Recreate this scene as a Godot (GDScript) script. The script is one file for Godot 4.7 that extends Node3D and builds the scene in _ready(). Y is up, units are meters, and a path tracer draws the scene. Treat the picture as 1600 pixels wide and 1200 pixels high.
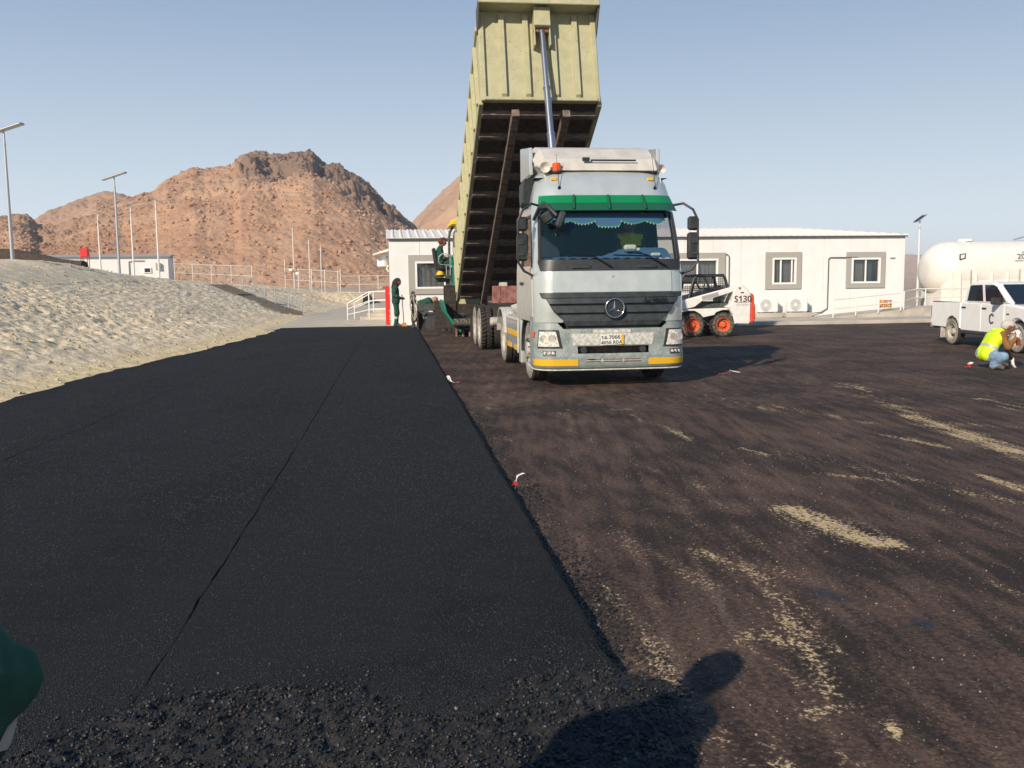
extends Node3D
# An asphalt paving site in the desert. World axes: x to the right across the paving lane, -z along the lane, y up, metres.

const EYE := 1.68
var M := {}
var used := {}
var rng := RandomNumberGenerator.new()

func _ready() -> void:
	rng.seed = 7
	setup_view()
	make_materials()
	build_terrain()
	build_ground()
	build_lane()
	build_office()
	build_background()
	build_tractor()
	build_trailer()
	build_paver()
	build_loader()
	build_pickup()
	build_tank()
	build_people()
	build_small_things()

func setup_view() -> void:
	var cam := Camera3D.new()
	cam.name = "camera"
	add_child(cam)
	var yaw := atan(188.0 / 1450.0)
	var pitch := atan(162.0 / 1450.0)
	var b := Basis(Vector3.UP, -yaw) * Basis(Vector3.RIGHT, -pitch) * Basis(Vector3.BACK, -deg_to_rad(0.7))
	cam.transform = Transform3D(b, Vector3(0, EYE, 0))
	cam.fov = 2.0 * rad_to_deg(atan(600.0 / 1450.0))
	cam.near = 0.05
	cam.far = 9000.0
	cam.current = true
	var env := Environment.new()
	env.background_mode = Environment.BG_SKY
	var sm := ProceduralSkyMaterial.new()
	sm.sky_top_color = Color(0.265, 0.45, 0.655)
	sm.sky_horizon_color = Color(0.91, 0.96, 0.98)
	sm.sky_curve = 0.16
	sm.ground_horizon_color = Color(0.70, 0.66, 0.60)
	sm.ground_bottom_color = Color(0.50, 0.44, 0.38)
	sm.sun_angle_max = 0.5
	var sky := Sky.new()
	sky.sky_material = sm
	env.sky = sky
	env.background_energy_multiplier = 1.0
	env.tonemap_mode = Environment.TONE_MAPPER_LINEAR
	env.tonemap_exposure = 1.12
	env.sdfgi_enabled = true
	env.ssao_enabled = true
	env.ssil_enabled = true
	env.fog_enabled = true
	env.fog_density = 0.0004
	env.fog_light_color = Color(0.86, 0.86, 0.87)
	var we := WorldEnvironment.new()
	we.name = "world_environment"
	we.environment = env
	add_child(we)
	var sun := DirectionalLight3D.new()
	sun.name = "sun"
	sun.light_color = Color(1.0, 0.935, 0.85)
	sun.light_energy = 1.6
	sun.light_angular_distance = 0.5
	sun.shadow_enabled = true
	var az := deg_to_rad(40.0)
	var el := deg_to_rad(28.0)
	var to := Vector3(sin(az) * cos(el), -sin(el), -cos(az) * cos(el))
	add_child(sun)
	sun.transform = Transform3D(Basis.looking_at(to, Vector3.UP), Vector3(-20, 20, 20))

# ---------------------------------------------------------------- names, labels, nodes
func numbered(called: String) -> String:
	if not used.has(called):
		used[called] = 0
		return called
	used[called] += 1
	return "%s_%03d" % [called, used[called]]

func tag(o: Node, label: String, category: String, group := "") -> void:
	o.set_meta("label", label)
	o.set_meta("category", category)
	if group != "":
		o.set_meta("group", group)

func thing(called: String, label: String, category: String, at := Vector3.ZERO, turn := 0.0, group := "") -> Node3D:
	var o := Node3D.new()
	o.name = numbered(called)
	add_child(o)
	o.position = at
	o.rotation.y = turn
	tag(o, label, category, group)
	return o

func copy(o: Node3D, at: Vector3, turn := 0.0, label := "") -> Node3D:
	var c: Node3D = o.duplicate()
	var nm := String(o.name)
	if nm.length() > 4 and nm[nm.length() - 4] == "_" and nm.right(3).is_valid_int():
		nm = nm.left(nm.length() - 4)
	c.name = numbered(nm)
	add_child(c)
	c.position = at
	c.rotation.y = turn
	if label != "":
		c.set_meta("label", label)
	return c

func put(called: String, mesh: Mesh, m: Material, parent: Node = self, at := Vector3.ZERO) -> MeshInstance3D:
	var o := MeshInstance3D.new()
	o.name = numbered(called) if parent == self else called
	o.mesh = mesh
	if m != null:
		o.material_override = m
	parent.add_child(o, true)
	o.position = at
	return o

func obj(called: String, s: SurfaceTool, m: Material, parent: Node = self) -> MeshInstance3D:
	s.generate_normals()
	return put(called, s.commit(), m, parent)

func struct(called: String, mesh: Mesh, m: Material) -> MeshInstance3D:
	var o := put(called, mesh, m)
	o.set_meta("kind", "structure")
	return o

func group_node(called: String, parent: Node, at := Vector3.ZERO) -> Node3D:
	var o := Node3D.new()
	o.name = called
	parent.add_child(o, true)
	o.position = at
	return o

# ---------------------------------------------------------------- shapes
func mb() -> SurfaceTool:
	var s := SurfaceTool.new()
	s.begin(Mesh.PRIMITIVE_TRIANGLES)
	s.set_smooth_group(-1)
	return s

func tri(s: SurfaceTool, a: Vector3, b: Vector3, c: Vector3) -> void:
	s.add_vertex(a)
	s.add_vertex(b)
	s.add_vertex(c)

func quad(s: SurfaceTool, a: Vector3, b: Vector3, c: Vector3, d: Vector3) -> void:
	tri(s, a, b, c)
	tri(s, a, c, d)

# a box with chamfered edges
func bx(s: SurfaceTool, c: Vector3, size: Vector3, bev := 0.01, b := Basis.IDENTITY) -> void:
	var h := size * 0.5
	bev = minf(bev, minf(h.x, minf(h.y, h.z)) * 0.6)
	s.set_smooth_group(-1)
	var p := func(sx: int, sy: int, sz: int, ax: int) -> Vector3:
		var v := Vector3(h.x * sx, h.y * sy, h.z * sz)
		if ax != 0: v.x -= bev * sx
		if ax != 1: v.y -= bev * sy
		if ax != 2: v.z -= bev * sz
		return c + b * v
	for sg in [-1, 1]:
		quad(s, p.call(sg, -1, -sg, 0), p.call(sg, -1, sg, 0), p.call(sg, 1, sg, 0), p.call(sg, 1, -sg, 0))
		quad(s, p.call(-sg, sg, -1, 1), p.call(sg, sg, -1, 1), p.call(sg, sg, 1, 1), p.call(-sg, sg, 1, 1))
		quad(s, p.call(-1, -sg, sg, 2), p.call(-1, sg, sg, 2), p.call(1, sg, sg, 2), p.call(1, -sg, sg, 2))
	for i in [-1, 1]:
		for j in [-1, 1]:
			quad(s, p.call(i, j, -1, 0), p.call(i, j, 1, 0), p.call(i, j, 1, 1), p.call(i, j, -1, 1))
			quad(s, p.call(i, -1, j, 0), p.call(i, 1, j, 0), p.call(i, 1, j, 2), p.call(i, -1, j, 2))
			quad(s, p.call(-1, i, j, 1), p.call(1, i, j, 1), p.call(1, i, j, 2), p.call(-1, i, j, 2))
			for k in [-1, 1]:
				tri(s, p.call(i, j, k, 0), p.call(i, j, k, 1), p.call(i, j, k, 2))

# a tube along points, one radius or one for each point
func tube(s: SurfaceTool, pts: Array, r, n := 8, caps := true) -> void:
	var last := Vector3.ZERO
	var rings := []
	for i in pts.size():
		var d: Vector3
		if i == 0: d = pts[1] - pts[0]
		elif i == pts.size() - 1: d = pts[i] - pts[i - 1]
		else: d = (pts[i + 1] - pts[i]).normalized() + (pts[i] - pts[i - 1]).normalized()
		d = d.normalized()
		var u := Vector3.ZERO
		if i == 0:
			u = d.cross(Vector3.UP if absf(d.y) < 0.9 else Vector3.RIGHT).normalized()
		else:
			u = (last - d * last.dot(d)).normalized()
		last = u
		var w := d.cross(u)
		var rad: float = r[i] if r is Array else r
		var ring := []
		for k in n:
			var a := TAU * k / n
			ring.append(pts[i] + (u * cos(a) + w * sin(a)) * rad)
		rings.append(ring)
	s.set_smooth_group(1)
	for i in rings.size() - 1:
		for k in n:
			var k2 := (k + 1) % n
			quad(s, rings[i][k], rings[i][k2], rings[i + 1][k2], rings[i + 1][k])
	s.set_smooth_group(-1)
	if caps:
		for k in range(1, n - 1):
			tri(s, rings[0][0], rings[0][k + 1], rings[0][k])
			var e: Array = rings[-1]
			tri(s, e[0], e[k], e[k + 1])

# turns a profile of (distance along the axis, radius) round an axis
func lathe(s: SurfaceTool, prof: Array, o: Vector3, ax: Vector3, n := 24, smooth := true) -> void:
	ax = ax.normalized()
	var u := ax.cross(Vector3.UP if absf(ax.y) < 0.9 else Vector3.RIGHT).normalized()
	var w := ax.cross(u)
	for i in prof.size() - 1:
		s.set_smooth_group(10 + i if smooth else -1)
		var a: Vector2 = prof[i]
		var c: Vector2 = prof[i + 1]
		for k in n:
			var t0 := TAU * k / n
			var t1 := TAU * (k + 1) / n
			var d0 := u * cos(t0) + w * sin(t0)
			var d1 := u * cos(t1) + w * sin(t1)
			var p0 := o + ax * a.x + d0 * a.y
			var p1 := o + ax * a.x + d1 * a.y
			var p2 := o + ax * c.x + d1 * c.y
			var p3 := o + ax * c.x + d0 * c.y
			if a.y < 1e-5: tri(s, p0, p2, p3)
			elif c.y < 1e-5: tri(s, p0, p1, p3)
			else: quad(s, p0, p1, p2, p3)
	s.set_smooth_group(-1)

# pushes a polygon (in the plane of bas.x, bas.y at o) half to either side along bas.z, ends chamfered
func prism(s: SurfaceTool, poly: Array, o: Vector3, bas: Basis, half: float, bev := 0.0) -> void:
	var n := poly.size()
	var area := 0.0
	for i in n:
		var a: Vector2 = poly[i]
		var c: Vector2 = poly[(i + 1) % n]
		area += a.x * c.y - c.x * a.y
	var sg := 1.0 if area > 0.0 else -1.0
	var inner := []
	for i in n:
		var pa: Vector2 = poly[(i + n - 1) % n]
		var pb: Vector2 = poly[i]
		var pc: Vector2 = poly[(i + 1) % n]
		var n1 := Vector2(-(pb - pa).y, (pb - pa).x).normalized() * sg
		var n2 := Vector2(-(pc - pb).y, (pc - pb).x).normalized() * sg
		var m := (n1 + n2)
		m = m / maxf(0.35, m.dot(n1))
		inner.append(pb + m * bev)
	var at := func(q: Vector2, z: float) -> Vector3:
		return o + bas.x * q.x + bas.y * q.y + bas.z * z
	s.set_smooth_group(-1)
	var idx := Geometry2D.triangulate_polygon(PackedVector2Array(inner))
	for sd in [-1.0, 1.0]:
		for i in range(0, idx.size(), 3):
			var a3: Vector3 = at.call(inner[idx[i]], half * sd)
			var b3: Vector3 = at.call(inner[idx[i + 1]], half * sd)
			var c3: Vector3 = at.call(inner[idx[i + 2]], half * sd)
			tri(s, a3, b3, c3)
		if bev > 0.0:
			for i in n:
				var j := (i + 1) % n
				quad(s, at.call(poly[i], (half - bev) * sd), at.call(poly[j], (half - bev) * sd), at.call(inner[j], half * sd), at.call(inner[i], half * sd))
	for i in n:
		var j := (i + 1) % n
		quad(s, at.call(poly[i], -(half - bev)), at.call(poly[j], -(half - bev)), at.call(poly[j], half - bev), at.call(poly[i], half - bev))

const SIDE := Basis(Vector3(0, 0, 1), Vector3(0, 1, 0), Vector3(1, 0, 0))   # polygon (z, y), pushed along x
const FRONT := Basis(Vector3(1, 0, 0), Vector3(0, 1, 0), Vector3(0, 0, 1))  # polygon (x, y), pushed along z
const TOP := Basis(Vector3(1, 0, 0), Vector3(0, 0, 1), Vector3(0, 1, 0))    # polygon (x, z), pushed along y

# a smooth sheet through rows of points
func sheet(s: SurfaceTool, rows: Array, smooth := true, closed := false) -> void:
	s.set_smooth_group(3 if smooth else -1)
	for i in rows.size() - 1:
		var a: Array = rows[i]
		var b: Array = rows[i + 1]
		var n := a.size() if closed else a.size() - 1
		for k in n:
			var k2 := (k + 1) % a.size()
			quad(s, a[k], a[k2], b[k2], b[k])
	s.set_smooth_group(-1)

func text(called: String, what: String, size: float, m: Material, parent: Node, tr: Transform3D, depth := 0.006) -> MeshInstance3D:
	var t := TextMesh.new()
	var f := SystemFont.new()
	f.font_names = PackedStringArray(["Droid Sans"])
	f.font_weight = 700
	t.font = f
	t.text = what
	t.font_size = 64
	t.pixel_size = size / 64.0
	t.depth = depth
	t.curve_step = 4.0
	var o := put(called, t, m, parent)
	o.transform = tr
	return o

# a height field as one smooth mesh; f(x, z) gives y
func field(xs: PackedFloat32Array, zs: PackedFloat32Array, f: Callable, uv_of = null, col = null) -> ArrayMesh:
	var nx := xs.size()
	var nz := zs.size()
	var v := PackedVector3Array()
	v.resize(nx * nz)
	var nn := PackedVector3Array()
	nn.resize(nx * nz)
	var uv := PackedVector2Array()
	var cc := PackedColorArray()
	if uv_of != null: uv.resize(nx * nz)
	if col != null: cc.resize(nx * nz)
	for j in nz:
		for i in nx:
			v[j * nx + i] = Vector3(xs[i], f.call(xs[i], zs[j]), zs[j])
	for j in nz:
		for i in nx:
			var a := v[j * nx + mini(i + 1, nx - 1)] - v[j * nx + maxi(i - 1, 0)]
			var b := v[mini(j + 1, nz - 1) * nx + i] - v[maxi(j - 1, 0) * nx + i]
			var n := b.cross(a).normalized()
			nn[j * nx + i] = n if n.y > 0.0 else -n
			if uv_of != null: uv[j * nx + i] = uv_of.call(xs[i], zs[j])
			if col != null: cc[j * nx + i] = col.call(v[j * nx + i], nn[j * nx + i])
	var idx := PackedInt32Array()
	idx.resize((nx - 1) * (nz - 1) * 6)
	var q := 0
	for j in nz - 1:
		for i in nx - 1:
			var a := j * nx + i
			for e in [a, a + 1, a + nx + 1, a, a + nx + 1, a + nx]:
				idx[q] = e
				q += 1
	if v[nx].z < v[0].z:
		idx.reverse()
	var arr := []
	arr.resize(Mesh.ARRAY_MAX)
	arr[Mesh.ARRAY_VERTEX] = v
	arr[Mesh.ARRAY_NORMAL] = nn
	if uv_of != null: arr[Mesh.ARRAY_TEX_UV] = uv
	if col != null: arr[Mesh.ARRAY_COLOR] = cc
	arr[Mesh.ARRAY_INDEX] = idx
	var am := ArrayMesh.new()
	am.add_surface_from_arrays(Mesh.PRIMITIVE_TRIANGLES, arr)
	return am

func span(a: float, b: float, step: float) -> PackedFloat32Array:
	var out := PackedFloat32Array()
	var n := int(ceil(absf(b - a) / step))
	for i in n + 1:
		out.append(lerpf(a, b, float(i) / n))
	return out

# ---------------------------------------------------------------- materials
func noise(sd: int, freq: float, oct := 4, kind := FastNoiseLite.TYPE_SIMPLEX_SMOOTH, fr := FastNoiseLite.FRACTAL_FBM) -> FastNoiseLite:
	var n := FastNoiseLite.new()
	n.seed = sd
	n.frequency = freq
	n.noise_type = kind
	n.fractal_type = fr
	n.fractal_octaves = oct
	return n

func lc(r: float, g: float, b: float, a := 1.0) -> Color:
	var c := Color(r, g, b).linear_to_srgb()
	c.a = a
	return c

# a seamless picture that runs between two linear colours; sharp > 1 hardens the patches, shift moves their share
func patches(sd: int, freq: float, c0: Color, c1: Color, sharp := 1.0, shift := 0.0, size := 512, oct := 5) -> ImageTexture:
	var im := noise(sd, freq, oct).get_seamless_image(size, size)
	im.convert(Image.FORMAT_L8)
	var src := im.get_data()
	var lut := []
	for i in 256:
		var t := clampf((i / 255.0 - 0.5) * sharp + 0.5 + shift, 0.0, 1.0)
		lut.append(c0.lerp(c1, t).linear_to_srgb())
	var out := PackedByteArray()
	out.resize(size * size * 3)
	var r := PackedByteArray()
	var g := PackedByteArray()
	var b := PackedByteArray()
	for i in 256:
		r.append(lut[i].r8)
		g.append(lut[i].g8)
		b.append(lut[i].b8)
	var q := 0
	for i in src.size():
		var k := src[i]
		out[q] = r[k]
		out[q + 1] = g[k]
		out[q + 2] = b[k]
		q += 3
	return ImageTexture.create_from_image(Image.create_from_data(size, size, false, Image.FORMAT_RGB8, out))

func grey(sd: int, freq: float, size := 512, oct := 4, kind := FastNoiseLite.TYPE_SIMPLEX_SMOOTH) -> ImageTexture:
	var im := noise(sd, freq, oct, kind).get_seamless_image(size, size)
	im.convert(Image.FORMAT_L8)
	return ImageTexture.create_from_image(im)

# plain material from a linear colour
func mk(key: String, c: Color, rough := 0.6, metal := 0.0) -> StandardMaterial3D:
	var m := StandardMaterial3D.new()
	m.resource_name = key
	m.albedo_color = lc(c.r, c.g, c.b, c.a)
	m.roughness = rough
	m.metallic = metal
	if c.a < 1.0:
		m.transparency = BaseMaterial3D.TRANSPARENCY_ALPHA
	M[key] = m
	return m

# a material with uneven colour: patches between two linear colours, repeated every per metres
func mt(key: String, c0: Color, c1: Color, per: float, rough := 0.7, sharp := 1.4, sd := 1, metal := 0.0, freq := 0.012) -> StandardMaterial3D:
	var m := mk(key, Color.WHITE, rough, metal)
	m.albedo_color = Color.WHITE
	m.albedo_texture = patches(sd, freq, c0, c1, sharp, 0.0, 256)
	m.uv1_triplanar = true
	m.uv1_scale = Vector3.ONE / per
	return m

# worn paint: two tones in broad patches, fine mottling, and small specks of a third colour
func worn(key: String, c0: Color, c1: Color, speck: Color, per: float, rough: float, share: float, sd: int, metal := 0.0) -> StandardMaterial3D:
	var n := 512
	var A := noise(sd, 0.008, 5).get_seamless_image(n, n)
	var B := noise(sd + 1, 0.06, 3).get_seamless_image(n, n)
	var D := noise(sd + 2, 0.035, 4).get_seamless_image(n, n)
	for im in [A, B, D]: im.convert(Image.FORMAT_L8)
	var a := A.get_data()
	var b := B.get_data()
	var d := D.get_data()
	var out := PackedByteArray()
	out.resize(n * n * 3)
	var thr := 255.0 * (1.0 - share)
	for i in n * n:
		var t := clampf((a[i] / 255.0 - 0.5) * 1.3 + 0.5 + (b[i] / 255.0 - 0.5) * 0.5, 0.0, 1.0)
		var c := c0.lerp(c1, t)
		if d[i] > thr: c = c.lerp(speck, clampf((d[i] - thr) / 14.0, 0.0, 0.85))
		c = c.linear_to_srgb()
		out[i * 3] = c.r8
		out[i * 3 + 1] = c.g8
		out[i * 3 + 2] = c.b8
	var m := mk(key, Color.WHITE, rough, metal)
	m.albedo_color = Color.WHITE
	m.albedo_texture = ImageTexture.create_from_image(Image.create_from_data(n, n, false, Image.FORMAT_RGB8, out))
	m.uv1_triplanar = true
	m.uv1_scale = Vector3.ONE / per
	return m

func relief(m: StandardMaterial3D, tex: Texture2D, cm: float) -> void:
	m.heightmap_enabled = true
	m.heightmap_texture = tex
	m.heightmap_scale = cm

func make_materials() -> void:
	var C := func(r: float, g: float, b: float) -> Color: return Color(r, g, b)
	worn("paint_silver", C.call(0.50, 0.545, 0.52), C.call(0.60, 0.645, 0.615), C.call(0.34, 0.32, 0.27), 1.6, 0.28, 0.11, 3, 0.4).clearcoat_enabled = true
	M.paint_silver.clearcoat = 0.5
	M.paint_silver.clearcoat_roughness = 0.12
	mt("paint_roof", C.call(0.46, 0.44, 0.39), C.call(0.60, 0.57, 0.50), 1.1, 0.5, 1.6, 4)
	worn("bumper_grey", C.call(0.17, 0.215, 0.205), C.call(0.29, 0.33, 0.315), C.call(0.56, 0.55, 0.50), 0.75, 0.5, 0.25, 5)
	mt("bumper_worn", C.call(0.33, 0.35, 0.32), C.call(0.62, 0.60, 0.54), 0.22, 0.6, 1.8, 6)
	mt("black_plastic", C.call(0.018, 0.021, 0.022), C.call(0.032, 0.036, 0.037), 0.5, 0.45, 1.5, 7)
	mt("grille_grey", C.call(0.020, 0.026, 0.028), C.call(0.040, 0.050, 0.052), 0.5, 0.5, 1.5, 8)
	mk("chrome", Color(0.62, 0.63, 0.65), 0.16, 1.0)
	mk("steel", Color(0.42, 0.43, 0.45), 0.3, 0.9)
	mt("chassis", C.call(0.016, 0.013, 0.011), C.call(0.045, 0.034, 0.026), 0.5, 0.8, 1.8, 9)
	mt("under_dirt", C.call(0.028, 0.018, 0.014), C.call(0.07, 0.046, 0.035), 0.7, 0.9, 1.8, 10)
	mt("under_beam", C.call(0.10, 0.072, 0.056), C.call(0.21, 0.16, 0.125), 0.5, 0.8, 1.8, 48)  # on the body beams this pale dust tone also paints their lit flanges
	worn("body_khaki", C.call(0.365, 0.352, 0.212), C.call(0.435, 0.42, 0.26), C.call(0.16, 0.115, 0.075), 1.5, 0.5, 0.19, 211)
	mt("rust_red", C.call(0.17, 0.065, 0.055), C.call(0.30, 0.14, 0.12), 0.6, 0.75, 1.8, 12)
	mt("tyre", C.call(0.018, 0.017, 0.016), C.call(0.045, 0.041, 0.036), 0.3, 0.85, 1.6, 13)
	mt("tyre_dusty", C.call(0.17, 0.155, 0.13), C.call(0.34, 0.31, 0.26), 0.35, 0.9, 1.6, 14)
	mt("rim_dusty", C.call(0.32, 0.30, 0.26), C.call(0.52, 0.49, 0.43), 0.35, 0.6, 1.6, 15)
	mk("visor_green", Color(0.006, 0.20, 0.065), 0.2)
	mk("visor_dark", Color(0.012, 0.095, 0.045), 0.25)
	mk("orange_lens", Color(0.75, 0.10, 0.01), 0.2)
	mk("yellow_tape", Color(0.72, 0.42, 0.02), 0.45)
	mk("white_paint", Color(0.74, 0.74, 0.71), 0.35)
	mk("glass", Color(0.01, 0.035, 0.038, 0.26), 0.02)
	mk("glass_clear", Color(0.85, 0.88, 0.88, 0.14), 0.03)
	mk("glass_dark", Color(0.012, 0.018, 0.026), 0.04)
	mk("glass_window", Color(0.05, 0.065, 0.07, 0.36), 0.04)
	mt("lens", C.call(0.38, 0.36, 0.31), C.call(0.80, 0.78, 0.70), 0.16, 0.12, 2.2, 16)
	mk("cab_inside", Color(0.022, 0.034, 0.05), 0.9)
	mk("fringe_green", Color(0.06, 0.34, 0.20), 0.8)
	mk("fringe_pale", Color(0.62, 0.74, 0.62), 0.8)
	mk("quilt_blue", Color(0.06, 0.18, 0.36), 0.85)
	mk("letters_dark", Color(0.006, 0.007, 0.008), 0.3)
	mk("letters_grey", Color(0.10, 0.10, 0.10), 0.6)
	mk("letters_maroon", Color(0.10, 0.025, 0.02), 0.5)
	mt("wall_white", C.call(0.71, 0.72, 0.70), C.call(0.77, 0.785, 0.76), 3.0, 0.45, 1.1, 17)
	mt("roof_sheet", C.call(0.72, 0.68, 0.60), C.call(0.83, 0.79, 0.71), 2.0, 0.5, 1.3, 18)
	mt("cap_pale", C.call(0.40, 0.37, 0.33), C.call(0.56, 0.53, 0.48), 0.1, 0.9, 1.5, 49)
	mk("window_band", Color(0.36, 0.345, 0.31), 0.6)
	mk("frame_white", Color(0.80, 0.80, 0.77), 0.4)
	mk("curtain", Color(0.46, 0.47, 0.45), 0.9)
	mk("curtain_blue", Color(0.10, 0.26, 0.33), 0.8)
	mk("gasket", Color(0.10, 0.095, 0.09), 0.7)
	mt("concrete", C.call(0.36, 0.325, 0.27), C.call(0.50, 0.455, 0.38), 2.5, 0.9, 1.5, 19)
	mk("red_paint", Color(0.62, 0.018, 0.014), 0.4)
	mk("galvanised", Color(0.43, 0.45, 0.47), 0.45, 0.5)
	mk("pole_white", Color(0.66, 0.66, 0.63), 0.5)
	mk("solar_dark", Color(0.02, 0.024, 0.035), 0.12)
	mt("paver_green", C.call(0.008, 0.155, 0.095), C.call(0.02, 0.235, 0.150), 0.6, 0.4, 1.6, 20)
	mt("paver_dark", C.call(0.035, 0.042, 0.038), C.call(0.080, 0.088, 0.080), 0.4, 0.6, 1.8, 21)
	mt("mast_grime", C.call(0.035, 0.030, 0.026), C.call(0.16, 0.14, 0.115), 0.25, 0.8, 2.0, 22)
	mt("yellow_paint", C.call(0.72, 0.42, 0.012), C.call(0.82, 0.53, 0.03), 0.4, 0.4, 1.5, 23)
	mt("loader_white", C.call(0.70, 0.69, 0.64), C.call(0.80, 0.79, 0.75), 0.8, 0.4, 1.4, 24)
	mt("loader_orange", C.call(0.62, 0.095, 0.018), C.call(0.74, 0.17, 0.06), 0.3, 0.5, 1.6, 25)
	mt("loader_red", C.call(0.62, 0.055, 0.016), C.call(0.70, 0.085, 0.03), 0.4, 0.4, 1.4, 26)
	mt("car_white", C.call(0.82, 0.82, 0.80), C.call(0.88, 0.88, 0.86), 1.5, 0.25, 1.2, 27).clearcoat_enabled = true
	mt("tank_white", C.call(0.70, 0.67, 0.60), C.call(0.79, 0.76, 0.69), 2.0, 0.5, 1.3, 28)
	mt("coverall", C.call(0.005, 0.040, 0.026), C.call(0.013, 0.078, 0.048), 0.22, 0.9, 1.5, 29)
	mk("reflective", Color(0.42, 0.44, 0.43), 0.5)
	mt("skin", C.call(0.16, 0.075, 0.045), C.call(0.22, 0.11, 0.07), 0.1, 0.6, 1.2, 30)
	mk("lips", Color(0.17, 0.06, 0.045), 0.55)
	mk("eye", Color(0.02, 0.015, 0.012), 0.3)
	mk("hair_dark", Color(0.012, 0.009, 0.008), 0.8)
	mk("hair_brown", Color(0.085, 0.022, 0.014), 0.8)
	mt("scarf_dark", C.call(0.018, 0.014, 0.016), C.call(0.045, 0.034, 0.036), 0.1, 0.95, 1.6, 31)
	mt("scarf_tan", C.call(0.22, 0.145, 0.09), C.call(0.42, 0.31, 0.21), 0.08, 0.95, 1.8, 32)
	mt("boot", C.call(0.05, 0.038, 0.028), C.call(0.15, 0.125, 0.10), 0.1, 0.85, 1.6, 33)
	mt("jeans", C.call(0.12, 0.21, 0.32), C.call(0.27, 0.39, 0.52), 0.25, 0.9, 1.6, 34)
	mt("brown_shirt", C.call(0.17, 0.075, 0.018), C.call(0.26, 0.125, 0.035), 0.2, 0.9, 1.5, 35)
	mk("vest_yellow", Color(0.58, 0.80, 0.015), 0.75)
	mk("glove_white", Color(0.70, 0.69, 0.66), 0.8)
	mk("bottle_red", Color(0.28, 0.05, 0.02), 0.25)
	mk("tape_red", Color(0.66, 0.02, 0.03), 0.5)
	mk("tape_white", Color(0.74, 0.72, 0.70), 0.5)
	mt("pallet_wood", C.call(0.42, 0.17, 0.045), C.call(0.62, 0.30, 0.10), 0.3, 0.8, 1.6, 36)
	mk("rail_white", Color(0.72, 0.70, 0.64), 0.45)
	mk("wire", Color(0.50, 0.47, 0.42), 0.6, 0.2)

# ---------------------------------------------------------------- land
var n_lump := noise(51, 0.9, 4, FastNoiseLite.TYPE_SIMPLEX_SMOOTH, FastNoiseLite.FRACTAL_RIDGED)
var n_swell := noise(52, 0.11, 3)
var n_clod := noise(53, 3.2, 3)
const TOE := [[12.0, -5.4], [-17.0, -5.35], [-22.0, -4.7], [-30.0, -3.95], [-43.0, -3.8], [-52.0, -3.4], [-64.0, -2.5], [-72.0, 0.0]]

func toe_x(z: float) -> float:
	for i in TOE.size() - 1:
		if z >= TOE[i + 1][0]:
			var t := clampf((z - TOE[i][0]) / (TOE[i + 1][0] - TOE[i][0]), 0.0, 1.0)
			return lerpf(TOE[i][1], TOE[i + 1][1], t)
	return 0.0

func rise(d: float, over: float) -> float:
	if d <= 0.0: return 0.0
	var t := clampf(d / over, 0.0, 1.0)
	return lerpf(t, t * t * (3.0 - 2.0 * t), 0.55)

func bank(x: float, z: float) -> float:
	var d1 := toe_x(z) - x
	var d2 := (-66.0 - maxf(0.0, x + 2.5) * 0.5) - z
	var h1 := 2.0 * rise(d1, 10.5) * lerpf(0.72, 1.0, smoothstep(-74.0, -58.0, z)) + 0.78 * smoothstep(8.5, 12.5, d1) * smoothstep(-60.0, -45.0, z)
	return maxf(h1, 0.8 * rise(d2, 6.0) * (1.0 - smoothstep(8.0, 30.0, x)))

# how high the land is: the bank left of the lane, the shelf behind it, flat desert to the right
func land(x: float, z: float) -> float:
	var h := bank(x, z)
	var rough := clampf(h * 2.2, 0.0, 1.0)
	return h + n_swell.get_noise_2d(x, z) * 0.16 * rough + (n_lump.get_noise_2d(x, z * 0.8) * -0.06 + n_clod.get_noise_2d(x, z) * 0.075 + n_clod.get_noise_2d(x * 2.3, z * 2.3) * 0.03) * (0.12 + 0.88 * rough)

# fine blown sand lies along the foot of the bank, coarser greyer spoil above it
func bank_tone(p: Vector3, _n: Vector3) -> Color:
	var d := toe_x(p.z) - p.x + n_lump.get_noise_2d(p.x * 0.6, p.z * 0.5) * 0.5 + n_clod.get_noise_2d(p.x, p.z) * 0.35
	var t := smoothstep(0.7, 1.5, d) * (1.0 if p.z > -66.0 else 0.6)
	var g := 1.0 + n_swell.get_noise_2d(p.x * 3.0, p.z * 3.0) * 0.16
	return Color(1.14, 0.965, 0.79).lerp(Color(0.95, 0.95, 0.95) * g, t)

func land_far(x: float, z: float) -> float:
	if x > -36.0 and x < 38.0 and z > -86.0 and z < 7.0:
		return -0.6
	return bank(x, z) + n_swell.get_noise_2d(x, z) * 0.16 - 0.02

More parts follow.
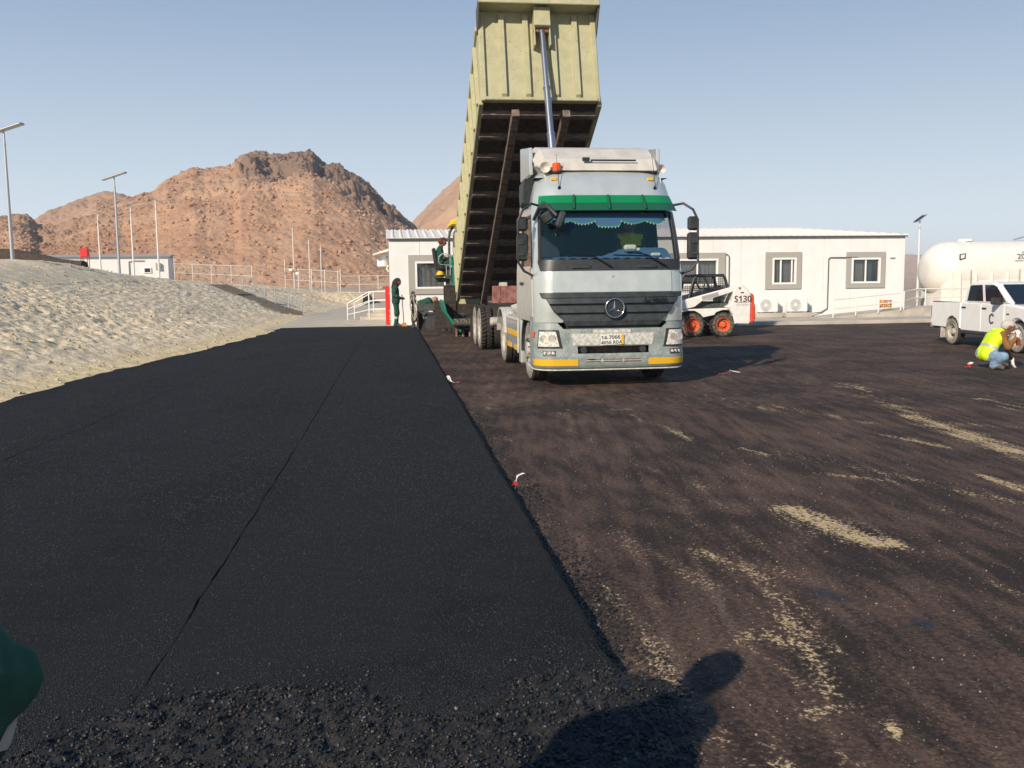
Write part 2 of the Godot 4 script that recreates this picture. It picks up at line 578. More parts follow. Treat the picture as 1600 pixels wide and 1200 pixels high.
func build_terrain() -> void:
	var sand := mt("bank_sand", Color(0.58, 0.475, 0.31), Color(0.76, 0.64, 0.44), 2.3, 0.95, 1.7, 41, 0.0, 0.02)
	relief(sand, grey(42, 0.035, 512, 5), 1.5)
	sand.vertex_color_use_as_albedo = true
	var xs := span(-2.0, -13.0, 0.07)
	xs.append_array(span(-13.3, -38.0, 0.4))
	xs.reverse()
	var zs := span(7.0, -6.0, 0.6)
	zs.append_array(span(-6.1, -34.0, 0.075))
	zs.append_array(span(-34.2, -88.0, 0.25))
	struct("embankment", field(xs, zs, func(x, z): return land(x, z) - 0.012, null, bank_tone), sand)
	var plain := mt("desert_sand", Color(0.36, 0.27, 0.185), Color(0.46, 0.36, 0.26), 40.0, 0.95, 1.4, 43)
	var ax := PackedFloat32Array([-2600, -1500, -900, -600, -400, -300, -220, -160, -120, -90, -70, -55, -46, -40, -37, -36, -35, -20, -2, 10, 25, 37, 38, 39, 42, 50, 65, 90, 130, 200, 320, 500, 900, 1500, 2600])
	var az := PackedFloat32Array([600, 120, 40, 12, 8, 7, 6, -20, -40, -60, -84, -86, -87, -90, -100, -115, -130, -160, -200, -260, -340, -500, -800, -1300, -2000, -3200])
	struct("ground", field(ax, az, land_far), plain)
	# the flat sandy strip and path beside the office, between the bank and the building
	var path := mt("path_sand", Color(0.40, 0.35, 0.27), Color(0.50, 0.445, 0.35), 3.0, 0.95, 1.3, 44)
	struct("path", field(span(-4.6, 7.0, 0.5), span(-33.9, -74.0, 0.8), func(x, z): return 0.035 + n_clod.get_noise_2d(x, z) * 0.006), path)
	# sand ground to the right behind the kerb
	struct("sand_yard", field(span(6.8, 39.0, 0.8), span(-33.0, -87.0, 0.9), func(x, z): return 0.02 + n_swell.get_noise_2d(x, z) * 0.03), plain)
	# mountains: [picture x, picture y] of the skyline; each stands at its own distance
	mountain("hill", [[150, 318], [190, 312], [238, 300], [262, 278], [300, 262], [318, 266], [345, 260], [362, 257], [372, 245], [398, 238], [425, 242], [448, 241], [468, 237], [488, 239], [503, 250], [545, 268], [575, 284], [592, 304], [620, 330], [645, 352], [670, 378], [705, 412], [740, 436]],
		205.0, 112.0, 61, 1.0)
	mountain("hill", [[-60, 352], [0, 342], [30, 335], [44, 338], [58, 352], [90, 352], [120, 346], [150, 334], [190, 330], [230, 338]], 235.0, 150.0, 62, 0.8)
	mountain("hill", [[20, 366], [55, 343], [80, 329], [120, 312], [150, 303], [168, 299], [185, 302], [205, 309], [250, 330], [300, 350], [340, 380]], 420.0, 260.0, 63, 0.5)
	mountain("hill", [[560, 400], [600, 380], [640, 352], [662, 328], [690, 300], [714, 279], [740, 262], [780, 250], [820, 262], [880, 300], [940, 350], [1010, 390], [1080, 420]], 420.0, 250.0, 64, 0.6)
	mountain("hill", [[980, 425], [1120, 415], [1240, 408], [1330, 404], [1400, 398], [1450, 400], [1520, 394], [1600, 396], [1720, 405], [1900, 418]], 1900.0, 1300.0, 65, 0.15)

# where a picture point of the 1600 x 1200 photograph looks: only a direction, the distance is given by what stands there
func sight(px: float, py: float) -> Vector3:
	var yaw := atan(188.0 / 1450.0)
	var pitch := atan(162.0 / 1450.0)
	var b := Basis(Vector3.UP, -yaw) * Basis(Vector3.RIGHT, -pitch) * Basis(Vector3.BACK, -deg_to_rad(0.7))
	var d := b * Vector3((px - 800.0) / 1450.0, -(py - 600.0) / 1450.0, -1.0)
	return d / Vector2(d.x, d.z).length()

func mountain(called: String, sky: Array, dist: float, foot: float, sd: int, crag: float) -> void:
	var big := noise(sd, 3.2 / dist * 2.2, 4, FastNoiseLite.TYPE_SIMPLEX_SMOOTH, FastNoiseLite.FRACTAL_RIDGED)
	var rock := noise(sd + 20, 0.085 * 205.0 / dist, 5, FastNoiseLite.TYPE_SIMPLEX_SMOOTH, FastNoiseLite.FRACTAL_RIDGED)
	var stone := noise(sd + 40, 0.62 * 205.0 / dist, 3)
	stone.noise_type = FastNoiseLite.TYPE_CELLULAR
	stone.cellular_return_type = FastNoiseLite.RETURN_DISTANCE
	stone.fractal_octaves = 2
	var tone := noise(sd + 60, 0.05 * 205.0 / dist, 3)
	var dirs := []
	var tops := []
	var x0: float = sky[0][0]
	var x1: float = sky[-1][0]
	var n := int((x1 - x0) / (1.15 if dist < 300.0 else 1.8))
	var k := 0
	for i in n + 1:
		var px := lerpf(x0, x1, float(i) / n)
		while px > sky[k + 1][0] and k < sky.size() - 2:
			k += 1
		var py := lerpf(sky[k][1], sky[k + 1][1], (px - sky[k][0]) / (sky[k + 1][0] - sky[k][0]))
		var d := sight(px, py)
		dirs.append(Vector2(d.x, d.z).normalized())
		tops.append(EYE + d.y * dist)
	var rows := 190 if dist < 300.0 else 100
	var back := 8
	var v := PackedVector3Array()
	var cc := PackedColorArray()
	var nc := n + 1
	var sc := dist / 205.0
	for j in rows + back + 1:
		var t := float(j) / rows
		for i in nc:
			var r := lerpf(foot, dist, t)
			var p: Vector2 = dirs[i] * r
			var g := 0.0
			if t <= 1.0:
				g = lerpf(pow(t, 1.15), t * t * (3.0 - 2.0 * t), 0.35)
			else:
				g = 1.0 - (t - 1.0) * rows / back * 0.9
				r = dist + (t - 1.0) * rows / back * (dist - foot) * 0.8
				p = dirs[i] * r
			var h: float = -0.2 + (tops[i] + 0.2) * g
			var body := clampf(minf(t * 6.0, 1.0), 0.0, 1.0)
			var b := big.get_noise_2d(p.x, p.y)
			var rk := rock.get_noise_3d(p.x, h * 1.3, p.y)
			var st := stone.get_noise_2d(p.x, p.y)
			var cap := crag * (lerpf(0.22, 1.0, smoothstep(0.33, 0.41, float(i) / n) * (1.0 - smoothstep(0.74, 0.9, float(i) / n))) if crag > 0.9 else 0.6)
			var up := smoothstep(0.66, 0.84, t + b * 0.14) * cap
			var hold := 1.0 - 0.7 * smoothstep(0.9, 1.0, t)
			h += body * sc * (-b * 0.8 * hold * (0.4 + t) - rk * (0.3 + 3.2 * up) * hold - st * (0.45 + 0.5 * up))
			v.append(Vector3(p.x, h, p.y))
			# scree is orange tan, bare rock grey brown; both lie where they lie, in patches
			var tn := tone.get_noise_2d(p.x, p.y)
			var isrock := clampf(up * 0.95 + (0.35 - rk) * 0.12 + smoothstep(-0.5, -0.9, st) * 0.25, 0.0, 1.0)
			var scree := Color(0.385, 0.215, 0.125).lerp(Color(0.475, 0.295, 0.18), clampf(tn + 0.5, 0.0, 1.0))
			var bare := Color(0.165, 0.115, 0.085).lerp(Color(0.235, 0.155, 0.11), clampf(tn * 1.4 + 0.5, 0.0, 1.0))
			cc.append(scree.lerp(bare, isrock))
	var nr := rows + back + 1
	var idx := PackedInt32Array()
	var nn := PackedVector3Array()
	nn.resize(v.size())
	for j in nr:
		for i in nc:
			var a := v[j * nc + mini(i + 1, nc - 1)] - v[j * nc + maxi(i - 1, 0)]
			var b := v[mini(j + 1, nr - 1) * nc + i] - v[maxi(j - 1, 0) * nc + i]
			nn[j * nc + i] = a.cross(b).normalized()
			if j < nr - 1 and i < nc - 1:
				var q := j * nc + i
				idx.append_array([q, q + nc, q + 1, q + 1, q + nc, q + nc + 1])
	var arr := []
	arr.resize(Mesh.ARRAY_MAX)
	arr[Mesh.ARRAY_VERTEX] = v
	arr[Mesh.ARRAY_NORMAL] = nn
	arr[Mesh.ARRAY_COLOR] = cc
	arr[Mesh.ARRAY_INDEX] = idx
	var am := ArrayMesh.new()
	am.add_surface_from_arrays(Mesh.PRIMITIVE_TRIANGLES, arr)
	if not M.has("hill_rock"):
		var m := mk("hill_rock", Color.WHITE, 0.95)
		m.albedo_color = Color.WHITE
		m.vertex_color_use_as_albedo = true
	struct(called, am, M.hill_rock)
	if crag < 0.7: return
	# boulders strewn over the slope
	var list := []
	for i in 6000:
		var q := int(pow(rng.randf(), 0.8) * (rows - 4) + 2) * nc + rng.randi() % nc
		var r := 0.08 + 0.42 * pow(rng.randf(), 5.0)
		list.append([v[q] + Vector3(rng.randf_range(-0.2, 0.2), r * 0.12, 0), r, cc[q] * rng.randf_range(0.86, 1.04)])
	scatter("hill_boulders", "brown boulders strewn over the %s" % ("crag topped hill" if crag > 0.9 else "low rocky spur"), "boulders", stone_mesh(sd + 70), M.hill_rock, list, true)

# ---------------------------------------------------------------- the tack-coated base to be paved
const STROKES := [[2.84,-6.30,3.06,-5.38,0.17,1.35], [2.74,-6.15,2.86,-5.45,0.18,0.80], [2.19,-5.65,2.05,-4.55,0.22,0.50], [2.03,-4.55,1.77,-3.54,0.20,0.62], [1.66,-4.02,1.91,-3.83,0.16,0.72], [1.85,-3.88,1.73,-3.39,0.07,0.95], [1.82,-3.13,1.81,-3.04,0.04,1.30], [1.56,-3.24,1.79,-3.27,0.05,0.95], [1.11,-4.03,1.11,-3.46,0.10,0.62], [0.95,-3.32,1.03,-3.11,0.08,0.55], [2.84,-11.64,3.14,-9.89,0.12,0.50], [3.11,-9.90,3.10,-9.22,0.12,0.85], [3.42,-8.70,3.53,-8.33,0.06,1.15], [3.74,-8.36,4.23,-6.99,0.12,0.80], [3.51,-7.58,4.08,-7.02,0.07,0.75], [4.15,-6.94,4.61,-6.18,0.12,0.78], [7.08,-13.66,6.15,-10.08,0.20,0.75], [6.22,-10.32,5.81,-7.82,0.26,1.00], [5.18,-9.12,5.36,-8.32,0.10,0.90], [4.41,-13.26,4.86,-10.90,0.13,0.60], [4.94,-11.68,5.46,-9.97,0.13,0.66], [7.96,-11.67,7.80,-10.54,0.22,0.75], [4.90,-7.05,4.89,-6.56,0.10,0.95], [6.30,-9.79,6.89,-9.29,0.10,0.60], [1.55,-5.92,1.74,-4.87,0.30,0.42], [2.28,-7.16,2.23,-5.64,0.30,0.36], [1.08,-20.28,1.23,-9.52,0.07,0.50], [12.39,-23.43,13.08,-20.46,0.12,0.60], [12.59,-26.52,12.62,-24.22,0.20,0.50], [1.12,-5.03,1.12,-4.07,0.12,0.45], [1.85,-5.42,2.01,-4.88,0.12,0.60], [1.15,-3.14,1.46,-2.90,0.14,0.50], [1.16,-2.95,1.33,-2.88,0.05,0.80], [3.06,-4.70,3.27,-4.34,0.15,0.42], [6.14,-10.91,7.05,-10.71,0.10,0.50], [3.99,-6.01,3.99,-5.33,0.15,0.40], [2.11,-11.80,2.00,-8.99,0.12,0.35], [6.37,-13.83,7.13,-13.65,0.14,0.45], [2.18,-7.97,2.48,-7.13,0.15,0.36]]

const SPOTS := [[2.29, -4.46, 2.20, -4.60, 0.06], [2.49, -4.01, 2.52, -4.06, 0.05], [2.10, -4.53, 2.14, -4.50, 0.035]]

# colour of the base: dark brown tack coat in patches and streaks, with spilled sand where the photograph has it
func paint_base(size: int, x0: float, z0: float, side: float) -> Array:
	var q := 192
	var dens := PackedFloat32Array()
	dens.resize(q * q)
	for s in STROKES:
		var a := Vector2(s[0], s[1])
		var b := Vector2(s[2], s[3])
		var w: float = s[4] * 2.4
		var lo := Vector2(minf(a.x, b.x) - w - 0.3, minf(a.y, b.y) - w - 0.3)
		var hi := Vector2(maxf(a.x, b.x) + w + 0.3, maxf(a.y, b.y) + w + 0.3)
		for j in range(maxi(0, int((lo.y - z0) / side * q)), mini(q, int((hi.y - z0) / side * q) + 1)):
			for i in range(maxi(0, int((lo.x - x0) / side * q)), mini(q, int((hi.x - x0) / side * q) + 1)):
				var p := Vector2(x0 + (i + 0.5) / q * side, z0 + (j + 0.5) / q * side)
				var c := Geometry2D.get_closest_point_to_segment(p, a, b)
				var e := exp(-p.distance_squared_to(c) / (2.0 * s[4] * s[4] * 0.5))
				dens[j * q + i] = maxf(dens[j * q + i], e * s[5])
	var wet := PackedFloat32Array()
	wet.resize(q * q)
	for s in SPOTS:
		var a := Vector2(s[0], s[1])
		var b := Vector2(s[2], s[3])
		for j in q:
			for i in q:
				var p := Vector2(x0 + (i + 0.5) / q * side, z0 + (j + 0.5) / q * side)
				if p.distance_squared_to(a) > 4.0: continue
				var c := Geometry2D.get_closest_point_to_segment(p, a, b)
				wet[j * q + i] = maxf(wet[j * q + i], exp(-p.distance_squared_to(c) / (2.0 * s[4] * s[4])))
	var gloss := PackedByteArray()
	gloss.resize(size * size)
	var px := side / size
	var get_l := func(n: FastNoiseLite, sx: float, sz: float) -> PackedByteArray:
		var im := Image.create(size, size, false, Image.FORMAT_L8)
		n.offset = Vector3(x0 / px, z0 / px, 0)
		n.frequency = n.frequency * px
		var big := n.get_image(int(size * sx), int(size * sz), false, false, false)
		big.convert(Image.FORMAT_L8)
		if sx != 1.0 or sz != 1.0:
			big.resize(size, size, Image.INTERPOLATE_BILINEAR)
		im = big
		return im.get_data()
	var A: PackedByteArray = get_l.call(noise(71, 0.55, 4), 1.0, 1.0)
	var B: PackedByteArray = get_l.call(noise(72, 5.0, 4), 1.0, 0.25)
	var D: PackedByteArray = get_l.call(noise(73, 22.0, 4), 1.0, 1.0)
	var E: PackedByteArray = get_l.call(noise(74, 60.0, 2), 1.0, 1.0)
	var F: PackedByteArray = get_l.call(noise(75, 7.0, 4), 1.0, 0.035)
	var lutr := PackedByteArray()
	for i in 4096:
		lutr.append(int(round(pow(i / 4095.0, 1.0 / 2.2) * 255.0)))
	var out := PackedByteArray()
	out.resize(size * size * 3)
	var o := 0
	for j in size:
		var fj := clampf((j + 0.5) / size * q - 0.5, 0.0, q - 1.001)
		var j0 := int(fj)
		var tj := fj - j0
		for i in size:
			var k := j * size + i
			var fi := clampf((i + 0.5) / size * q - 0.5, 0.0, q - 1.001)
			var i0 := int(fi)
			var ti := fi - i0
			var kk := j0 * q + i0
			var dn := lerpf(lerpf(dens[kk], dens[kk + 1], ti), lerpf(dens[kk + q], dens[kk + q + 1], ti), tj)
			var a := (A[k] - 128) / 90.0
			var b := (B[k] - 128) / 90.0
			var d := (D[k] - 128) / 90.0
			var e := (E[k] - 128) / 90.0
			var st := (F[j * size + (i + int(j * 0.16)) % size] - 128) / 90.0
			var t := clampf(0.5 + st * 0.38 + a * 0.55 + b * 0.5 + d * 0.42 + e * 0.2, 0.0, 1.0)
			var f := 1.0 + e * 0.35 + d * 0.15
			var r := (0.029 + 0.070 * t) * f
			var g := (0.0200 + 0.0415 * t) * f
			var bl := (0.0162 + 0.0270 * t) * f
			var du := clampf(st * 0.55 + a * 0.5 + e * 0.35 + d * 0.3 - 0.42, 0.0, 1.0) * 0.30
			r = lerpf(r, 0.30, du)
			g = lerpf(g, 0.245, du)
			bl = lerpf(bl, 0.185, du)
			var s := st * 0.16 + dn * 1.05 + b * 0.42 + d * 0.5 + e * 0.42 + a * 0.12 - 0.95
			if s > -0.1:
				s = clampf((s + 0.1) * 3.2, 0.0, 1.0)
				f = 0.86 + e * 0.16 + d * 0.12
				r = lerpf(r, 0.60 * f, s)
				g = lerpf(g, 0.455 * f, s)
				bl = lerpf(bl, 0.245 * f, s)
			elif e > 1.02:
				r = 0.24
				g = 0.20
				bl = 0.15
			var wt := lerpf(lerpf(wet[kk], wet[kk + 1], ti), lerpf(wet[kk + q], wet[kk + q + 1], ti), tj)
			gloss[k] = 232
			if wt > 0.05:
				wt = clampf((wt * 1.0 + d * 0.5 + b * 0.4 + e * 0.2 - 0.6) * 3.0, 0.0, 1.0)
				r = lerpf(r, 0.010, wt)
				g = lerpf(g, 0.011, wt)
				bl = lerpf(bl, 0.014, wt)
				gloss[k] = int(lerpf(232.0, 92.0, wt))
			out[o] = lutr[clampi(int(r * 4095.0), 0, 4095)]
			out[o + 1] = lutr[clampi(int(g * 4095.0), 0, 4095)]
			out[o + 2] = lutr[clampi(int(bl * 4095.0), 0, 4095)]
			o += 3
	var img := Image.create_from_data(size, size, false, Image.FORMAT_RGB8, out)
	img.generate_mipmaps()
	return [ImageTexture.create_from_image(img), ImageTexture.create_from_image(Image.create_from_data(size, size, false, Image.FORMAT_L8, gloss))]

var n_base := noise(81, 0.35, 3)
var n_grit := noise(82, 9.0, 3)

func base_y(x: float, z: float) -> float:
	return n_base.get_noise_2d(x, z) * 0.012 + n_grit.get_noise_2d(x, z) * 0.0035

func build_ground() -> void:
	var near := mk("tack_coat_near", Color.WHITE, 0.9)
	near.albedo_color = Color.WHITE
	var pn := paint_base(1536, 0.5, -11.5, 9.0)
	near.albedo_texture = pn[0]
	near.roughness_texture = pn[1]
	near.roughness = 1.0
	var far := mk("tack_coat_far", Color.WHITE, 0.9)
	far.albedo_color = Color.WHITE
	var pf := paint_base(1024, -2.5, -36.5, 39.0)
	far.albedo_texture = pf[0]
	far.roughness_texture = pf[1]
	far.roughness = 1.0
	for m in [near, far]:
		m.texture_repeat = false
		m.roughness_texture_channel = BaseMaterial3D.TEXTURE_CHANNEL_RED
		m.metallic_specular = 0.3
	relief(near, grey(83, 0.3, 1536, 3), 0.5)
	var uvn := func(x, z): return Vector2((x - 0.5) / 9.0, (z + 11.5) / 9.0)
	var uvf := func(x, z): return Vector2((x + 2.5) / 39.0, (z + 36.5) / 39.0)
	var y := func(x, z): return base_y(x, z)
	struct("paving_base", field(span(0.5, 9.5, 0.03), span(-2.5, -11.5, 0.03), y, uvn), near)
	struct("paving_base", field(span(-2.5, 36.5, 0.25), span(-11.5, -34.4, 0.25), y, uvf), far)
	struct("paving_base", field(span(9.5, 36.5, 0.25), span(2.5, -11.5, 0.25), y, uvf), far)
	struct("paving_base", field(span(-2.5, 9.5, 0.1), span(2.5, -2.5, 0.1), y, uvf), far)
	struct("paving_base", field(span(-6.0, 0.5, 0.2), span(-2.5, -11.5, 0.2), y, uvf), far)

# ---------------------------------------------------------------- the fresh asphalt
const END := [[-6.0, -2.7], [-1.6, -3.05], [-1.38, -3.24], [-1.03, -3.65], [-0.84, -3.73], [-0.46, -3.75], [-0.17, -3.66], [-0.02, -3.46], [0.18, -3.35], [0.38, -3.37], [0.45, -3.66], [0.69, -3.74], [0.95, -3.7]]
var n_edge := noise(91, 1.6, 4)
var n_mat := noise(92, 0.7, 3)

func end_z(x: float) -> float:
	for i in END.size() - 1:
		if x <= END[i + 1][0]:
			return 0.965 * lerpf(END[i][1], END[i + 1][1], clampf((x - END[i][0]) / (END[i + 1][0] - END[i][0]), 0.0, 1.0)) + n_edge.get_noise_1d(x * 4.0) * 0.05
	return -3.57

func crack1(z: float) -> float:
	return lerpf(-1.035, -0.73, clampf((-z - 3.6) / 26.5, 0.0, 1.0)) + n_edge.get_noise_1d(z * 0.8) * 0.016 + 0.03 * sin(-z * 0.22)

func crack2(z: float) -> float:
	return lerpf(-3.6, -2.55, clampf((-z - 8.0) / 25.0, 0.0, 1.0)) + n_edge.get_noise_1d(z * 0.7 + 50.0) * 0.05

func gap(z: float, w: float) -> float:
	return clampf(w * (0.75 + n_edge.get_noise_1d(z * 1.3 + 90.0) * 1.1), 0.0015, 0.05)

# one strip of the mat between two side lines; its sides and end fall to the base
func strip(xl: Callable, xr: Callable, za: float, zb: float, open_end: bool) -> ArrayMesh:
	var nx := 26
	var zs := PackedFloat32Array()
	var z := za
	while z > zb:
		zs.append(z)
		z -= 0.045 if z > -9.0 else 0.12
	zs.append(zb)
	var rows := []
	var vs := PackedVector3Array()
	for j in range(-1, zs.size() + 1):
		var zz := zs[clampi(j, 0, zs.size() - 1)]
		for i in range(-1, nx + 1):
			var l: float = xl.call(zz)
			var r: float = xr.call(zz)
			var x := lerpf(l, r, clampf(float(i) / (nx - 1), 0.0, 1.0))
			var pz := zz
			if open_end:
				var e := end_z(x)
				if zz > e: pz = e
			var yy := 0.085 + n_mat.get_noise_2d(x, pz) * 0.006 + n_grit.get_noise_2d(x, pz) * 0.0018
			if i < 0 or i == nx or j < 0 or j > zs.size() - 1:
				yy = -0.01
				if i == nx and absf(r - 0.87) < 0.2:
					x += 0.075 + n_edge.get_noise_2d(zz * 7.0, 3.0) * 0.04
				if j < 0:
					pz += 0.04
			vs.append(Vector3(x, yy, pz))
	var w := nx + 2
	var h := zs.size() + 2
	var nn := PackedVector3Array()
	var cc := PackedColorArray()
	var idx := PackedInt32Array()
	for j in h:
		for i in w:
			var ii := clampi(i, 1, nx)
			var jj := clampi(j, 1, h - 2)
			var a := vs[j * w + mini(i + 1, nx)] - vs[j * w + maxi(i - 1, 1)]
			var b := vs[mini(j + 1, h - 2) * w + i] - vs[maxi(j - 1, 1) * w + i]
			var n := a.cross(b).normalized()
			if i == 0: n = Vector3(-0.9, 0.4, 0)
			if i == w - 1: n = Vector3(0.75, 0.66, 0)
			if n.y < 0.0: n = -n
			if n.length() < 0.5: n = Vector3.UP
			nn.append(n.normalized())
			var p := vs[j * w + i]
			var t := 1.0 + n_mat.get_noise_2d(p.x * 0.7 + 40.0, p.z * 0.25) * 0.34 + n_mat.get_noise_2d(p.x * 4.0, p.z * 4.0) * 0.22
			cc.append(Color(t, t, t))
			if i < w - 1 and j < h - 1:
				var q := j * w + i
				idx.append_array([q, q + w, q + 1, q + 1, q + w, q + w + 1])
	var arr := []
	arr.resize(Mesh.ARRAY_MAX)
	arr[Mesh.ARRAY_VERTEX] = vs
	arr[Mesh.ARRAY_NORMAL] = nn
	arr[Mesh.ARRAY_COLOR] = cc
	arr[Mesh.ARRAY_INDEX] = idx
	var am := ArrayMesh.new()
	am.add_surface_from_arrays(Mesh.PRIMITIVE_TRIANGLES, arr)
	return am

func stone_mesh(sd: int) -> ArrayMesh:
	var r := RandomNumberGenerator.new()
	r.seed = sd
	var g := (1.0 + sqrt(5.0)) / 2.0
	var p := [Vector3(-1, g, 0), Vector3(1, g, 0), Vector3(-1, -g, 0), Vector3(1, -g, 0), Vector3(0, -1, g), Vector3(0, 1, g), Vector3(0, -1, -g), Vector3(0, 1, -g), Vector3(g, 0, -1), Vector3(g, 0, 1), Vector3(-g, 0, -1), Vector3(-g, 0, 1)]
	for i in 12:
		p[i] = p[i].normalized() * r.randf_range(0.65, 1.2) * Vector3(1.0, 0.75, 0.9)
	var s := mb()
	for f in [[0, 11, 5], [0, 5, 1], [0, 1, 7], [0, 7, 10], [0, 10, 11], [1, 5, 9], [5, 11, 4], [11, 10, 2], [10, 7, 6], [7, 1, 8], [3, 9, 4], [3, 4, 2], [3, 2, 6], [3, 6, 8], [3, 8, 9], [4, 9, 5], [2, 4, 11], [6, 2, 10], [8, 6, 7], [9, 8, 1]]:
		tri(s, p[f[0]], p[f[2]], p[f[1]])
	s.generate_normals()
	return s.commit()

func scatter(called: String, label: String, category: String, mesh: Mesh, m: Material, list: Array, tint := false) -> void:
	var mm := MultiMesh.new()
	mm.transform_format = MultiMesh.TRANSFORM_3D
	mm.use_colors = tint
	mm.mesh = mesh
	mm.instance_count = list.size()
	for i in list.size():
		var a: Array = list[i]
		var b := Basis(Vector3(rng.randf_range(-1, 1), rng.randf_range(-1, 1), rng.randf_range(-1, 1)).normalized(), rng.randf() * TAU).scaled(Vector3.ONE * a[1])
		mm.set_instance_transform(i, Transform3D(b, a[0]))
		if tint: mm.set_instance_color(i, a[2])
	var o := MultiMeshInstance3D.new()
	o.name = numbered(called)
	o.multimesh = mm
	o.material_override = m
	add_child(o)
	tag(o, label, category)
	o.set_meta("kind", "stuff")

func build_lane() -> void:
	var m := mk("fresh_asphalt", Color.WHITE, 0.85)
	m.albedo_color = Color.WHITE
	m.vertex_color_use_as_albedo = true
	m.albedo_texture = patches(93, 0.17, Color(0.0035, 0.004, 0.0045), Color(0.040, 0.043, 0.047), 2.4, -0.03, 1024, 3)
	m.uv1_triplanar = true
	m.metallic_specular = 0.22
	m.uv1_scale = Vector3.ONE / 1.15
	relief(m, grey(94, 0.15, 1024, 3), 0.7)
	var left := func(z: float) -> float: return toe_x(z) + n_edge.get_noise_1d(z * 0.5 + 20.0) * 0.16
	var c2l := func(z: float) -> float: return crack2(z) - gap(z + 9.0, 0.02 if z < -9.0 else 0.004)
	var c2r := func(z: float) -> float: return crack2(z)
	var c1l := func(z: float) -> float: return crack1(z) - gap(z, 0.012)
	var c1r := func(z: float) -> float: return crack1(z)
	var right := func(z: float) -> float: return 0.87 + n_edge.get_noise_1d(z * 2.5) * 0.022
	var cut := -15.1
	for part in [[left, c2l], [c2r, c1l], [c1r, right]]:
		struct("asphalt_road", strip(part[0], part[1], -2.6, cut, true), m)
		struct("asphalt_road", strip(part[0], part[1], cut - 0.026, -34.1, false), m)
	# the loose crumbled mix before the end of the mat
	var lm := mk("loose_asphalt", Color.WHITE, 0.7)
	lm.albedo_color = Color.WHITE
	lm.albedo_texture = patches(95, 0.10, Color(0.005, 0.005, 0.005), Color(0.026, 0.024, 0.022), 1.8, 0.0, 512, 4)
	lm.uv1_triplanar = true
	lm.uv1_scale = Vector3.ONE / 0.9
	var loose_y := func(x: float, z: float) -> float:
		var e := z - end_z(clampf(x, -5.9, 0.94))
		var side := smoothstep(1.35, 0.75, x + n_edge.get_noise_2d(z * 3.0, 8.0) * 0.12)
		var y := lerpf(0.084, 0.03, smoothstep(0.0, 0.7, e)) * side - (1.0 - side) * 0.05
		return y + (n_grit.get_noise_2d(x * 1.3, z * 1.3) * 0.022 + n_clod.get_noise_2d(x * 3.0, z * 3.0) * 0.012) * side
	struct("loose_asphalt", field(span(-3.2, 1.4, 0.022), span(-1.8, -3.85, 0.022), func(x, z): return loose_y.call(x, z) if z > end_z(clampf(x, -5.9, 0.94)) - 0.03 else -0.03), lm)
	var sm := mk("asphalt_stone", Color.WHITE, 0.55)
	sm.albedo_color = Color.WHITE
	sm.vertex_color_use_as_albedo = true
	var lists := [[], [], []]
	var add := func(x: float, y: float, z: float, r: float) -> void:
		var g := rng.randf_range(0.004, 0.017)
		if rng.randf() < 0.02: g = rng.randf_range(0.05, 0.13)
		lists[rng.randi() % 3].append([Vector3(x, y + r * 0.35, z), r, Color(g, g * 0.98, g * 0.96)])
	for i in 62000:
		var x := rng.randf_range(-2.6, 1.25)
		var z := rng.randf_range(-3.8, -2.0)
		if z < end_z(clampf(x, -5.9, 0.94)) - 0.02: continue
		var y: float = loose_y.call(x, z)
		if y < 0.0: continue
		add.call(x, y, z, 0.0032 + 0.0085 * pow(rng.randf(), 3.2))
	for i in 9000:
		var z := -3.3 - 9.0 * pow(rng.randf(), 1.6)
		var f := rng.randf()
		var x := 0.885 + 0.075 * f + 0.25 * pow(rng.randf(), 4.0)
		if rng.randf() < 0.35: continue
		add.call(x, 0.055 * maxf(0.0, 1.0 - (x - 0.87) / 0.085), z, 0.004 + 0.009 * pow(rng.randf(), 2.0))
	for i in 5000:
		var x := rng.randf_range(-0.3, 1.5) + 0.0
		var z := -2.4 - 4.5 * pow(rng.randf(), 1.4)
		if x < 0.97: continue
		if rng.randf() < (x - 0.95) / 0.5: continue
		add.call(x, 0.0, z, 0.003 + 0.006 * pow(rng.randf(), 2.0))
	for i in 420:
		var e := rng.randf_range(-2.0, 0.85)
		add.call(e, 0.085, end_z(e) - 0.25 * pow(rng.randf(), 2.0), rng.randf_range(0.004, 0.010))
	# coarse stones standing in the rolled surface, packed close near the camera
	var coarse := [[], [], []]
	for i in 165000:
		var z := -3.2 - 22.0 * pow(rng.randf(), 2.6)
		var hw := -z * 0.62 + 0.2
		var x := rng.randf_range(maxf(toe_x(z) + 0.3, -hw - 0.3), 0.86)
		if z > end_z(x) - 0.01: continue
		if absf(x - crack1(z) + 0.004) < 0.011 or absf(x - crack2(z) + 0.006) < 0.014: continue
		var scuff := n_edge.get_noise_2d(x * 0.9, z * 0.45)
		var r := (0.0022 + 0.0030 * pow(rng.randf(), 2.0)) * (1.0 + maxf(0.0, scuff - 0.25) * 1.2) * clampf(-z / 5.0, 0.9, 1.5)
		var g := rng.randf_range(0.004, 0.027) if rng.randf() < 0.99 else rng.randf_range(0.05, 0.10)
		coarse[rng.randi() % 3].append([Vector3(x, 0.0845 + n_mat.get_noise_2d(x, z) * 0.006, z), r, Color(g, g * 1.01, g * 1.03)])
	for k in 3:
		lists[k].append_array(coarse[k])
	for k in 3:
		scatter("asphalt_crumbs", ["coarse black crumbs of loose hot asphalt mix before the mat", "medium black crumbs of asphalt mix along the ragged mat edge", "angular black crumbs of asphalt mix strewn beside the mat"][k], "gravel", stone_mesh(101 + k), sm, lists[k], true)
	# pale grit on the dark base
	var grit := []
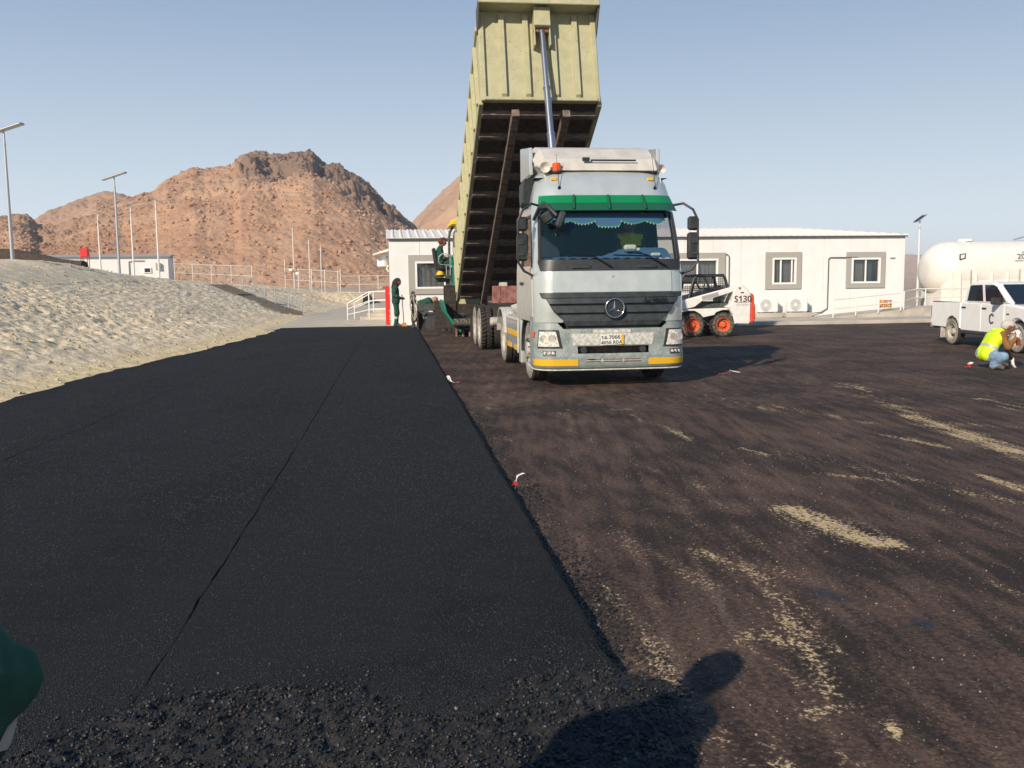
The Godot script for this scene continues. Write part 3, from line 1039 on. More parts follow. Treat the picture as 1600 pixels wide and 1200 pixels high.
	for i in 5200:
		var x := rng.randf_range(1.0, 5.5)
		var z := -2.5 - 7.0 * pow(rng.randf(), 1.3)
		var g := rng.randf_range(0.05, 0.42) * rng.randf()
		grit.append([Vector3(x, base_y(x, z) + 0.001, z), 0.0018 + 0.005 * pow(rng.randf(), 4.0), Color(g + 0.03, g * 0.88 + 0.025, g * 0.68 + 0.02)])
	scatter("loose_grit", "pale grit and small stones strewn over the dark base", "gravel", stone_mesh(111), sm, grit, true)
	# cobbles and clods on the bank
	var clod := mk("bank_stone", Color.WHITE, 0.95)
	clod.albedo_color = Color.WHITE
	clod.vertex_color_use_as_albedo = true
	var cl := []
	for i in 7000:
		var z := -9.0 - 50.0 * pow(rng.randf(), 1.4)
		var x := toe_x(z) - 0.3 - 14.0 * rng.randf()
		var r := 0.012 + 0.06 * pow(rng.randf(), 5.0)
		var g := rng.randf_range(0.75, 1.1)
		cl.append([Vector3(x, land(x, z) - r * 0.1, z), r, Color(0.44 * g, 0.365 * g, 0.25 * g)])
	scatter("bank_clods", "sandy clods and stones lying on the embankment slope", "stones", stone_mesh(121), clod, cl, true)

# ---------------------------------------------------------------- the site office
const OFF := Vector3(0, 0, -35)

func window_at(p: Node, band: Rect2, fr: Rect2, bars: Array, style: int) -> void:
	var w := group_node("window", p)
	var s := mb()
	var z := 0.034
	# the wide grey band round the opening, four mitre-free boards
	for r in [Rect2(band.position.x, fr.end.y, band.size.x, band.end.y - fr.end.y), Rect2(band.position.x, band.position.y, band.size.x, fr.position.y - band.position.y),
			Rect2(band.position.x, fr.position.y, fr.position.x - band.position.x, fr.size.y), Rect2(fr.end.x, fr.position.y, band.end.x - fr.end.x, fr.size.y)]:
		bx(s, Vector3(r.get_center().x, r.get_center().y, z), Vector3(r.size.x, r.size.y, 0.05), 0.006)
	obj("surround", s, M.window_band, w)
	s = mb()
	var t := 0.075
	for r in [Rect2(fr.position.x, fr.end.y - t, fr.size.x, t), Rect2(fr.position.x, fr.position.y, fr.size.x, t), Rect2(fr.position.x, fr.position.y + t, t, fr.size.y - 2 * t), Rect2(fr.end.x - t, fr.position.y + t, t, fr.size.y - 2 * t)]:
		bx(s, Vector3(r.get_center().x, r.get_center().y, 0.02), Vector3(r.size.x, r.size.y, 0.11), 0.006)
	obj("frame", s, M.frame_white, w)
	var xs := [fr.position.x + t]
	for b in bars:
		s = mb()
		bx(s, Vector3(lerpf(fr.position.x, fr.end.x, b), fr.get_center().y, 0.01), Vector3(0.055, fr.size.y - 2 * t, 0.05), 0.005)
		obj("mullion", s, M.frame_white, w)
		xs.append(lerpf(fr.position.x, fr.end.x, b))
	xs.append(fr.end.x - t)
	for i in xs.size() - 1:
		s = mb()
		bx(s, Vector3((xs[i] + xs[i + 1]) * 0.5, fr.get_center().y, -0.012 - 0.012 * (i % 2)), Vector3(xs[i + 1] - xs[i] - 0.03, fr.size.y - 2 * t, 0.008), 0.001)
		obj("pane", s, M.glass_window, w)
	# curtains hanging behind the panes
	for i in xs.size() - 1:
		if style == 1 and i == xs.size() - 2: continue
		var rows := []
		for yy in [fr.position.y + 0.03, fr.end.y - 0.03]:
			var row := []
			for k in 25:
				var u := k / 24.0
				row.append(Vector3(lerpf(xs[i], xs[i + 1], u * (0.62 if style == 2 and i == 1 else 1.0)), yy, -0.16 + sin(u * 31.0 + i) * 0.022))
			rows.append(row)
		s = mb()
		sheet(s, rows)
		obj("curtain", s, M.curtain_blue if style == 2 and i == 1 else M.curtain, w)

func build_office() -> void:
	var o := thing("office_building", "long white panel site office with grey framed windows and ribbed roof", "building", OFF)
	var L := 20.4
	var H := 3.22
	var wins := [[Rect2(0.70, 1.2, 2.7, 1.46), Rect2(0.95, 1.4, 2.2, 1.02), [0.5], 0], [Rect2(10.7, 1.2, 2.25, 1.45), Rect2(11.0, 1.38, 1.66, 1.04), [0.5], 0],
		[Rect2(14.58, 1.21, 1.48, 1.44), Rect2(14.86, 1.39, 0.99, 1.04), [0.36, 0.82], 1], [Rect2(17.92, 1.21, 1.64, 1.42), Rect2(18.14, 1.39, 1.22, 1.01), [0.5], 2]]
	var cuts := [0.0, L]
	var joints := []
	for i in range(1, 18):
		joints.append(i * L / 18.0)
	cuts.append_array(joints)
	for w in wins:
		cuts.append_array([w[1].position.x, w[1].end.x])
	cuts.sort()
	for i in cuts.size() - 1:
		var a: float = cuts[i]
		var b: float = cuts[i + 1]
		if b - a < 0.004: continue
		var ga := 0.004 if joints.has(a) else 0.0
		var gb := 0.004 if joints.has(b) else 0.0
		var spans := [Vector2(0.05, H)]
		for w in wins:
			if (a + b) * 0.5 > w[1].position.x and (a + b) * 0.5 < w[1].end.x:
				spans = [Vector2(0.05, w[1].position.y), Vector2(w[1].end.y, H)]
		for sp in spans:
			var s := mb()
			bx(s, Vector3((a + ga + b - gb) * 0.5, (sp.x + sp.y) * 0.5, -0.03), Vector3(b - a - ga - gb, sp.y - sp.x, 0.06), 0.003)
			obj("wall_panel", s, M.wall_white, o)
	for w in wins:
		window_at(o, w[0], w[1], w[2], w[3])
	# ends, rear, floor and ceiling close the rooms
	var s := mb()
	bx(s, Vector3(0.03, H * 0.5 + 0.025, -3.55), Vector3(0.06, H - 0.05, 6.96), 0.003)
	obj("end_wall", s, M.wall_white, o)
	s = mb()
	bx(s, Vector3(L - 0.03, H * 0.5 + 0.025, -3.55), Vector3(0.06, H - 0.05, 6.96), 0.003)
	obj("end_wall", s, M.wall_white, o)
	s = mb()
	bx(s, Vector3(L * 0.5, H * 0.5 + 0.025, -7.07), Vector3(L, H - 0.05, 0.06), 0.003)
	obj("rear_wall", s, M.wall_white, o)
	s = mb()
	bx(s, Vector3(L * 0.5, 0.12, -3.5), Vector3(L - 0.14, 0.06, 6.9), 0.003)
	obj("floor", s, M.concrete, o)
	s = mb()
	bx(s, Vector3(L * 0.5, H - 0.1, -3.5), Vector3(L - 0.14, 0.06, 6.9), 0.003)
	obj("ceiling", s, M.wall_white, o)
	s = mb()
	bx(s, Vector3(L * 0.5, 3.24, 0.06), Vector3(L + 0.1, 0.045, 0.1), 0.004)
	obj("eave_shadow_strip", s, M.gasket, o)  # dark strip painted as the shadow line under the roof edge
	# ribbed roof sheets, shorter towards the hipped end
	var n := 66
	var wd := (L + 0.2) / n
	var slope := 0.135
	s = mb()
	prism(s, [Vector2(-wd * 0.5, 0), Vector2(wd * 0.5, 0), Vector2(wd * 0.5, 0.012), Vector2(wd * 0.5 - 0.03, 0.05), Vector2(wd * 0.5 - 0.08, 0.05), Vector2(wd * 0.5 - 0.11, 0.012), Vector2(-wd * 0.5, 0.012)], Vector3(0, 0, -0.5), FRONT, 0.5, 0.0)
	s.generate_normals()
	var sheet_mesh := s.commit()
	for i in n:
		var x := -0.1 + (i + 0.5) * wd
		var len := 3.6 * clampf((L + 0.25 - x) / 3.6, 0.08, 1.0)
		for side in [0, 1]:
			var p := put("roof_sheet", sheet_mesh, M.roof_sheet, o)
			var b := Basis(Vector3.RIGHT, atan(slope))
			if side == 1: b = Basis(Vector3.UP, PI) * b
			p.transform = Transform3D(b * Basis.from_scale(Vector3(0.995, 1, len)), Vector3(x, 3.265, 0.14 if side == 0 else -7.24))
	# refrigerant lines run in thin dark conduit over the wall to the outdoor units: built with those units
	var u := ac_unit("split air conditioner outdoor unit beside the orange loader bumper", Vector3(14.52, 0.30, -34.62))
	s = mb()
	tube(s, [Vector3(-2.2, 2.28, -0.34), Vector3(-1.5, 2.28, -0.34), Vector3(-1.42, 2.2, -0.34), Vector3(-1.42, 0.12, -0.34), Vector3(-1.3, 0.05, -0.3), Vector3(-0.42, 0.12, -0.1)], 0.02, 6)
	obj("conduit", s, M.gasket, u)
	u = ac_unit("split air conditioner outdoor unit nearest the conduit curving to the wheelchair ramp", Vector3(15.73, 0.30, -34.62))
	s = mb()
	tube(s, [Vector3(0.42, 0.1, -0.1), Vector3(0.75, -0.06, -0.25), Vector3(1.2, -0.02, -0.33), Vector3(1.44, 0.12, -0.34), Vector3(1.45, 2.06, -0.34), Vector3(1.52, 2.12, -0.34), Vector3(2.65, 2.12, -0.31)], 0.02, 6)
	obj("conduit", s, M.gasket, u)
	for i in 2:
		var b := thing("concrete_plinth", ["low concrete plinth under the air conditioner beside the loader bumper", "low concrete plinth under the air conditioner nearest the ramp"][i], "plinth", Vector3(14.52 + 1.21 * i, 0.12, -34.55), 0.0, "plinths under the air conditioner units")
		s = mb()
		bx(s, Vector3(0, 0.09, 0), Vector3(1.05, 0.18, 0.5), 0.015)
		obj("block", s, M.concrete, b)
	# pavement and kerb before the office
	s = mb()
	prism(s, [Vector2(4.6, -35.4), Vector2(30.0, -36.4), Vector2(30.0, -30.6), Vector2(13.0, -31.2), Vector2(4.6, -31.6)], Vector3(0, 0.03, 0), TOP, 0.09, 0.02)
	s.generate_normals()
	struct("pavement", s.commit(), M.concrete)
	s = mb()
	prism(s, [Vector2(-2.2, -35.3), Vector2(1.3, -35.05), Vector2(1.25, -34.2), Vector2(-3.9, -34.25)], Vector3(0, 0.02, 0), TOP, 0.045, 0.01)
	s.generate_normals()
	struct("kerb_slab", s.commit(), M.concrete)
	# ramp with railing
	var r := thing("access_ramp", "sloping concrete ramp rising along the office wall", "ramp", Vector3(16.3, 0.12, -33.9))
	s = mb()
	prism(s, [Vector2(0, 0), Vector2(6.2, 0), Vector2(6.2, 0.36), Vector2(4.3, 0.36), Vector2(0.1, 0.03)], Vector3.ZERO, FRONT, 0.75, 0.01)
	obj("slab", s, M.concrete, r)
	railing("white tube railing climbing with the ramp along the office", [Vector3(16.5, 0.13, -33.1), Vector3(17.4, 0.2, -33.1), Vector3(18.3, 0.28, -33.1), Vector3(19.2, 0.35, -33.1)], 0.68, 1)
	railing("level white tube railing round the landing past the office corner", [Vector3(19.35, 0.4, -33.15), Vector3(20.75, 0.48, -34.6), Vector3(21.1, 0.48, -34.6), Vector3(22.2, 0.48, -34.6), Vector3(24.2, 0.48, -34.6)], 0.66, 1)
	# crate by the ramp
	var k := thing("wooden_crate", "small orange brown slatted crate on the ramp by the wall", "crate", Vector3(18.95, 0.46, -33.75), 0.25)
	for i in 4:
		s = mb()
		bx(s, Vector3(0, 0.035 + i * 0.075, 0.13), Vector3(0.36, 0.055, 0.018), 0.004)
		obj("slat", s, M.pallet_wood, k)
		s = mb()
		bx(s, Vector3(-0.19, 0.035 + i * 0.075, 0), Vector3(0.018, 0.055, 0.24), 0.004)
		obj("slat", s, M.pallet_wood, k)
	for x in [-0.15, 0.15]:
		for z in [-0.1, 0.105]:
			s = mb()
			bx(s, Vector3(x, 0.15, z), Vector3(0.04, 0.3, 0.03), 0.004)
			obj("post", s, M.pallet_wood, k)
	s = mb()
	bx(s, Vector3(0, 0.02, 0), Vector3(0.34, 0.02, 0.22), 0.003)
	obj("base", s, M.pallet_wood, k)
	# small lamp on the wall by the corner
	var lamp := thing("wall_lamp", "small white wall lamp under the eave by the office corner", "lamp", OFF + Vector3(19.85, 2.42, 0.0))
	s = mb()
	bx(s, Vector3(0, 0, 0.035), Vector3(0.22, 0.05, 0.07), 0.01)
	obj("housing", s, M.frame_white, lamp)
	s = mb()
	bx(s, Vector3(0, -0.035, 0.05), Vector3(0.16, 0.02, 0.04), 0.005)
	obj("lens", s, M.curtain, lamp)
	# awning and drum on the end wall
	var aw := thing("awning", "small white sloping awning with a hanging drum on the office end wall", "awning", Vector3(-0.01, 2.2, -36.0))
	s = mb()
	prism(s, [Vector2(0, 0.72), Vector2(-0.6, 0.52), Vector2(-0.6, 0.47), Vector2(0, 0.62)], Vector3.ZERO, FRONT, 0.5, 0.008)
	obj("roof_sheet", s, M.roof_sheet, aw)
	s = mb()
	lathe(s, [Vector2(0, 0), Vector2(0, 0.17), Vector2(0.03, 0.2), Vector2(0.42, 0.2), Vector2(0.42, 0)], Vector3(-0.25, 0.05, 0), Vector3.UP, 20)
	obj("drum", s, M.wall_white, aw)
	s = mb()
	tube(s, [Vector3(-0.02, 0.1, 0.1), Vector3(-0.1, -0.02, 0.1), Vector3(-0.02, -0.14, 0.1)], 0.025, 6)
	obj("pipe", s, M.frame_white, aw)
	# red post
	var rp := thing("red_post", "tall bright red steel channel post standing by the office corner", "post", Vector3(-0.06, 0.05, -35.45))
	s = mb()
	bx(s, Vector3(0, 0.74, 0), Vector3(0.24, 1.46, 0.08), 0.012)
	obj("channel", s, M.red_paint, rp)
	for yy in [0.12, 0.22, 0.34, 0.55, 1.2]:
		s = mb()
		lathe(s, [Vector2(0, 0.0), Vector2(0.0, 0.018), Vector2(0.012, 0.018), Vector2(0.012, 0)], Vector3(0.03, yy, 0.04), Vector3.BACK, 8)
		obj("bolt", s, M.frame_white, rp)
	# steps up to the end door with white rails
	var st := thing("entrance_steps", "grey concrete steps beside the end of the white office", "steps", Vector3(0, 0.035, -41.6))
	for i in 3:
		s = mb()
		var w := 1.3 - i * 0.3
		bx(s, Vector3(-w * 0.5 - 0.02, 0.07 + i * 0.15, 0), Vector3(w, 0.148, 1.2), 0.012)
		obj("step", s, M.concrete, st)
	railing("white tube railing sloping up the concrete office steps", [Vector3(-1.85, 0.04, -41.0), Vector3(-0.92, 0.1, -41.0), Vector3(-0.14, 0.1, -41.0)], [0.72, 1.15, 1.18], 2)
	railing("second white tube railing on the far side of the office steps", [Vector3(-1.6, 0.04, -42.3), Vector3(-0.75, 0.1, -42.3), Vector3(-0.14, 0.1, -42.3)], [0.72, 1.15, 1.18], 2)

func ac_unit(label: String, at: Vector3) -> Node3D:
	var u := thing("air_conditioner", label, "air conditioner", at)
	var s := mb()
	bx(s, Vector3(0, 0.3, 0), Vector3(0.80, 0.54, 0.28), 0.02)
	obj("casing", s, M.wall_white, u)
	s = mb()
	for r in [0.07, 0.11, 0.15, 0.19, 0.225]:
		var ring := []
		for k in 25:
			ring.append(Vector3(-0.1 + cos(TAU * k / 24) * r, 0.3 + sin(TAU * k / 24) * r, 0.155))
		tube(s, ring, 0.006, 4, false)
	for k in 12:
		var a := TAU * k / 12
		tube(s, [Vector3(-0.1 + cos(a) * 0.05, 0.3 + sin(a) * 0.05, 0.157), Vector3(-0.1 + cos(a) * 0.23, 0.3 + sin(a) * 0.23, 0.15)], 0.004, 4)
	obj("fan_guard", s, M.frame_white, u)
	s = mb()
	lathe(s, [Vector2(0, 0), Vector2(0, 0.23), Vector2(0.006, 0.23), Vector2(0.006, 0)], Vector3(-0.1, 0.3, 0.139), Vector3.BACK, 28)
	obj("fan_recess", s, M.curtain, u)
	s = mb()
	lathe(s, [Vector2(0, 0.0), Vector2(0, 0.06), Vector2(0.02, 0.05), Vector2(0.02, 0)], Vector3(-0.1, 0.3, 0.146), Vector3.BACK, 16)
	obj("fan_hub", s, M.frame_white, u)
	for k in 3:
		s = mb()
		var a := TAU * k / 3 + 0.4
		prism(s, [Vector2(0.05, -0.03), Vector2(0.21, -0.02), Vector2(0.2, 0.1), Vector2(0.05, 0.04)], Vector3(-0.1, 0.3, 0.149), Basis(Vector3.BACK, a) * FRONT, 0.002)
		obj("fan_blade", s, M.window_band, u)
	for x in [-0.28, 0.28]:
		s = mb()
		bx(s, Vector3(x, 0.017, 0), Vector3(0.08, 0.035, 0.32), 0.005)
		obj("foot", s, M.window_band, u)
	return u

func railing(label: String, pts: Array, high, mids: int) -> Node3D:
	var o := thing("railing", label, "railing", pts[0])
	var tops := []
	for i in pts.size():
		var h: float = high[i] if high is Array else high
		var p: Vector3 = pts[i] - pts[0]
		tops.append(p + Vector3(0, h, 0))
		var s := mb()
		tube(s, [p, p + Vector3(0, h, 0)], 0.024, 8)
		obj("post", s, M.rail_white, o)
	var s2 := mb()
	tube(s2, tops, 0.026, 8)
	obj("top_rail", s2, M.rail_white, o)
	for m in mids:
		var row := []
		for i in pts.size():
			var h: float = high[i] if high is Array else high
			row.append(pts[i] - pts[0] + Vector3(0, h * (m + 1.0) / (mids + 1.0), 0))
		s2 = mb()
		tube(s2, row, 0.02, 8)
		obj("middle_rail", s2, M.rail_white, o)
	return o

# ---------------------------------------------------------------- lamps, far building, fence, stairs on the bank
func ground_at(x: float, z: float) -> float:
	return bank(x, z) if x < 6.0 else 0.0

func lamp_post(label: String, x: float, z: float, top: float, panel: Vector2, tilt: float, turn: float, m: Material, group := "") -> void:
	var y := ground_at(x, z) - 0.05
	var o := thing("street_lamp", label, "street lamp", Vector3(x, y, z), turn, group)
	var h := top - y
	var s := mb()
	tube(s, [Vector3(0, 0, 0), Vector3(0, h * 0.85, 0), Vector3(0, h, 0)], [0.085, 0.055, 0.04], 10)
	obj("pole", s, m, o)
	s = mb()
	bx(s, Vector3(0, 0.03, 0), Vector3(0.34, 0.05, 0.34), 0.01)
	obj("base_plate", s, m, o)
	s = mb()
	lathe(s, [Vector2(-0.06, 0.06), Vector2(0.06, 0.06)], Vector3(0, h * 0.9, 0), Vector3.UP, 10)
	obj("collar", s, M.galvanised, o)
	var b := Basis(Vector3.BACK, tilt)
	s = mb()
	bx(s, Vector3(0, h + 0.06, 0), Vector3(panel.x, 0.05, panel.y), 0.01, b)
	obj("solar_lamp_head", s, M.galvanised, o)
	s = mb()
	bx(s, Vector3(0, h + 0.06, 0) + b * Vector3(0, 0.031, 0), Vector3(panel.x - 0.05, 0.008, panel.y - 0.04), 0.002, b)
	obj("solar_panel", s, M.solar_dark, o)
	s = mb()
	bx(s, Vector3(0, h + 0.06, 0) + b * Vector3(panel.x * 0.5 - 0.05, 0.0, 0), Vector3(0.1, 0.09, panel.y * 0.8), 0.01, b)
	obj("end_cap", s, M.galvanised, o)

func build_background() -> void:
	lamp_post("tall solar street lamp at the near end of the bank", -16.5, -43.9, 8.4, Vector2(1.75, 0.45), 0.3, -0.12, M.galvanised)
	lamp_post("solar street lamp on the bank before the white far building", -16.2, -59.2, 8.1, Vector2(1.5, 0.45), 0.3, -0.12, M.galvanised)
	lamp_post("thin solar street lamp before the shaded end of the far building", -18.5, -78.8, 8.4, Vector2(1.5, 0.5), -0.45, 0.3, M.pole_white)
	lamp_post("thin solar street lamp between two others before the far building wall", -20.5, -79.0, 8.1, Vector2(1.2, 0.5), 0.3, 0.2, M.pole_white)
	lamp_post("thin short solar street lamp close to the red water tank", -23.2, -79.5, 7.4, Vector2(0.9, 0.5), -0.35, 0.2, M.pole_white)
	lamp_post("solar street lamp between the office and the white tank", 33.95, -56.6, 5.25, Vector2(0.9, 0.4), 0.55, 0.2, M.pole_white)
	# far building
	var f := thing("far_building", "low white flat roofed building on the shelf below the hill", "building", Vector3(-23.2, 1.9, -103.0), 0.13)
	var s := mb()
	bx(s, Vector3(-6.0, 1.35, -3), Vector3(12.0, 2.7, 6), 0.02)
	obj("wall", s, M.wall_white, f)
	s = mb()
	prism(s, [Vector2(0.3, 2.7), Vector2(-3, 3.05), Vector2(-6.3, 2.7)], Vector3(-6, 0, 0), SIDE, 6.2, 0.0)
	obj("roof", s, M.window_band, f)
	s = mb()
	bx(s, Vector3(-2.1, 1.3, 0.05), Vector3(0.8, 0.6, 0.12), 0.02)
	var w := obj("window", s, M.frame_white, f)
	s = mb()
	bx(s, Vector3(-2.1, 1.3, 0.115), Vector3(0.55, 0.4, 0.02), 0.004)
	obj("pane", s, M.glass_dark, w)
	s = mb()
	bx(s, Vector3(-1.0, 1.7, 0.15), Vector3(0.5, 0.7, 0.3), 0.02)
	obj("vent_box", s, M.window_band, f)
	s = mb()
	tube(s, [Vector3(-3.9, 0.2, 0.08), Vector3(-3.9, 2.2, 0.08), Vector3(-3.5, 2.3, 0.08), Vector3(-2.4, 2.3, 0.08)], 0.06, 6)
	obj("drain_pipe", s, M.window_band, f)
	# red water tank on legs
	var rt := thing("red_tank", "small red box tank on thin legs before the far building", "tank", Vector3(-29.9, 2.2, -97.6))
	s = mb()
	bx(s, Vector3(0, 2.72, 0), Vector3(0.72, 0.86, 0.72), 0.04)
	obj("box", s, M.red_paint, rt)
	for x in [-0.3, 0.3]:
		for z in [-0.3, 0.3]:
			s = mb()
			tube(s, [Vector3(x, 0, z), Vector3(x, 2.3, z)], 0.035, 6)
			obj("leg", s, M.rust_red, rt)
	# low dark mound behind the crest, added as the shade of a berm
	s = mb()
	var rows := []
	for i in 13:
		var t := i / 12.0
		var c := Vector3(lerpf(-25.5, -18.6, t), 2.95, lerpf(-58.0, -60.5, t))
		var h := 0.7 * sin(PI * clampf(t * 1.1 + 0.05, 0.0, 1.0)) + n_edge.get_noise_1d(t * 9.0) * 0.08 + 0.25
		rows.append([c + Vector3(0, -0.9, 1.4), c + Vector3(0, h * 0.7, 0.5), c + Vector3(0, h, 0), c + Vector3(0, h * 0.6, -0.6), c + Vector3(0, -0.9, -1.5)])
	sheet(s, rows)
	var em := mt("berm_shade", Color(0.05, 0.033, 0.024), Color(0.11, 0.075, 0.052), 0.9, 0.95, 1.6, 46)  # dark brown carries the shaded cut in its colour
	var sp := obj("berm_shade_mound", s, em)
	tag(sp, "long low dark mound painting berm shade along the crest of the bank", "shade mound")
	# wire fence enclosure
	wire_fence("wire mesh fence panel with a tall mast behind it", Vector3(-8.7, 1.0, -80.3), Vector3(-4.3, 0.7, -79.7), 1.95, 5)
	wire_fence("plain wire fence line running behind the office steps", Vector3(-4.1, 0.75, -79.8), Vector3(0.6, 0.75, -79.6), 1.5, 4)
	wire_fence("wire fence along the crest beside the far building", Vector3(-21.4, 1.9, -97.5), Vector3(-12.5, 1.4, -88.0), 1.9, 5)
	for mp in [[-8.05, -81.2, 6.4, "tallest thin mast rising behind the wire fence, with two small boxes"], [-6.75, -81.4, 5.3, "middle thin mast rising behind the wire fence"], [-5.75, -81.0, 4.8, "shortest thin mast rising behind the wire fence"]]:
		var o := thing("mast", mp[3], "mast", Vector3(mp[0], 0.6, mp[1]))
		s = mb()
		tube(s, [Vector3.ZERO, Vector3(0, mp[2] - 0.6, 0)], [0.05, 0.03], 8)
		obj("pole", s, M.pole_white, o)
		s = mb()
		bx(s, Vector3(0, 0.03, 0), Vector3(0.3, 0.06, 0.3), 0.01)
		obj("base_plate", s, M.galvanised, o)
		if mp[2] > 6.0:
			for q in [[-0.25, 2.2], [0.3, 1.9]]:
				s = mb()
				bx(s, Vector3(q[0], q[1], 0.1), Vector3(0.3, 0.22, 0.2), 0.02)
				obj("camera_box", s, M.frame_white, o)
	# stairs on the bank with steel handrails
	var a := Vector3(-4.9, 0.12, -47.3)
	var b := Vector3(-10.6, 0.0, -59.5)
	var stt := thing("bank_stairs", "dark weathered steps climbing diagonally up the sandy bank", "stairs", a)
	var dir := Vector3(b.x - a.x, 0, b.z - a.z)
	var bas := Basis.looking_at(dir.normalized(), Vector3.UP)
	var stm := mt("step_grey", Color(0.10, 0.085, 0.065), Color(0.19, 0.165, 0.13), 0.8, 0.9, 1.5, 47)
	for i in 26:
		var t := (i + 0.5) / 26.0
		var p := a + dir * t
		s = mb()
		bx(s, Vector3(p.x, bank(p.x, p.z) + 0.0, p.z) - a, Vector3(1.1, 0.22, 0.5), 0.015, bas)
		obj("step", s, stm, stt)
	var side := bas * Vector3.RIGHT * 0.65
	for q in [[0.02, 0.12], [0.45, 0.55]]:
		var hr := thing("handrail", ["short steel handrail at the foot of the bank stairs", "short steel handrail halfway up the bank stairs"][0 if q[0] < 0.2 else 1], "handrail", a + dir * q[0] + side)
		hr.position.y = bank(hr.position.x, hr.position.z) - 0.05
		var pts := []
		for t in [q[0], (q[0] + q[1]) * 0.5 + 0.09, q[1] + 0.2]:
			var p: Vector3 = a + dir * t + side
			p.y = bank(p.x, p.z) - 0.05
			pts.append(p - hr.position)
			s = mb()
			tube(s, [p - hr.position, p - hr.position + Vector3(0, 1.05, 0)], 0.03, 8)
			obj("post", s, M.galvanised, hr)
		for hgt in [1.03, 0.55]:
			s = mb()
			var row := []
			for p in pts: row.append(p + Vector3(0, hgt, 0))
			tube(s, row, 0.025, 6)
			obj("rail", s, M.galvanised, hr)

func wire_fence(label: String, a: Vector3, b: Vector3, h: float, n: int) -> void:
	var o := thing("wire_fence", label, "fence", a)
	var d := b - a
	for i in n:
		var s := mb()
		var p := d * (i / (n - 1.0))
		var tall := h * (1.35 if i == 0 else 1.0)
		tube(s, [p, p + Vector3(0, tall, 0)], 0.032, 6)
		obj("post", s, M.pole_white, o)
	for y in [0.08, h * 0.5, h - 0.05]:
		var s := mb()
		tube(s, [Vector3(0, y, 0), d + Vector3(0, y, 0)], 0.018, 5)
		obj("rail", s, M.pole_white, o)
	var s2 := mb()
	var len := d.length()
	var k := 0.0
	while k < len:
		for sg in [0.0, 1.0]:
			var p0 := d * (k / len)
			var p1 := d * clampf((k + h) / len, 0.0, 1.0)
			var hh := h * minf(1.0, (len - k) / h)
			if sg == 0.0: tube(s2, [p0 + Vector3(0, 0.05, 0), p1 + Vector3(0, hh, 0)], 0.0045, 3, false)
			else: tube(s2, [p0 + Vector3(0, h, 0), p1 + Vector3(0, h - hh + 0.05, 0)], 0.0045, 3, false)
		k += 0.14
	obj("wire_mesh", s2, M.wire, o)

# ---------------------------------------------------------------- wheels
# a wheel facing +x or -x (out); dish < 0 sinks the rim, > 0 lets the hub stand out
func wheel(p: Node, c: Vector3, r: float, w: float, out: float, dish: float, side_mat: Material, rim_mat: Material, lugs := 0, twin := false) -> void:
	var g := group_node("wheel", p, c)
	var ax := Vector3(out, 0, 0)
	var h := w * 0.5
	var s := mb()
	lathe(s, [Vector2(-h, r * 0.86), Vector2(-h + 0.03, r * 0.985), Vector2(-h * 0.2, r), Vector2(-h * 0.14, r - 0.014), Vector2(h * 0.14, r - 0.014), Vector2(h * 0.2, r), Vector2(h - 0.03, r * 0.985), Vector2(h - 0.004, r * 0.93)], Vector3.ZERO, ax, 40)
	if twin:
		lathe(s, [Vector2(-h - 0.05, r * 0.6), Vector2(-h - 0.03, r * 0.86), Vector2(-h - 0.06, r * 0.985), Vector2(-h - w, r * 0.985), Vector2(-h - w - 0.03, r * 0.86), Vector2(-h - w - 0.03, r * 0.5)], Vector3.ZERO, ax, 32)
	for k in lugs:
		for e in [-1.0, 1.0]:
			var a := TAU * (k + (0.25 if e > 0 else 0.0)) / lugs
			var b := Basis(Vector3.RIGHT, a)
			bx(s, b * Vector3(0, r, 0) + Vector3(out * e * h * 0.55, 0, 0), Vector3(h * 0.85, r * 0.09, r * 0.10), 0.006, b * Basis(Vector3.UP, 0.5 * e))
	obj("tyre", s, M.tyre, g)
	s = mb()
	lathe(s, [Vector2(h - 0.004, r * 0.93), Vector2(h + 0.012, r * 0.84), Vector2(h + 0.01, r * 0.72), Vector2(h - 0.012, r * 0.60)], Vector3.ZERO, ax, 40)
	obj("sidewall", s, side_mat, g)
	s = mb()
	var d := dish
	lathe(s, [Vector2(h - 0.012, r * 0.60), Vector2(h - 0.004, r * 0.575), Vector2(h - 0.02, r * 0.55), Vector2(h - 0.05 + minf(d, 0.0), r * 0.50), Vector2(h - 0.05 + d, r * 0.44), Vector2(h - 0.055 + d, r * 0.27), Vector2(h - 0.03 + d, r * 0.24), Vector2(h + 0.0 + d * 0.8, r * 0.2), Vector2(h + 0.005 + d * 0.8, 0.0)], Vector3.ZERO, ax, 32)
	obj("rim", s, rim_mat, g)
	s = mb()
	for k in 10:
		var a := TAU * k / 10.0
		var q := Vector3(out * (h - 0.05 + d), cos(a) * r * 0.35, sin(a) * r * 0.35)
		lathe(s, [Vector2(0, 0.016), Vector2(0.03, 0.014), Vector2(0.03, 0)], q, ax, 6)
	obj("wheel_nuts", s, M.chassis, g)

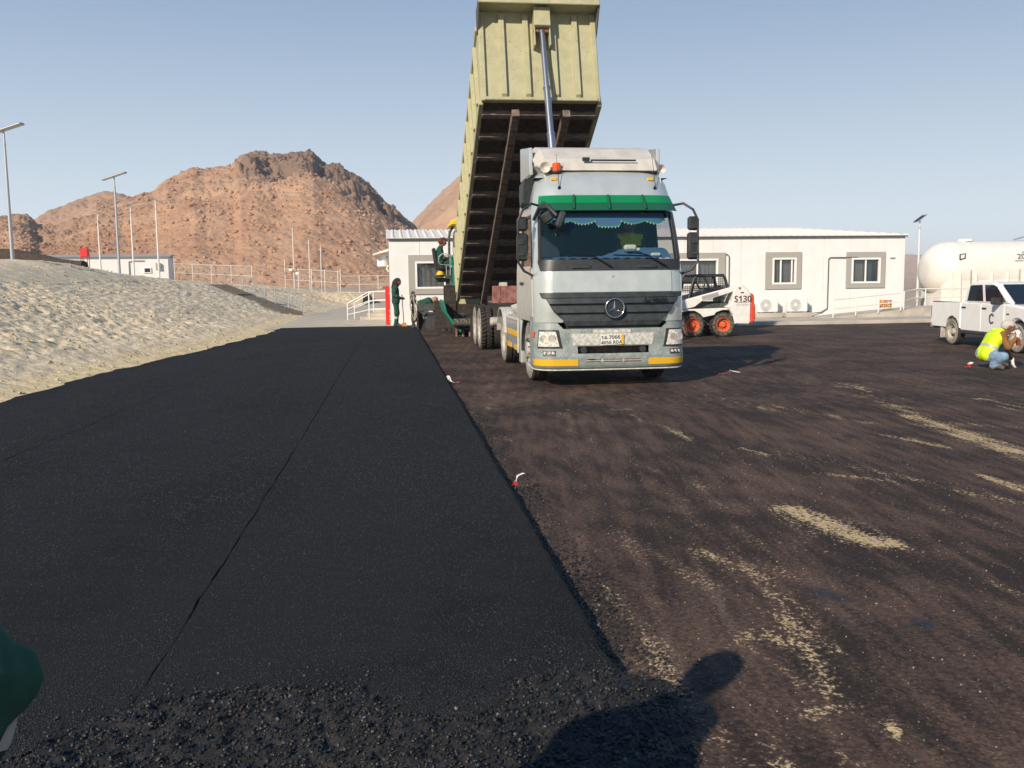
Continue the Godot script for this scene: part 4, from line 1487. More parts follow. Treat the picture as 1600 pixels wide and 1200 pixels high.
# ---------------------------------------------------------------- the tractor: its cab is a set of patches on one rounded plan
const CAB := [[1.02, -0.03, 1.20, 0.28], [1.30, -0.02, 1.205, 0.29], [1.47, -0.03, 1.205, 0.30], [1.82, -0.05, 1.20, 0.31], [1.97, -0.08, 1.19, 0.32], [2.40, -0.22, 1.175, 0.34], [2.75, -0.36, 1.155, 0.36], [3.00, -0.45, 1.125, 0.36], [3.20, -0.56, 1.09, 0.36], [3.34, -0.70, 1.04, 0.36], [3.42, -0.86, 0.97, 0.36], [3.455, -1.05, 0.84, 0.36]]
const BUMP := [[0.26, -0.10, 1.15, 0.30], [0.30, -0.02, 1.19, 0.30], [0.34, 0.01, 1.205, 0.30], [0.50, 0.03, 1.215, 0.30], [0.56, 0.005, 1.21, 0.30], [0.75, 0.0, 1.215, 0.30], [0.92, -0.02, 1.21, 0.30], [1.14, -0.07, 1.20, 0.30]]
const REAR := -2.25

# u from -3 to 3 round the plan: within 1 the front, to 2 the corner, to 3 the side
func plan(tab: Array, u: float, y: float, back: float) -> Vector3:
	var i := 0
	while i < tab.size() - 2 and y > tab[i + 1][0]:
		i += 1
	var t := clampf((y - tab[i][0]) / (tab[i + 1][0] - tab[i][0]), 0.0, 1.0)
	var zf := lerpf(tab[i][1], tab[i + 1][1], t)
	var hw := lerpf(tab[i][2], tab[i + 1][2], t)
	var r := lerpf(tab[i][3], tab[i + 1][3], t)
	var a := absf(u)
	var x := 0.0
	var z := zf
	if a <= 1.0:
		x = (hw - r) * a
	elif a <= 2.0:
		x = hw - r + r * sin((a - 1.0) * PI / 2.0)
		z = zf - r * (1.0 - cos((a - 1.0) * PI / 2.0))
	else:
		x = hw
		z = lerpf(zf - r, back, a - 2.0)
	if a <= 2.0: z -= 0.07 * pow(x / hw, 2.0)
	else: z -= 0.07 * (3.0 - a)
	return Vector3(x * signf(u) if u != 0.0 else 0.0, y, z)

func plan_off(tab: Array, u: float, y: float, back: float, off: float) -> Vector3:
	var p := plan(tab, u, y, back)
	var e := 0.02
	var du := plan(tab, u + e, y, back) - plan(tab, u - e, y, back)
	var dy := plan(tab, u, y + e, back) - plan(tab, u, y - e, back)
	var n := du.cross(dy).normalized()
	return p + n * off

# a curved plate on the plan: u limits at its foot and head, heights, stand-off at foot and head, with edges turned in
func patch(s: SurfaceTool, tab: Array, back: float, ub: Vector2, ut: Vector2, y0: float, y1: float, off0: float, off1: float, thick := 0.02, nu := 20, ny := 4) -> void:
	var rows := []
	for j in range(-1, ny + 2):
		var row := []
		var v := clampf(float(j) / ny, 0.0, 1.0)
		var a := lerpf(ub.x, ut.x, v)
		var b := lerpf(ub.y, ut.y, v)
		var off := lerpf(off0, off1, v)
		for i in range(-1, nu + 2):
			var edge := i < 0 or i > nu or j < 0 or j > ny
			row.append(plan_off(tab, lerpf(a, b, clampf(float(i) / nu, 0.0, 1.0)), lerpf(y0, y1, v), back, off - (thick if edge else 0.0)))
		rows.append(row)
	for j in rows.size() - 1:
		for i in rows[0].size() - 1:
			var rim: bool = i == 0 or j == 0 or i == rows[0].size() - 2 or j == rows.size() - 2
			s.set_smooth_group(-1 if rim else 5)
			quad(s, rows[j][i], rows[j + 1][i], rows[j + 1][i + 1], rows[j][i + 1])
	s.set_smooth_group(-1)

func shell(s: SurfaceTool, tab: Array, back: float, us: Array, ys: Array, off: float, holes: Array) -> void:
	s.set_smooth_group(4)
	for j in ys.size() - 1:
		for i in us.size() - 1:
			var um: float = (us[i] + us[i + 1]) * 0.5
			var ym: float = (ys[j] + ys[j + 1]) * 0.5
			var open := false
			for h in holes:
				if um > h[0] and um < h[1] and ym > h[2] and ym < h[3]: open = true
			if open: continue
			quad(s, plan_off(tab, us[i], ys[j], back, off), plan_off(tab, us[i], ys[j + 1], back, off), plan_off(tab, us[i + 1], ys[j + 1], back, off), plan_off(tab, us[i + 1], ys[j], back, off))
	s.set_smooth_group(-1)

func build_tractor() -> void:
	var t := thing("truck_tractor", "silver truck tractor with green sun visor and yellow bumper strips", "truck", Vector3(3.43, 0, -14.1))
	var side := [2.0, 2.06, 2.3, 2.55, 2.64, 2.8, 3.0]
	var arc := [1.0, 1.2, 1.4, 1.55, 1.75, 1.9]
	var us := []
	for k in 16: us.append(-1.0 + k / 8.0)
	us.append_array(arc)
	us.append_array(side)
	var neg := []
	for u in us:
		if u >= 1.0: neg.push_front(-u)
	neg.pop_back()
	us = neg + us
	var ys := [1.02, 1.15, 1.30, 1.47, 1.65, 1.82, 1.90, 1.97, 2.1, 2.25, 2.4, 2.55, 2.68, 2.75, 2.88, 3.0, 3.1, 3.2, 3.28, 3.34, 3.38, 3.42, 3.455]
	var holes := [[-1.55, 1.55, 1.97, 2.75], [-2.64, -2.06, 1.90, 2.68], [2.06, 2.64, 1.90, 2.68]]
	var s := mb()
	shell(s, CAB, REAR, us, ys, 0.0, holes)
	# rear wall and roof top
	var ring := []
	for u in us: ring.append(plan(CAB, u, 3.455, REAR))
	for i in ring.size() - 1: tri(s, ring[i], ring[i + 1], Vector3(0, 3.47, -1.7))
	tri(s, ring[-1], ring[0], Vector3(0, 3.47, -1.7))
	for j in ys.size() - 1:
		quad(s, plan(CAB, -3, ys[j], REAR), plan(CAB, 3, ys[j], REAR), plan(CAB, 3, ys[j + 1], REAR), plan(CAB, -3, ys[j + 1], REAR))
	quad(s, plan(CAB, -3, 1.02, REAR), plan(CAB, 3, 1.02, REAR), Vector3(1.15, 1.02, -0.35), Vector3(-1.15, 1.02, -0.35))
	var cab := obj("cab", s, M.paint_silver, t)
	# lining inside
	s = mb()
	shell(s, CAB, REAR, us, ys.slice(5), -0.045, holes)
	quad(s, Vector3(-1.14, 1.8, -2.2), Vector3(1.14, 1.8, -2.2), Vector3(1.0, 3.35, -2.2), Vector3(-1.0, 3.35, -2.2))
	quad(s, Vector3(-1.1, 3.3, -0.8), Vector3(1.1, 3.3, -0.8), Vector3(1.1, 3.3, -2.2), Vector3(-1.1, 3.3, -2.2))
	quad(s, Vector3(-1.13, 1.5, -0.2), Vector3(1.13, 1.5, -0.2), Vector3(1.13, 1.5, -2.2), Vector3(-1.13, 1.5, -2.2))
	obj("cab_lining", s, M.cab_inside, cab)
	s = mb()
	patch(s, CAB, REAR, Vector2(-1.53, 1.53), Vector2(-1.53, 1.53), 1.975, 2.745, -0.014, -0.014, 0.004, 26, 8)
	obj("windscreen", s, M.glass, t)
	# rubber round the windscreen
	s = mb()
	patch(s, CAB, REAR, Vector2(-1.62, 1.62), Vector2(-1.62, 1.62), 1.935, 1.985, 0.006, 0.006, 0.02, 26, 1)
	patch(s, CAB, REAR, Vector2(-1.6, -1.5), Vector2(-1.6, -1.5), 1.985, 2.74, 0.006, 0.006, 0.02, 2, 8)
	patch(s, CAB, REAR, Vector2(1.46, 1.78), Vector2(1.46, 1.72), 1.985, 2.74, 0.006, 0.006, 0.02, 4, 8)
	obj("windscreen_seal", s, M.black_plastic, t)
	for sg in [-1.0, 1.0]:
		var uu := Vector2(2.05, 2.65) if sg > 0 else Vector2(-2.65, -2.05)
		s = mb()
		patch(s, CAB, REAR, uu, uu, 1.90, 2.68, -0.012, -0.012, 0.004, 4, 4)
		obj("side_window", s, M.glass, t)
		# door with a frame round its window
		s = mb()
		var d0 := Vector2(2.02, 2.68) if sg > 0 else Vector2(-2.68, -2.02)
		patch(s, CAB, REAR, d0, d0, 1.10, 1.88, 0.012, 0.012, 0.014, 6, 6)
		var door := obj("door", s, M.paint_silver, t)
		s = mb()
		var pk := plan_off(CAB, 2.58 * sg, 1.62, REAR, 0.03)
		bx(s, pk, Vector3(0.035, 0.05, 0.2), 0.008)
		obj("handle", s, M.black_plastic, door)
		s = mb()
		for e in [[2.02, 2.06], [2.64, 2.69]]:
			var ee := Vector2(e[0], e[1]) if sg > 0 else Vector2(-e[1], -e[0])
			patch(s, CAB, REAR, ee, ee, 1.88, 2.7, 0.008, 0.008, 0.014, 1, 4)
		patch(s, CAB, REAR, d0, d0, 2.68, 2.72, 0.008, 0.008, 0.014, 4, 1)
		obj("window_frame", s, M.black_plastic, door)
		# dark pod high on the near side
		if sg < 0:
			s = mb()
			prism(s, [Vector2(-0.95, 3.30), Vector2(-1.5, 3.26), Vector2(-1.52, 2.98), Vector2(-1.4, 2.86), Vector2(-1.1, 2.92)], Vector3(sg * 1.16, 0, 0), SIDE, 0.09, 0.025)
			obj("side_marker_pod", s, M.grille_grey, t)
		# mirrors on their tube frame
		var mx: float = 1.37 * sg
		s = mb()
		tube(s, [Vector3(sg * 1.08, 2.84, -0.52), Vector3(sg * 1.22, 2.86, -0.36), Vector3(sg * 1.36, 2.76, -0.3), Vector3(mx + 0.07 * sg, 2.6, -0.3), Vector3(mx + 0.07 * sg, 1.95, -0.28), Vector3(mx - 0.02 * sg, 1.82, -0.3), Vector3(sg * 1.18, 1.74, -0.42)], 0.02, 8)
		var arm := obj("mirror_arm", s, M.black_plastic, t)
		s = mb()
		bx(s, Vector3(mx, 2.545, -0.33), Vector3(0.17, 0.22, 0.11), 0.035)
		obj("wide_mirror", s, M.black_plastic, arm)
		s = mb()
		bx(s, Vector3(mx, 2.19, -0.33), Vector3(0.18, 0.43, 0.12), 0.035)
		obj("main_mirror", s, M.black_plastic, arm)
		s = mb()
		bx(s, Vector3(mx + 0.02 * sg, 2.27, -0.27), Vector3(0.1, 0.09, 0.03), 0.01)
		bx(s, Vector3(mx + 0.02 * sg, 2.08, -0.27), Vector3(0.1, 0.06, 0.03), 0.01)
		obj("mirror_clamp", s, M.grille_grey, arm)
		s = mb()
		bx(s, Vector3(mx, 2.19, -0.393), Vector3(0.15, 0.39, 0.006), 0.002)
		obj("mirror_glass", s, M.chrome, arm)
	# kerb mirror at the windscreen's upper corner
	s = mb()
	tube(s, [Vector3(-1.02, 2.86, -0.44), Vector3(-0.98, 2.80, -0.2), Vector3(-0.86, 2.66, -0.12)], [0.045, 0.035, 0.03], 8)
	tube(s, [Vector3(-1.16, 2.62, -0.5), Vector3(-1.1, 2.8, -0.34), Vector3(-0.98, 2.80, -0.2)], 0.028, 8)
	bx(s, Vector3(-0.80, 2.60, -0.12), Vector3(0.11, 0.26, 0.12), 0.03, Basis(Vector3.BACK, -0.35))
	bx(s, Vector3(-1.0, 2.64, -0.2), Vector3(0.16, 0.16, 0.14), 0.03, Basis(Vector3.BACK, 0.6))
	obj("kerb_mirror", s, M.grille_grey, t)
	# sun visor
	s = mb()
	patch(s, CAB, REAR, Vector2(-1.5, 1.5), Vector2(-1.55, 1.55), 2.845, 2.985, 0.075, 0.03, 0.008, 30, 3)
	var vis := obj("sun_visor", s, M.visor_green, t)
	s = mb()
	patch(s, CAB, REAR, Vector2(-1.46, 1.46), Vector2(-1.5, 1.5), 2.70, 2.842, 0.13, 0.076, 0.008, 30, 3)
	obj("lower_visor", s, M.visor_dark, vis)
	for x in [-0.7, 0.0, 0.72]:
		s = mb()
		var p0 := plan_off(CAB, x, 2.97, REAR, 0.06)
		var p1 := plan_off(CAB, x, 2.72, REAR, 0.135)
		tube(s, [p0, p1], 0.022, 6)
		obj("visor_bracket", s, M.visor_dark, vis)
	# pelmet with tassels inside the windscreen
	s = mb()
	var up := []
	var lo := []
	var lo2 := []
	var tas := mb()
	for k in 121:
		var u := lerpf(-1.3, 1.3, k / 120.0)
		var dip := 0.05 * absf(sin(u * PI * 2.0 + PI / 2.0))
		if absf(u) < 0.26: dip = 0.095 - maxf(0.0, absf(u) - 0.17) * 0.5
		var y := 2.63 - dip
		up.append(plan_off(CAB, u, 2.74, REAR, -0.06))
		lo.append(plan_off(CAB, u, y, REAR, -0.06))
		lo2.append(plan_off(CAB, u, y - 0.022, REAR, -0.058))
		if k % 3 == 0 and (u < 0.5 or u > 0.75):
			var q := plan_off(CAB, u, y - 0.036, REAR, -0.055)
			lathe(tas, [Vector2(0, 0), Vector2(0.012, 0.010), Vector2(0.03, 0.008), Vector2(0.034, 0)], q - Vector3(0, 0.012, 0), Vector3.UP, 5)
	sheet(s, [up, lo])
	var pel := obj("pelmet", s, M.quilt_blue, t)
	s = mb()
	sheet(s, [lo, lo2])
	obj("pelmet_edge", s, M.fringe_green, pel)
	obj("tassels", tas, M.fringe_pale, pel)
	# quilted cloth over the dashboard
	s = mb()
	var rows := []
	for j in 15:
		var v := j / 14.0
		var row := []
		for i in 61:
			var x := lerpf(-1.02, 1.02, i / 60.0)
			var y := 1.99 + 0.04 * v + 0.14 * smoothstep(-0.1, 0.45, x) * sin(v * PI * 0.6) + 0.012 * absf(sin(i * 0.62 + j * 0.9)) + 0.012 * absf(sin(i * 0.62 - j * 0.9))
			row.append(Vector3(x, y, -0.2 - 0.55 * v - 0.12 * x * x))
		rows.append(row)
	sheet(s, rows)
	obj("dashboard_cloth", s, M.quilt_blue, t)
	s = mb()
	bx(s, Vector3(0, 1.75, -0.55), Vector3(2.1, 0.42, 0.6), 0.05)
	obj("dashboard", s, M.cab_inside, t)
	for x in [-0.65, 0.65]:
		s = mb()
		bx(s, Vector3(x, 1.72, -1.35), Vector3(0.52, 0.16, 0.5), 0.05)
		bx(s, Vector3(x, 2.15, -1.62), Vector3(0.5, 0.75, 0.14), 0.05, Basis(Vector3.RIGHT, -0.15))
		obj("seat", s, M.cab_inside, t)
	s = mb()
	var sw := []
	for k in 25: sw.append(Vector3(0.65 + cos(TAU * k / 24) * 0.22, 2.05 + sin(TAU * k / 24) * 0.16, -0.85 + sin(TAU * k / 24) * -0.14))
	tube(s, sw, 0.016, 6, false)
	obj("steering_wheel", s, M.black_plastic, t)
	s = mb()
	bx(s, Vector3(0.34, 2.17, -0.30), Vector3(0.2, 0.09, 0.1), 0.03)
	bx(s, Vector3(0.47, 2.14, -0.30), Vector3(0.06, 0.05, 0.06), 0.02)
	bx(s, Vector3(0.76, 2.06, -0.32), Vector3(0.15, 0.05, 0.08), 0.02)
	obj("tissue_pack", s, M.fringe_pale, t)
	# black strip, front flap, wipers
	s = mb()
	patch(s, CAB, REAR, Vector2(-1.5, 1.5), Vector2(-1.6, 1.6), 1.815, 1.935, 0.01, 0.012, 0.02, 26, 2)
	var cowl := obj("cowl", s, M.black_plastic, t)
	for x in [-0.56, 0.62]:
		s = mb()
		bx(s, plan_off(CAB, x, 1.87, REAR, 0.022), Vector3(0.3, 0.05, 0.03), 0.012)
		obj("grab_slot", s, M.grille_grey, cowl)
	s = mb()
	patch(s, CAB, REAR, Vector2(-1.08, 1.08), Vector2(-1.1, 1.1), 1.485, 1.805, 0.016, 0.014, 0.02, 20, 4)
	obj("front_flap", s, M.paint_silver, t)
	for w in [[-0.28, -0.95, -0.35], [0.72, 0.02, -0.2]]:
		s = mb()
		var b0 := plan_off(CAB, w[0] + 0.25, 1.86, REAR, 0.05)
		var b1 := plan_off(CAB, w[0] - 0.1, 2.04, REAR, 0.05)
		var b2 := plan_off(CAB, w[1] + 0.2, 2.08, REAR, 0.05)
		tube(s, [b0, b1, b2], [0.016, 0.011, 0.008], 6)
		tube(s, [plan_off(CAB, w[1], 2.04, REAR, 0.035), plan_off(CAB, w[0] - 0.02, 2.02, REAR, 0.035)], 0.012, 5)
		obj("wiper", s, M.letters_dark, t)
	# grille: dark back, frame and three louvres
	s = mb()
	patch(s, CAB, REAR, Vector2(-0.82, 0.82), Vector2(-1.42, 1.42), 1.03, 1.475, 0.012, 0.012, 0.02, 20, 6)
	patch(s, BUMP, -0.75, Vector2(-0.78, 0.78), Vector2(-0.86, 0.86), 0.88, 1.04, -0.015, 0.05, 0.02, 16, 2)
	var gr := obj("grille", s, M.grille_grey, t)
	for g in [[1.31, 1.39, 1.16, 1.3], [1.175, 1.28, 0.97, 1.1], [1.03, 1.14, 0.82, 0.93]]:
		s = mb()
		patch(s, CAB, REAR, Vector2(-g[2], g[2]), Vector2(-g[3], g[3]), g[0], g[1], 0.065, 0.04, 0.04, 20, 2)
		obj("louvre", s, M.grille_grey, gr)
	s = mb()
	patch(s, CAB, REAR, Vector2(-1.42, 1.42), Vector2(-1.5, 1.5), 1.40, 1.478, 0.035, 0.03, 0.03, 24, 1)
	patch(s, BUMP, -0.75, Vector2(-0.80, 0.80), Vector2(-0.88, 0.88), 0.955, 1.02, 0.06, 0.085, 0.03, 16, 1)
	obj("grille_frame", s, M.grille_grey, gr)
	# emblem: a three-pointed star in a ring
	s = mb()
	var rg := []
	for k in 33: rg.append(Vector3(cos(TAU * k / 32) * 0.145, 1.235 + sin(TAU * k / 32) * 0.145, 0.085))
	tube(s, rg, 0.0135, 8, false)
	var em := obj("emblem", s, M.chrome, t)
	s = mb()
	lathe(s, [Vector2(0, 0.0), Vector2(0, 0.165), Vector2(0.03, 0.15), Vector2(0.035, 0)], Vector3(0, 1.235, 0.04), Vector3.BACK, 32)
	obj("emblem_back", s, M.black_plastic, em)
	s = mb()
	for k in 3:
		var a := PI / 2 + TAU * k / 3
		var tip := Vector3(cos(a) * 0.138, 1.235 + sin(a) * 0.138, 0.082)
		var c := Vector3(0, 1.235, 0.102)
		for e in [-1.0, 1.0]:
			var q := Vector3(cos(a + e * PI / 3) * 0.026, 1.235 + sin(a + e * PI / 3) * 0.026, 0.078)
			if e > 0: tri(s, c, q, tip)
			else: tri(s, c, tip, q)
	obj("star", s, M.chrome, em)
	text("lettering", "ACTROS", 0.105, M.letters_dark, t, Transform3D(Basis(Vector3.UP, 0.1), Vector3(0.66, 1.35, 0.05)))
	s = mb()
	lathe(s, [Vector2(0, 0.024), Vector2(0.012, 0.02), Vector2(0.012, 0)], Vector3(0.0, 1.72, -0.04), Vector3.BACK, 12)
	obj("badge", s, M.chrome, t)
	# bumper with its mouth left open
	s = mb()
	var bu := []
	for u in us:
		if absf(u) <= 2.0 or absf(u) == 3.0 or absf(u) == 2.55: bu.append(u)
	bu.append_array([-0.62, 0.62, -0.48, 0.48])
	bu.sort()
	shell(s, BUMP, -0.72, bu, [0.26, 0.30, 0.34, 0.40, 0.45, 0.50, 0.535, 0.56, 0.65, 0.75, 0.85, 0.92], 0.0, [[-0.62, 0.62, 0.535, 0.65], [-0.48, 0.48, 0.40, 0.45]])
	for sg in [-1.0, 1.0]:
		var a := Vector2(0.86, 3.0) if sg > 0 else Vector2(-3.0, -0.86)
		var b := Vector2(1.06, 3.0) if sg > 0 else Vector2(-3.0, -1.06)
		patch(s, BUMP, -0.72, a, b, 0.92, 1.1, 0.0, 0.0, 0.03, 14, 2)
	var bp := obj("bumper", s, M.bumper_grey, t)
	s = mb()
	patch(s, BUMP, -0.72, Vector2(-0.64, 0.64), Vector2(-0.64, 0.64), 0.36, 0.70, -0.22, -0.22, 0.02, 8, 1)
	obj("radiator_guard", s, M.under_beam, bp)
	s = mb()
	patch(s, BUMP, -0.72, Vector2(-2.9, 2.9), Vector2(-2.9, 2.9), 0.262, 0.30, 0.012, 0.03, 0.02, 40, 1)
	obj("bumper_lip", s, M.bumper_worn, bp)
	s = mb()
	patch(s, BUMP, -0.72, Vector2(-0.5, 0.5), Vector2(-0.5, 0.5), 0.418, 0.428, 0.004, 0.004, 0.01, 8, 1)
	for x in [-0.2, 0.17]:
		patch(s, BUMP, -0.72, Vector2(x - 0.012, x + 0.012), Vector2(x - 0.012, x + 0.012), 0.40, 0.45, 0.003, 0.003, 0.01, 1, 1)
	obj("grille_bar", s, M.bumper_worn, bp)
	for sg in [-1.0, 1.0]:
		s = mb()
		var a := Vector2(0.62, 1.95) if sg > 0 else Vector2(-1.95, -0.62)
		patch(s, BUMP, -0.72, a, a, 0.35, 0.45, 0.008, 0.006, 0.01, 14, 1)
		obj("yellow_strip", s, M.yellow_tape, bp)
		# headlamp: dark rim, lens, inner reflectors
		var q0 := Vector2(0.88, 1.62)
		var q1 := Vector2(0.94, 1.58)
		if sg < 0:
			q0 = Vector2(-1.62, -0.88)
			q1 = Vector2(-1.58, -0.94)
		s = mb()
		patch(s, BUMP, -0.72, q0, q1, 0.625, 0.905, 0.012, 0.004, 0.02, 10, 4)
		var hl := obj("headlight", s, M.black_plastic, bp)
		s = mb()
		patch(s, BUMP, -0.72, q0 + Vector2(0.05, -0.05), q1 + Vector2(0.05, -0.05), 0.65, 0.88, 0.02, 0.012, 0.012, 12, 5)
		obj("lens", s, M.lens, hl)
		for e in [1.1, 1.36]:
			s = mb()
			var hp := plan_off(BUMP, e * sg, 0.77, -0.72, 0.02)
			lathe(s, [Vector2(0.004, 0.0), Vector2(0.0, 0.04), Vector2(0.006, 0.052), Vector2(-0.01, 0.06)], hp, Vector3(0.25 * sg, 0, 1), 16)
			obj("reflector", s, M.rim_dusty, hl)
		s = mb()
		var fp := Vector2(1.0, 1.42) if sg > 0 else Vector2(-1.42, -1.0)
		patch(s, BUMP, -0.72, fp, fp, 0.505, 0.585, 0.004, 0.004, 0.01, 6, 1)
		var fog := obj("fog_lamp", s, M.grille_grey, bp)
		for e in [1.08, 1.21, 1.34]:
			s = mb()
			lathe(s, [Vector2(0, 0.03), Vector2(0.012, 0.024), Vector2(0.012, 0)], plan_off(BUMP, e * sg, 0.545, -0.72, 0.0), Vector3(0.2 * sg, 0, 1), 10)
			obj("lens", s, M.lens, fog)
		s = mb()
		bx(s, plan_off(BUMP, 1.86 * sg, 0.83, -0.72, 0.01), Vector3(0.03, 0.09, 0.08), 0.012)
		obj("side_lamp", s, M.orange_lens, bp)
		s = mb()
		lathe(s, [Vector2(0, 0.0), Vector2(0, 0.055), Vector2(0.05, 0.05), Vector2(0.05, 0)], plan_off(BUMP, 0.52 * sg, 0.59, -0.72, -0.04), Vector3.BACK, 14)
		obj("tow_eye", s, M.grille_grey, bp)
	# worn strip behind the number plate
	s = mb()
	patch(s, BUMP, -0.72, Vector2(-0.70, 0.68), Vector2(-0.72, 0.72), 0.665, 0.845, 0.006, 0.006, 0.01, 12, 2)
	patch(s, BUMP, -0.72, Vector2(-0.35, 0.3), Vector2(-0.35, 0.3), 0.848, 0.90, 0.012, 0.008, 0.01, 8, 1)
	obj("plate_mount", s, M.bumper_worn, bp)
	var pl := group_node("number_plate", bp, Vector3(-0.02, 0.745, 0.02))
	pl.rotation = Vector3(0, 0, 0.03)
	s = mb()
	bx(s, Vector3(0.0, 0, 0), Vector3(0.36, 0.16, 0.012), 0.004)
	obj("plate", s, M.white_paint, pl)
	s = mb()
	bx(s, Vector3(0.155, 0, 0.004), Vector3(0.045, 0.158, 0.012), 0.003)
	obj("plate_band", s, M.yellow_tape, pl)
	text("digits", "14-7066", 0.085, M.letters_grey, pl, Transform3D(Basis.IDENTITY, Vector3(-0.03, 0.038, 0.008)), 0.004)
	text("digits", "4056 RDA", 0.075, M.letters_grey, pl, Transform3D(Basis.IDENTITY, Vector3(-0.02, -0.04, 0.008)), 0.004)
	# roof spoiler
	s = mb()
	prism(s, [Vector2(-0.78, 3.42), Vector2(-0.95, 3.62), Vector2(-1.35, 3.83), Vector2(-1.9, 3.93), Vector2(-2.28, 3.94), Vector2(-2.28, 3.40), Vector2(-1.4, 3.40)], Vector3(0, 0, 0), SIDE, 1.05, 0.14)
	var sp := obj("roof_spoiler", s, M.paint_roof, t)
	for sg in [-1.0, 1.0]:
		s = mb()
		prism(s, [Vector2(-1.25, 3.40), Vector2(-1.3, 3.84), Vector2(-2.34, 3.96), Vector2(-2.34, 3.38)], Vector3(sg * 1.075, 0, 0), SIDE, 0.03, 0.012)
		obj("spoiler_cheek", s, M.paint_silver, sp)
	s = mb()
	bx(s, Vector3(-0.25, 3.60, -0.84), Vector3(0.12, 0.045, 0.06), 0.01, Basis(Vector3.RIGHT, -0.8))
	bx(s, Vector3(0.2, 3.585, -0.84), Vector3(0.75, 0.02, 0.03), 0.006, Basis(Vector3.RIGHT, -0.8))
	obj("roof_hatch", s, M.black_plastic, sp)
	# beacon, horns, aerials
	s = mb()
	lathe(s, [Vector2(0, 0.075), Vector2(0.11, 0.07), Vector2(0.125, 0.05), Vector2(0.13, 0)], Vector3(-0.74, 3.41, -0.80), Vector3.UP, 16)
	var bc := obj("beacon", s, M.orange_lens, t)
	s = mb()
	lathe(s, [Vector2(-0.03, 0), Vector2(-0.03, 0.08), Vector2(0.0, 0.08), Vector2(0.0, 0)], Vector3(-0.74, 3.41, -0.80), Vector3.UP, 16)
	obj("beacon_base", s, M.grille_grey, bc)
	for hq in [[-0.93, 3.46, 0.085], [0.98, 3.44, 0.07]]:
		s = mb()
		lathe(s, [Vector2(-0.35, 0.018), Vector2(-0.12, 0.022), Vector2(-0.04, 0.045), Vector2(0.0, hq[2]), Vector2(-0.01, hq[2] - 0.008), Vector2(-0.05, 0.035), Vector2(-0.08, 0.0)], Vector3(hq[0], hq[1], -0.74), Vector3(0.2 * signf(hq[0]), 0, 1), 18)
		tube(s, [Vector3(hq[0], hq[1] - 0.02, -0.9), Vector3(hq[0] * 0.98, 3.2, -0.72)], 0.012, 6)
		obj("air_horn", s, M.paint_roof, t)
	for x in [-0.78, 0.86]:
		s = mb()
		lathe(s, [Vector2(0, 0.025), Vector2(0.03, 0.02), Vector2(0.05, 0.008), Vector2(0.05, 0)], plan_off(CAB, x / 0.78, 3.11, REAR, 0.0), Vector3(0, 0.7, 0.7), 10)
		tube(s, [plan_off(CAB, x / 0.78, 3.11, REAR, 0.04), plan_off(CAB, x / 0.78, 3.11, REAR, 0.04) + Vector3(-0.01, 0.53, -0.2)], [0.006, 0.003], 5)
		obj("aerial", s, M.letters_dark, t)
		s = mb()
		bx(s, plan_off(CAB, (x + 0.05 * signf(x)) / 0.78 - 0.1, 3.25, REAR, 0.02), Vector3(0.1, 0.045, 0.03), 0.01)
		obj("marker_lamp", s, M.yellow_tape, t)
	# chassis, steps, mudguards, side fairings
	for sg in [-1.0, 1.0]:
		s = mb()
		bx(s, Vector3(sg * 0.42, 0.88, -3.2), Vector3(0.09, 0.26, 5.6), 0.01)
		obj("chassis_rail", s, M.chassis, t)
		s = mb()
		var arcp := []
		for k in 13:
			var a := lerpf(-0.15, PI + 0.1, k / 12.0)
			arcp.append(Vector2(-1.33 + cos(a) * 0.62, 0.52 + sin(a) * 0.58))
		for k in 13:
			var a := lerpf(PI + 0.1, -0.15, k / 12.0)
			arcp.append(Vector2(-1.33 + cos(a) * 0.585, 0.52 + sin(a) * 0.545))
		prism(s, arcp, Vector3(sg * 0.98, 0, 0), SIDE, 0.2, 0.0)
		obj("front_mudguard", s, M.grille_grey, t)
		s = mb()
		bx(s, Vector3(sg * 1.13, 0.70, -2.05), Vector3(0.12, 0.95, 0.24), 0.03)
		obj("rear_step_panel", s, M.paint_silver, t)
		s = mb()
		bx(s, Vector3(sg * 1.06, 0.36, -0.95), Vector3(0.26, 0.06, 0.3), 0.015)
		obj("entry_step", s, M.bumper_worn, t)
		# fairing box between the axles with yellow strips
		s = mb()
		prism(s, [Vector2(-2.2, 1.1), Vector2(-4.05, 1.02), Vector2(-4.05, 0.86), Vector2(-3.85, 0.42), Vector2(-2.3, 0.40), Vector2(-2.2, 0.5)], Vector3(sg * 0.98, 0, 0), SIDE, 0.2, 0.025)
		var fb := obj("side_fairing", s, M.paint_silver, t)
		for yy in [[0.72, 0.1, -3.0, 1.5], [0.47, 0.09, -3.55, 0.55], [0.47, 0.09, -2.6, 0.4]]:
			s = mb()
			bx(s, Vector3(sg * 1.184, yy[0], yy[2]), Vector3(0.008, yy[1], yy[3]), 0.002)
			obj("yellow_strip", s, M.yellow_tape, fb)
		s = mb()
		bx(s, Vector3(sg * 1.185, 0.72, -2.28), Vector3(0.03, 0.66, 0.05), 0.01)
		bx(s, Vector3(sg * 1.185, 0.98, -3.1), Vector3(0.03, 0.05, 1.7), 0.01)
		obj("fairing_frame", s, M.bumper_worn, fb)
		for k in 6:
			s = mb()
			tube(s, [Vector3(sg * 1.1, 1.12, -2.35 - k * 0.27), Vector3(sg * 0.85, 1.2, -2.35 - k * 0.27), Vector3(sg * 0.5, 1.2, -2.35 - k * 0.27)], 0.085, 8)
			obj("deck_tube", s, M.bumper_worn, t)
		# rear mudguard
		s = mb()
		var rm := []
		for k in 11:
			var a := lerpf(0.2, PI - 0.2, k / 10.0)
			rm.append(Vector2(-4.88 + cos(a) * 0.64, 0.52 + sin(a) * 0.62))
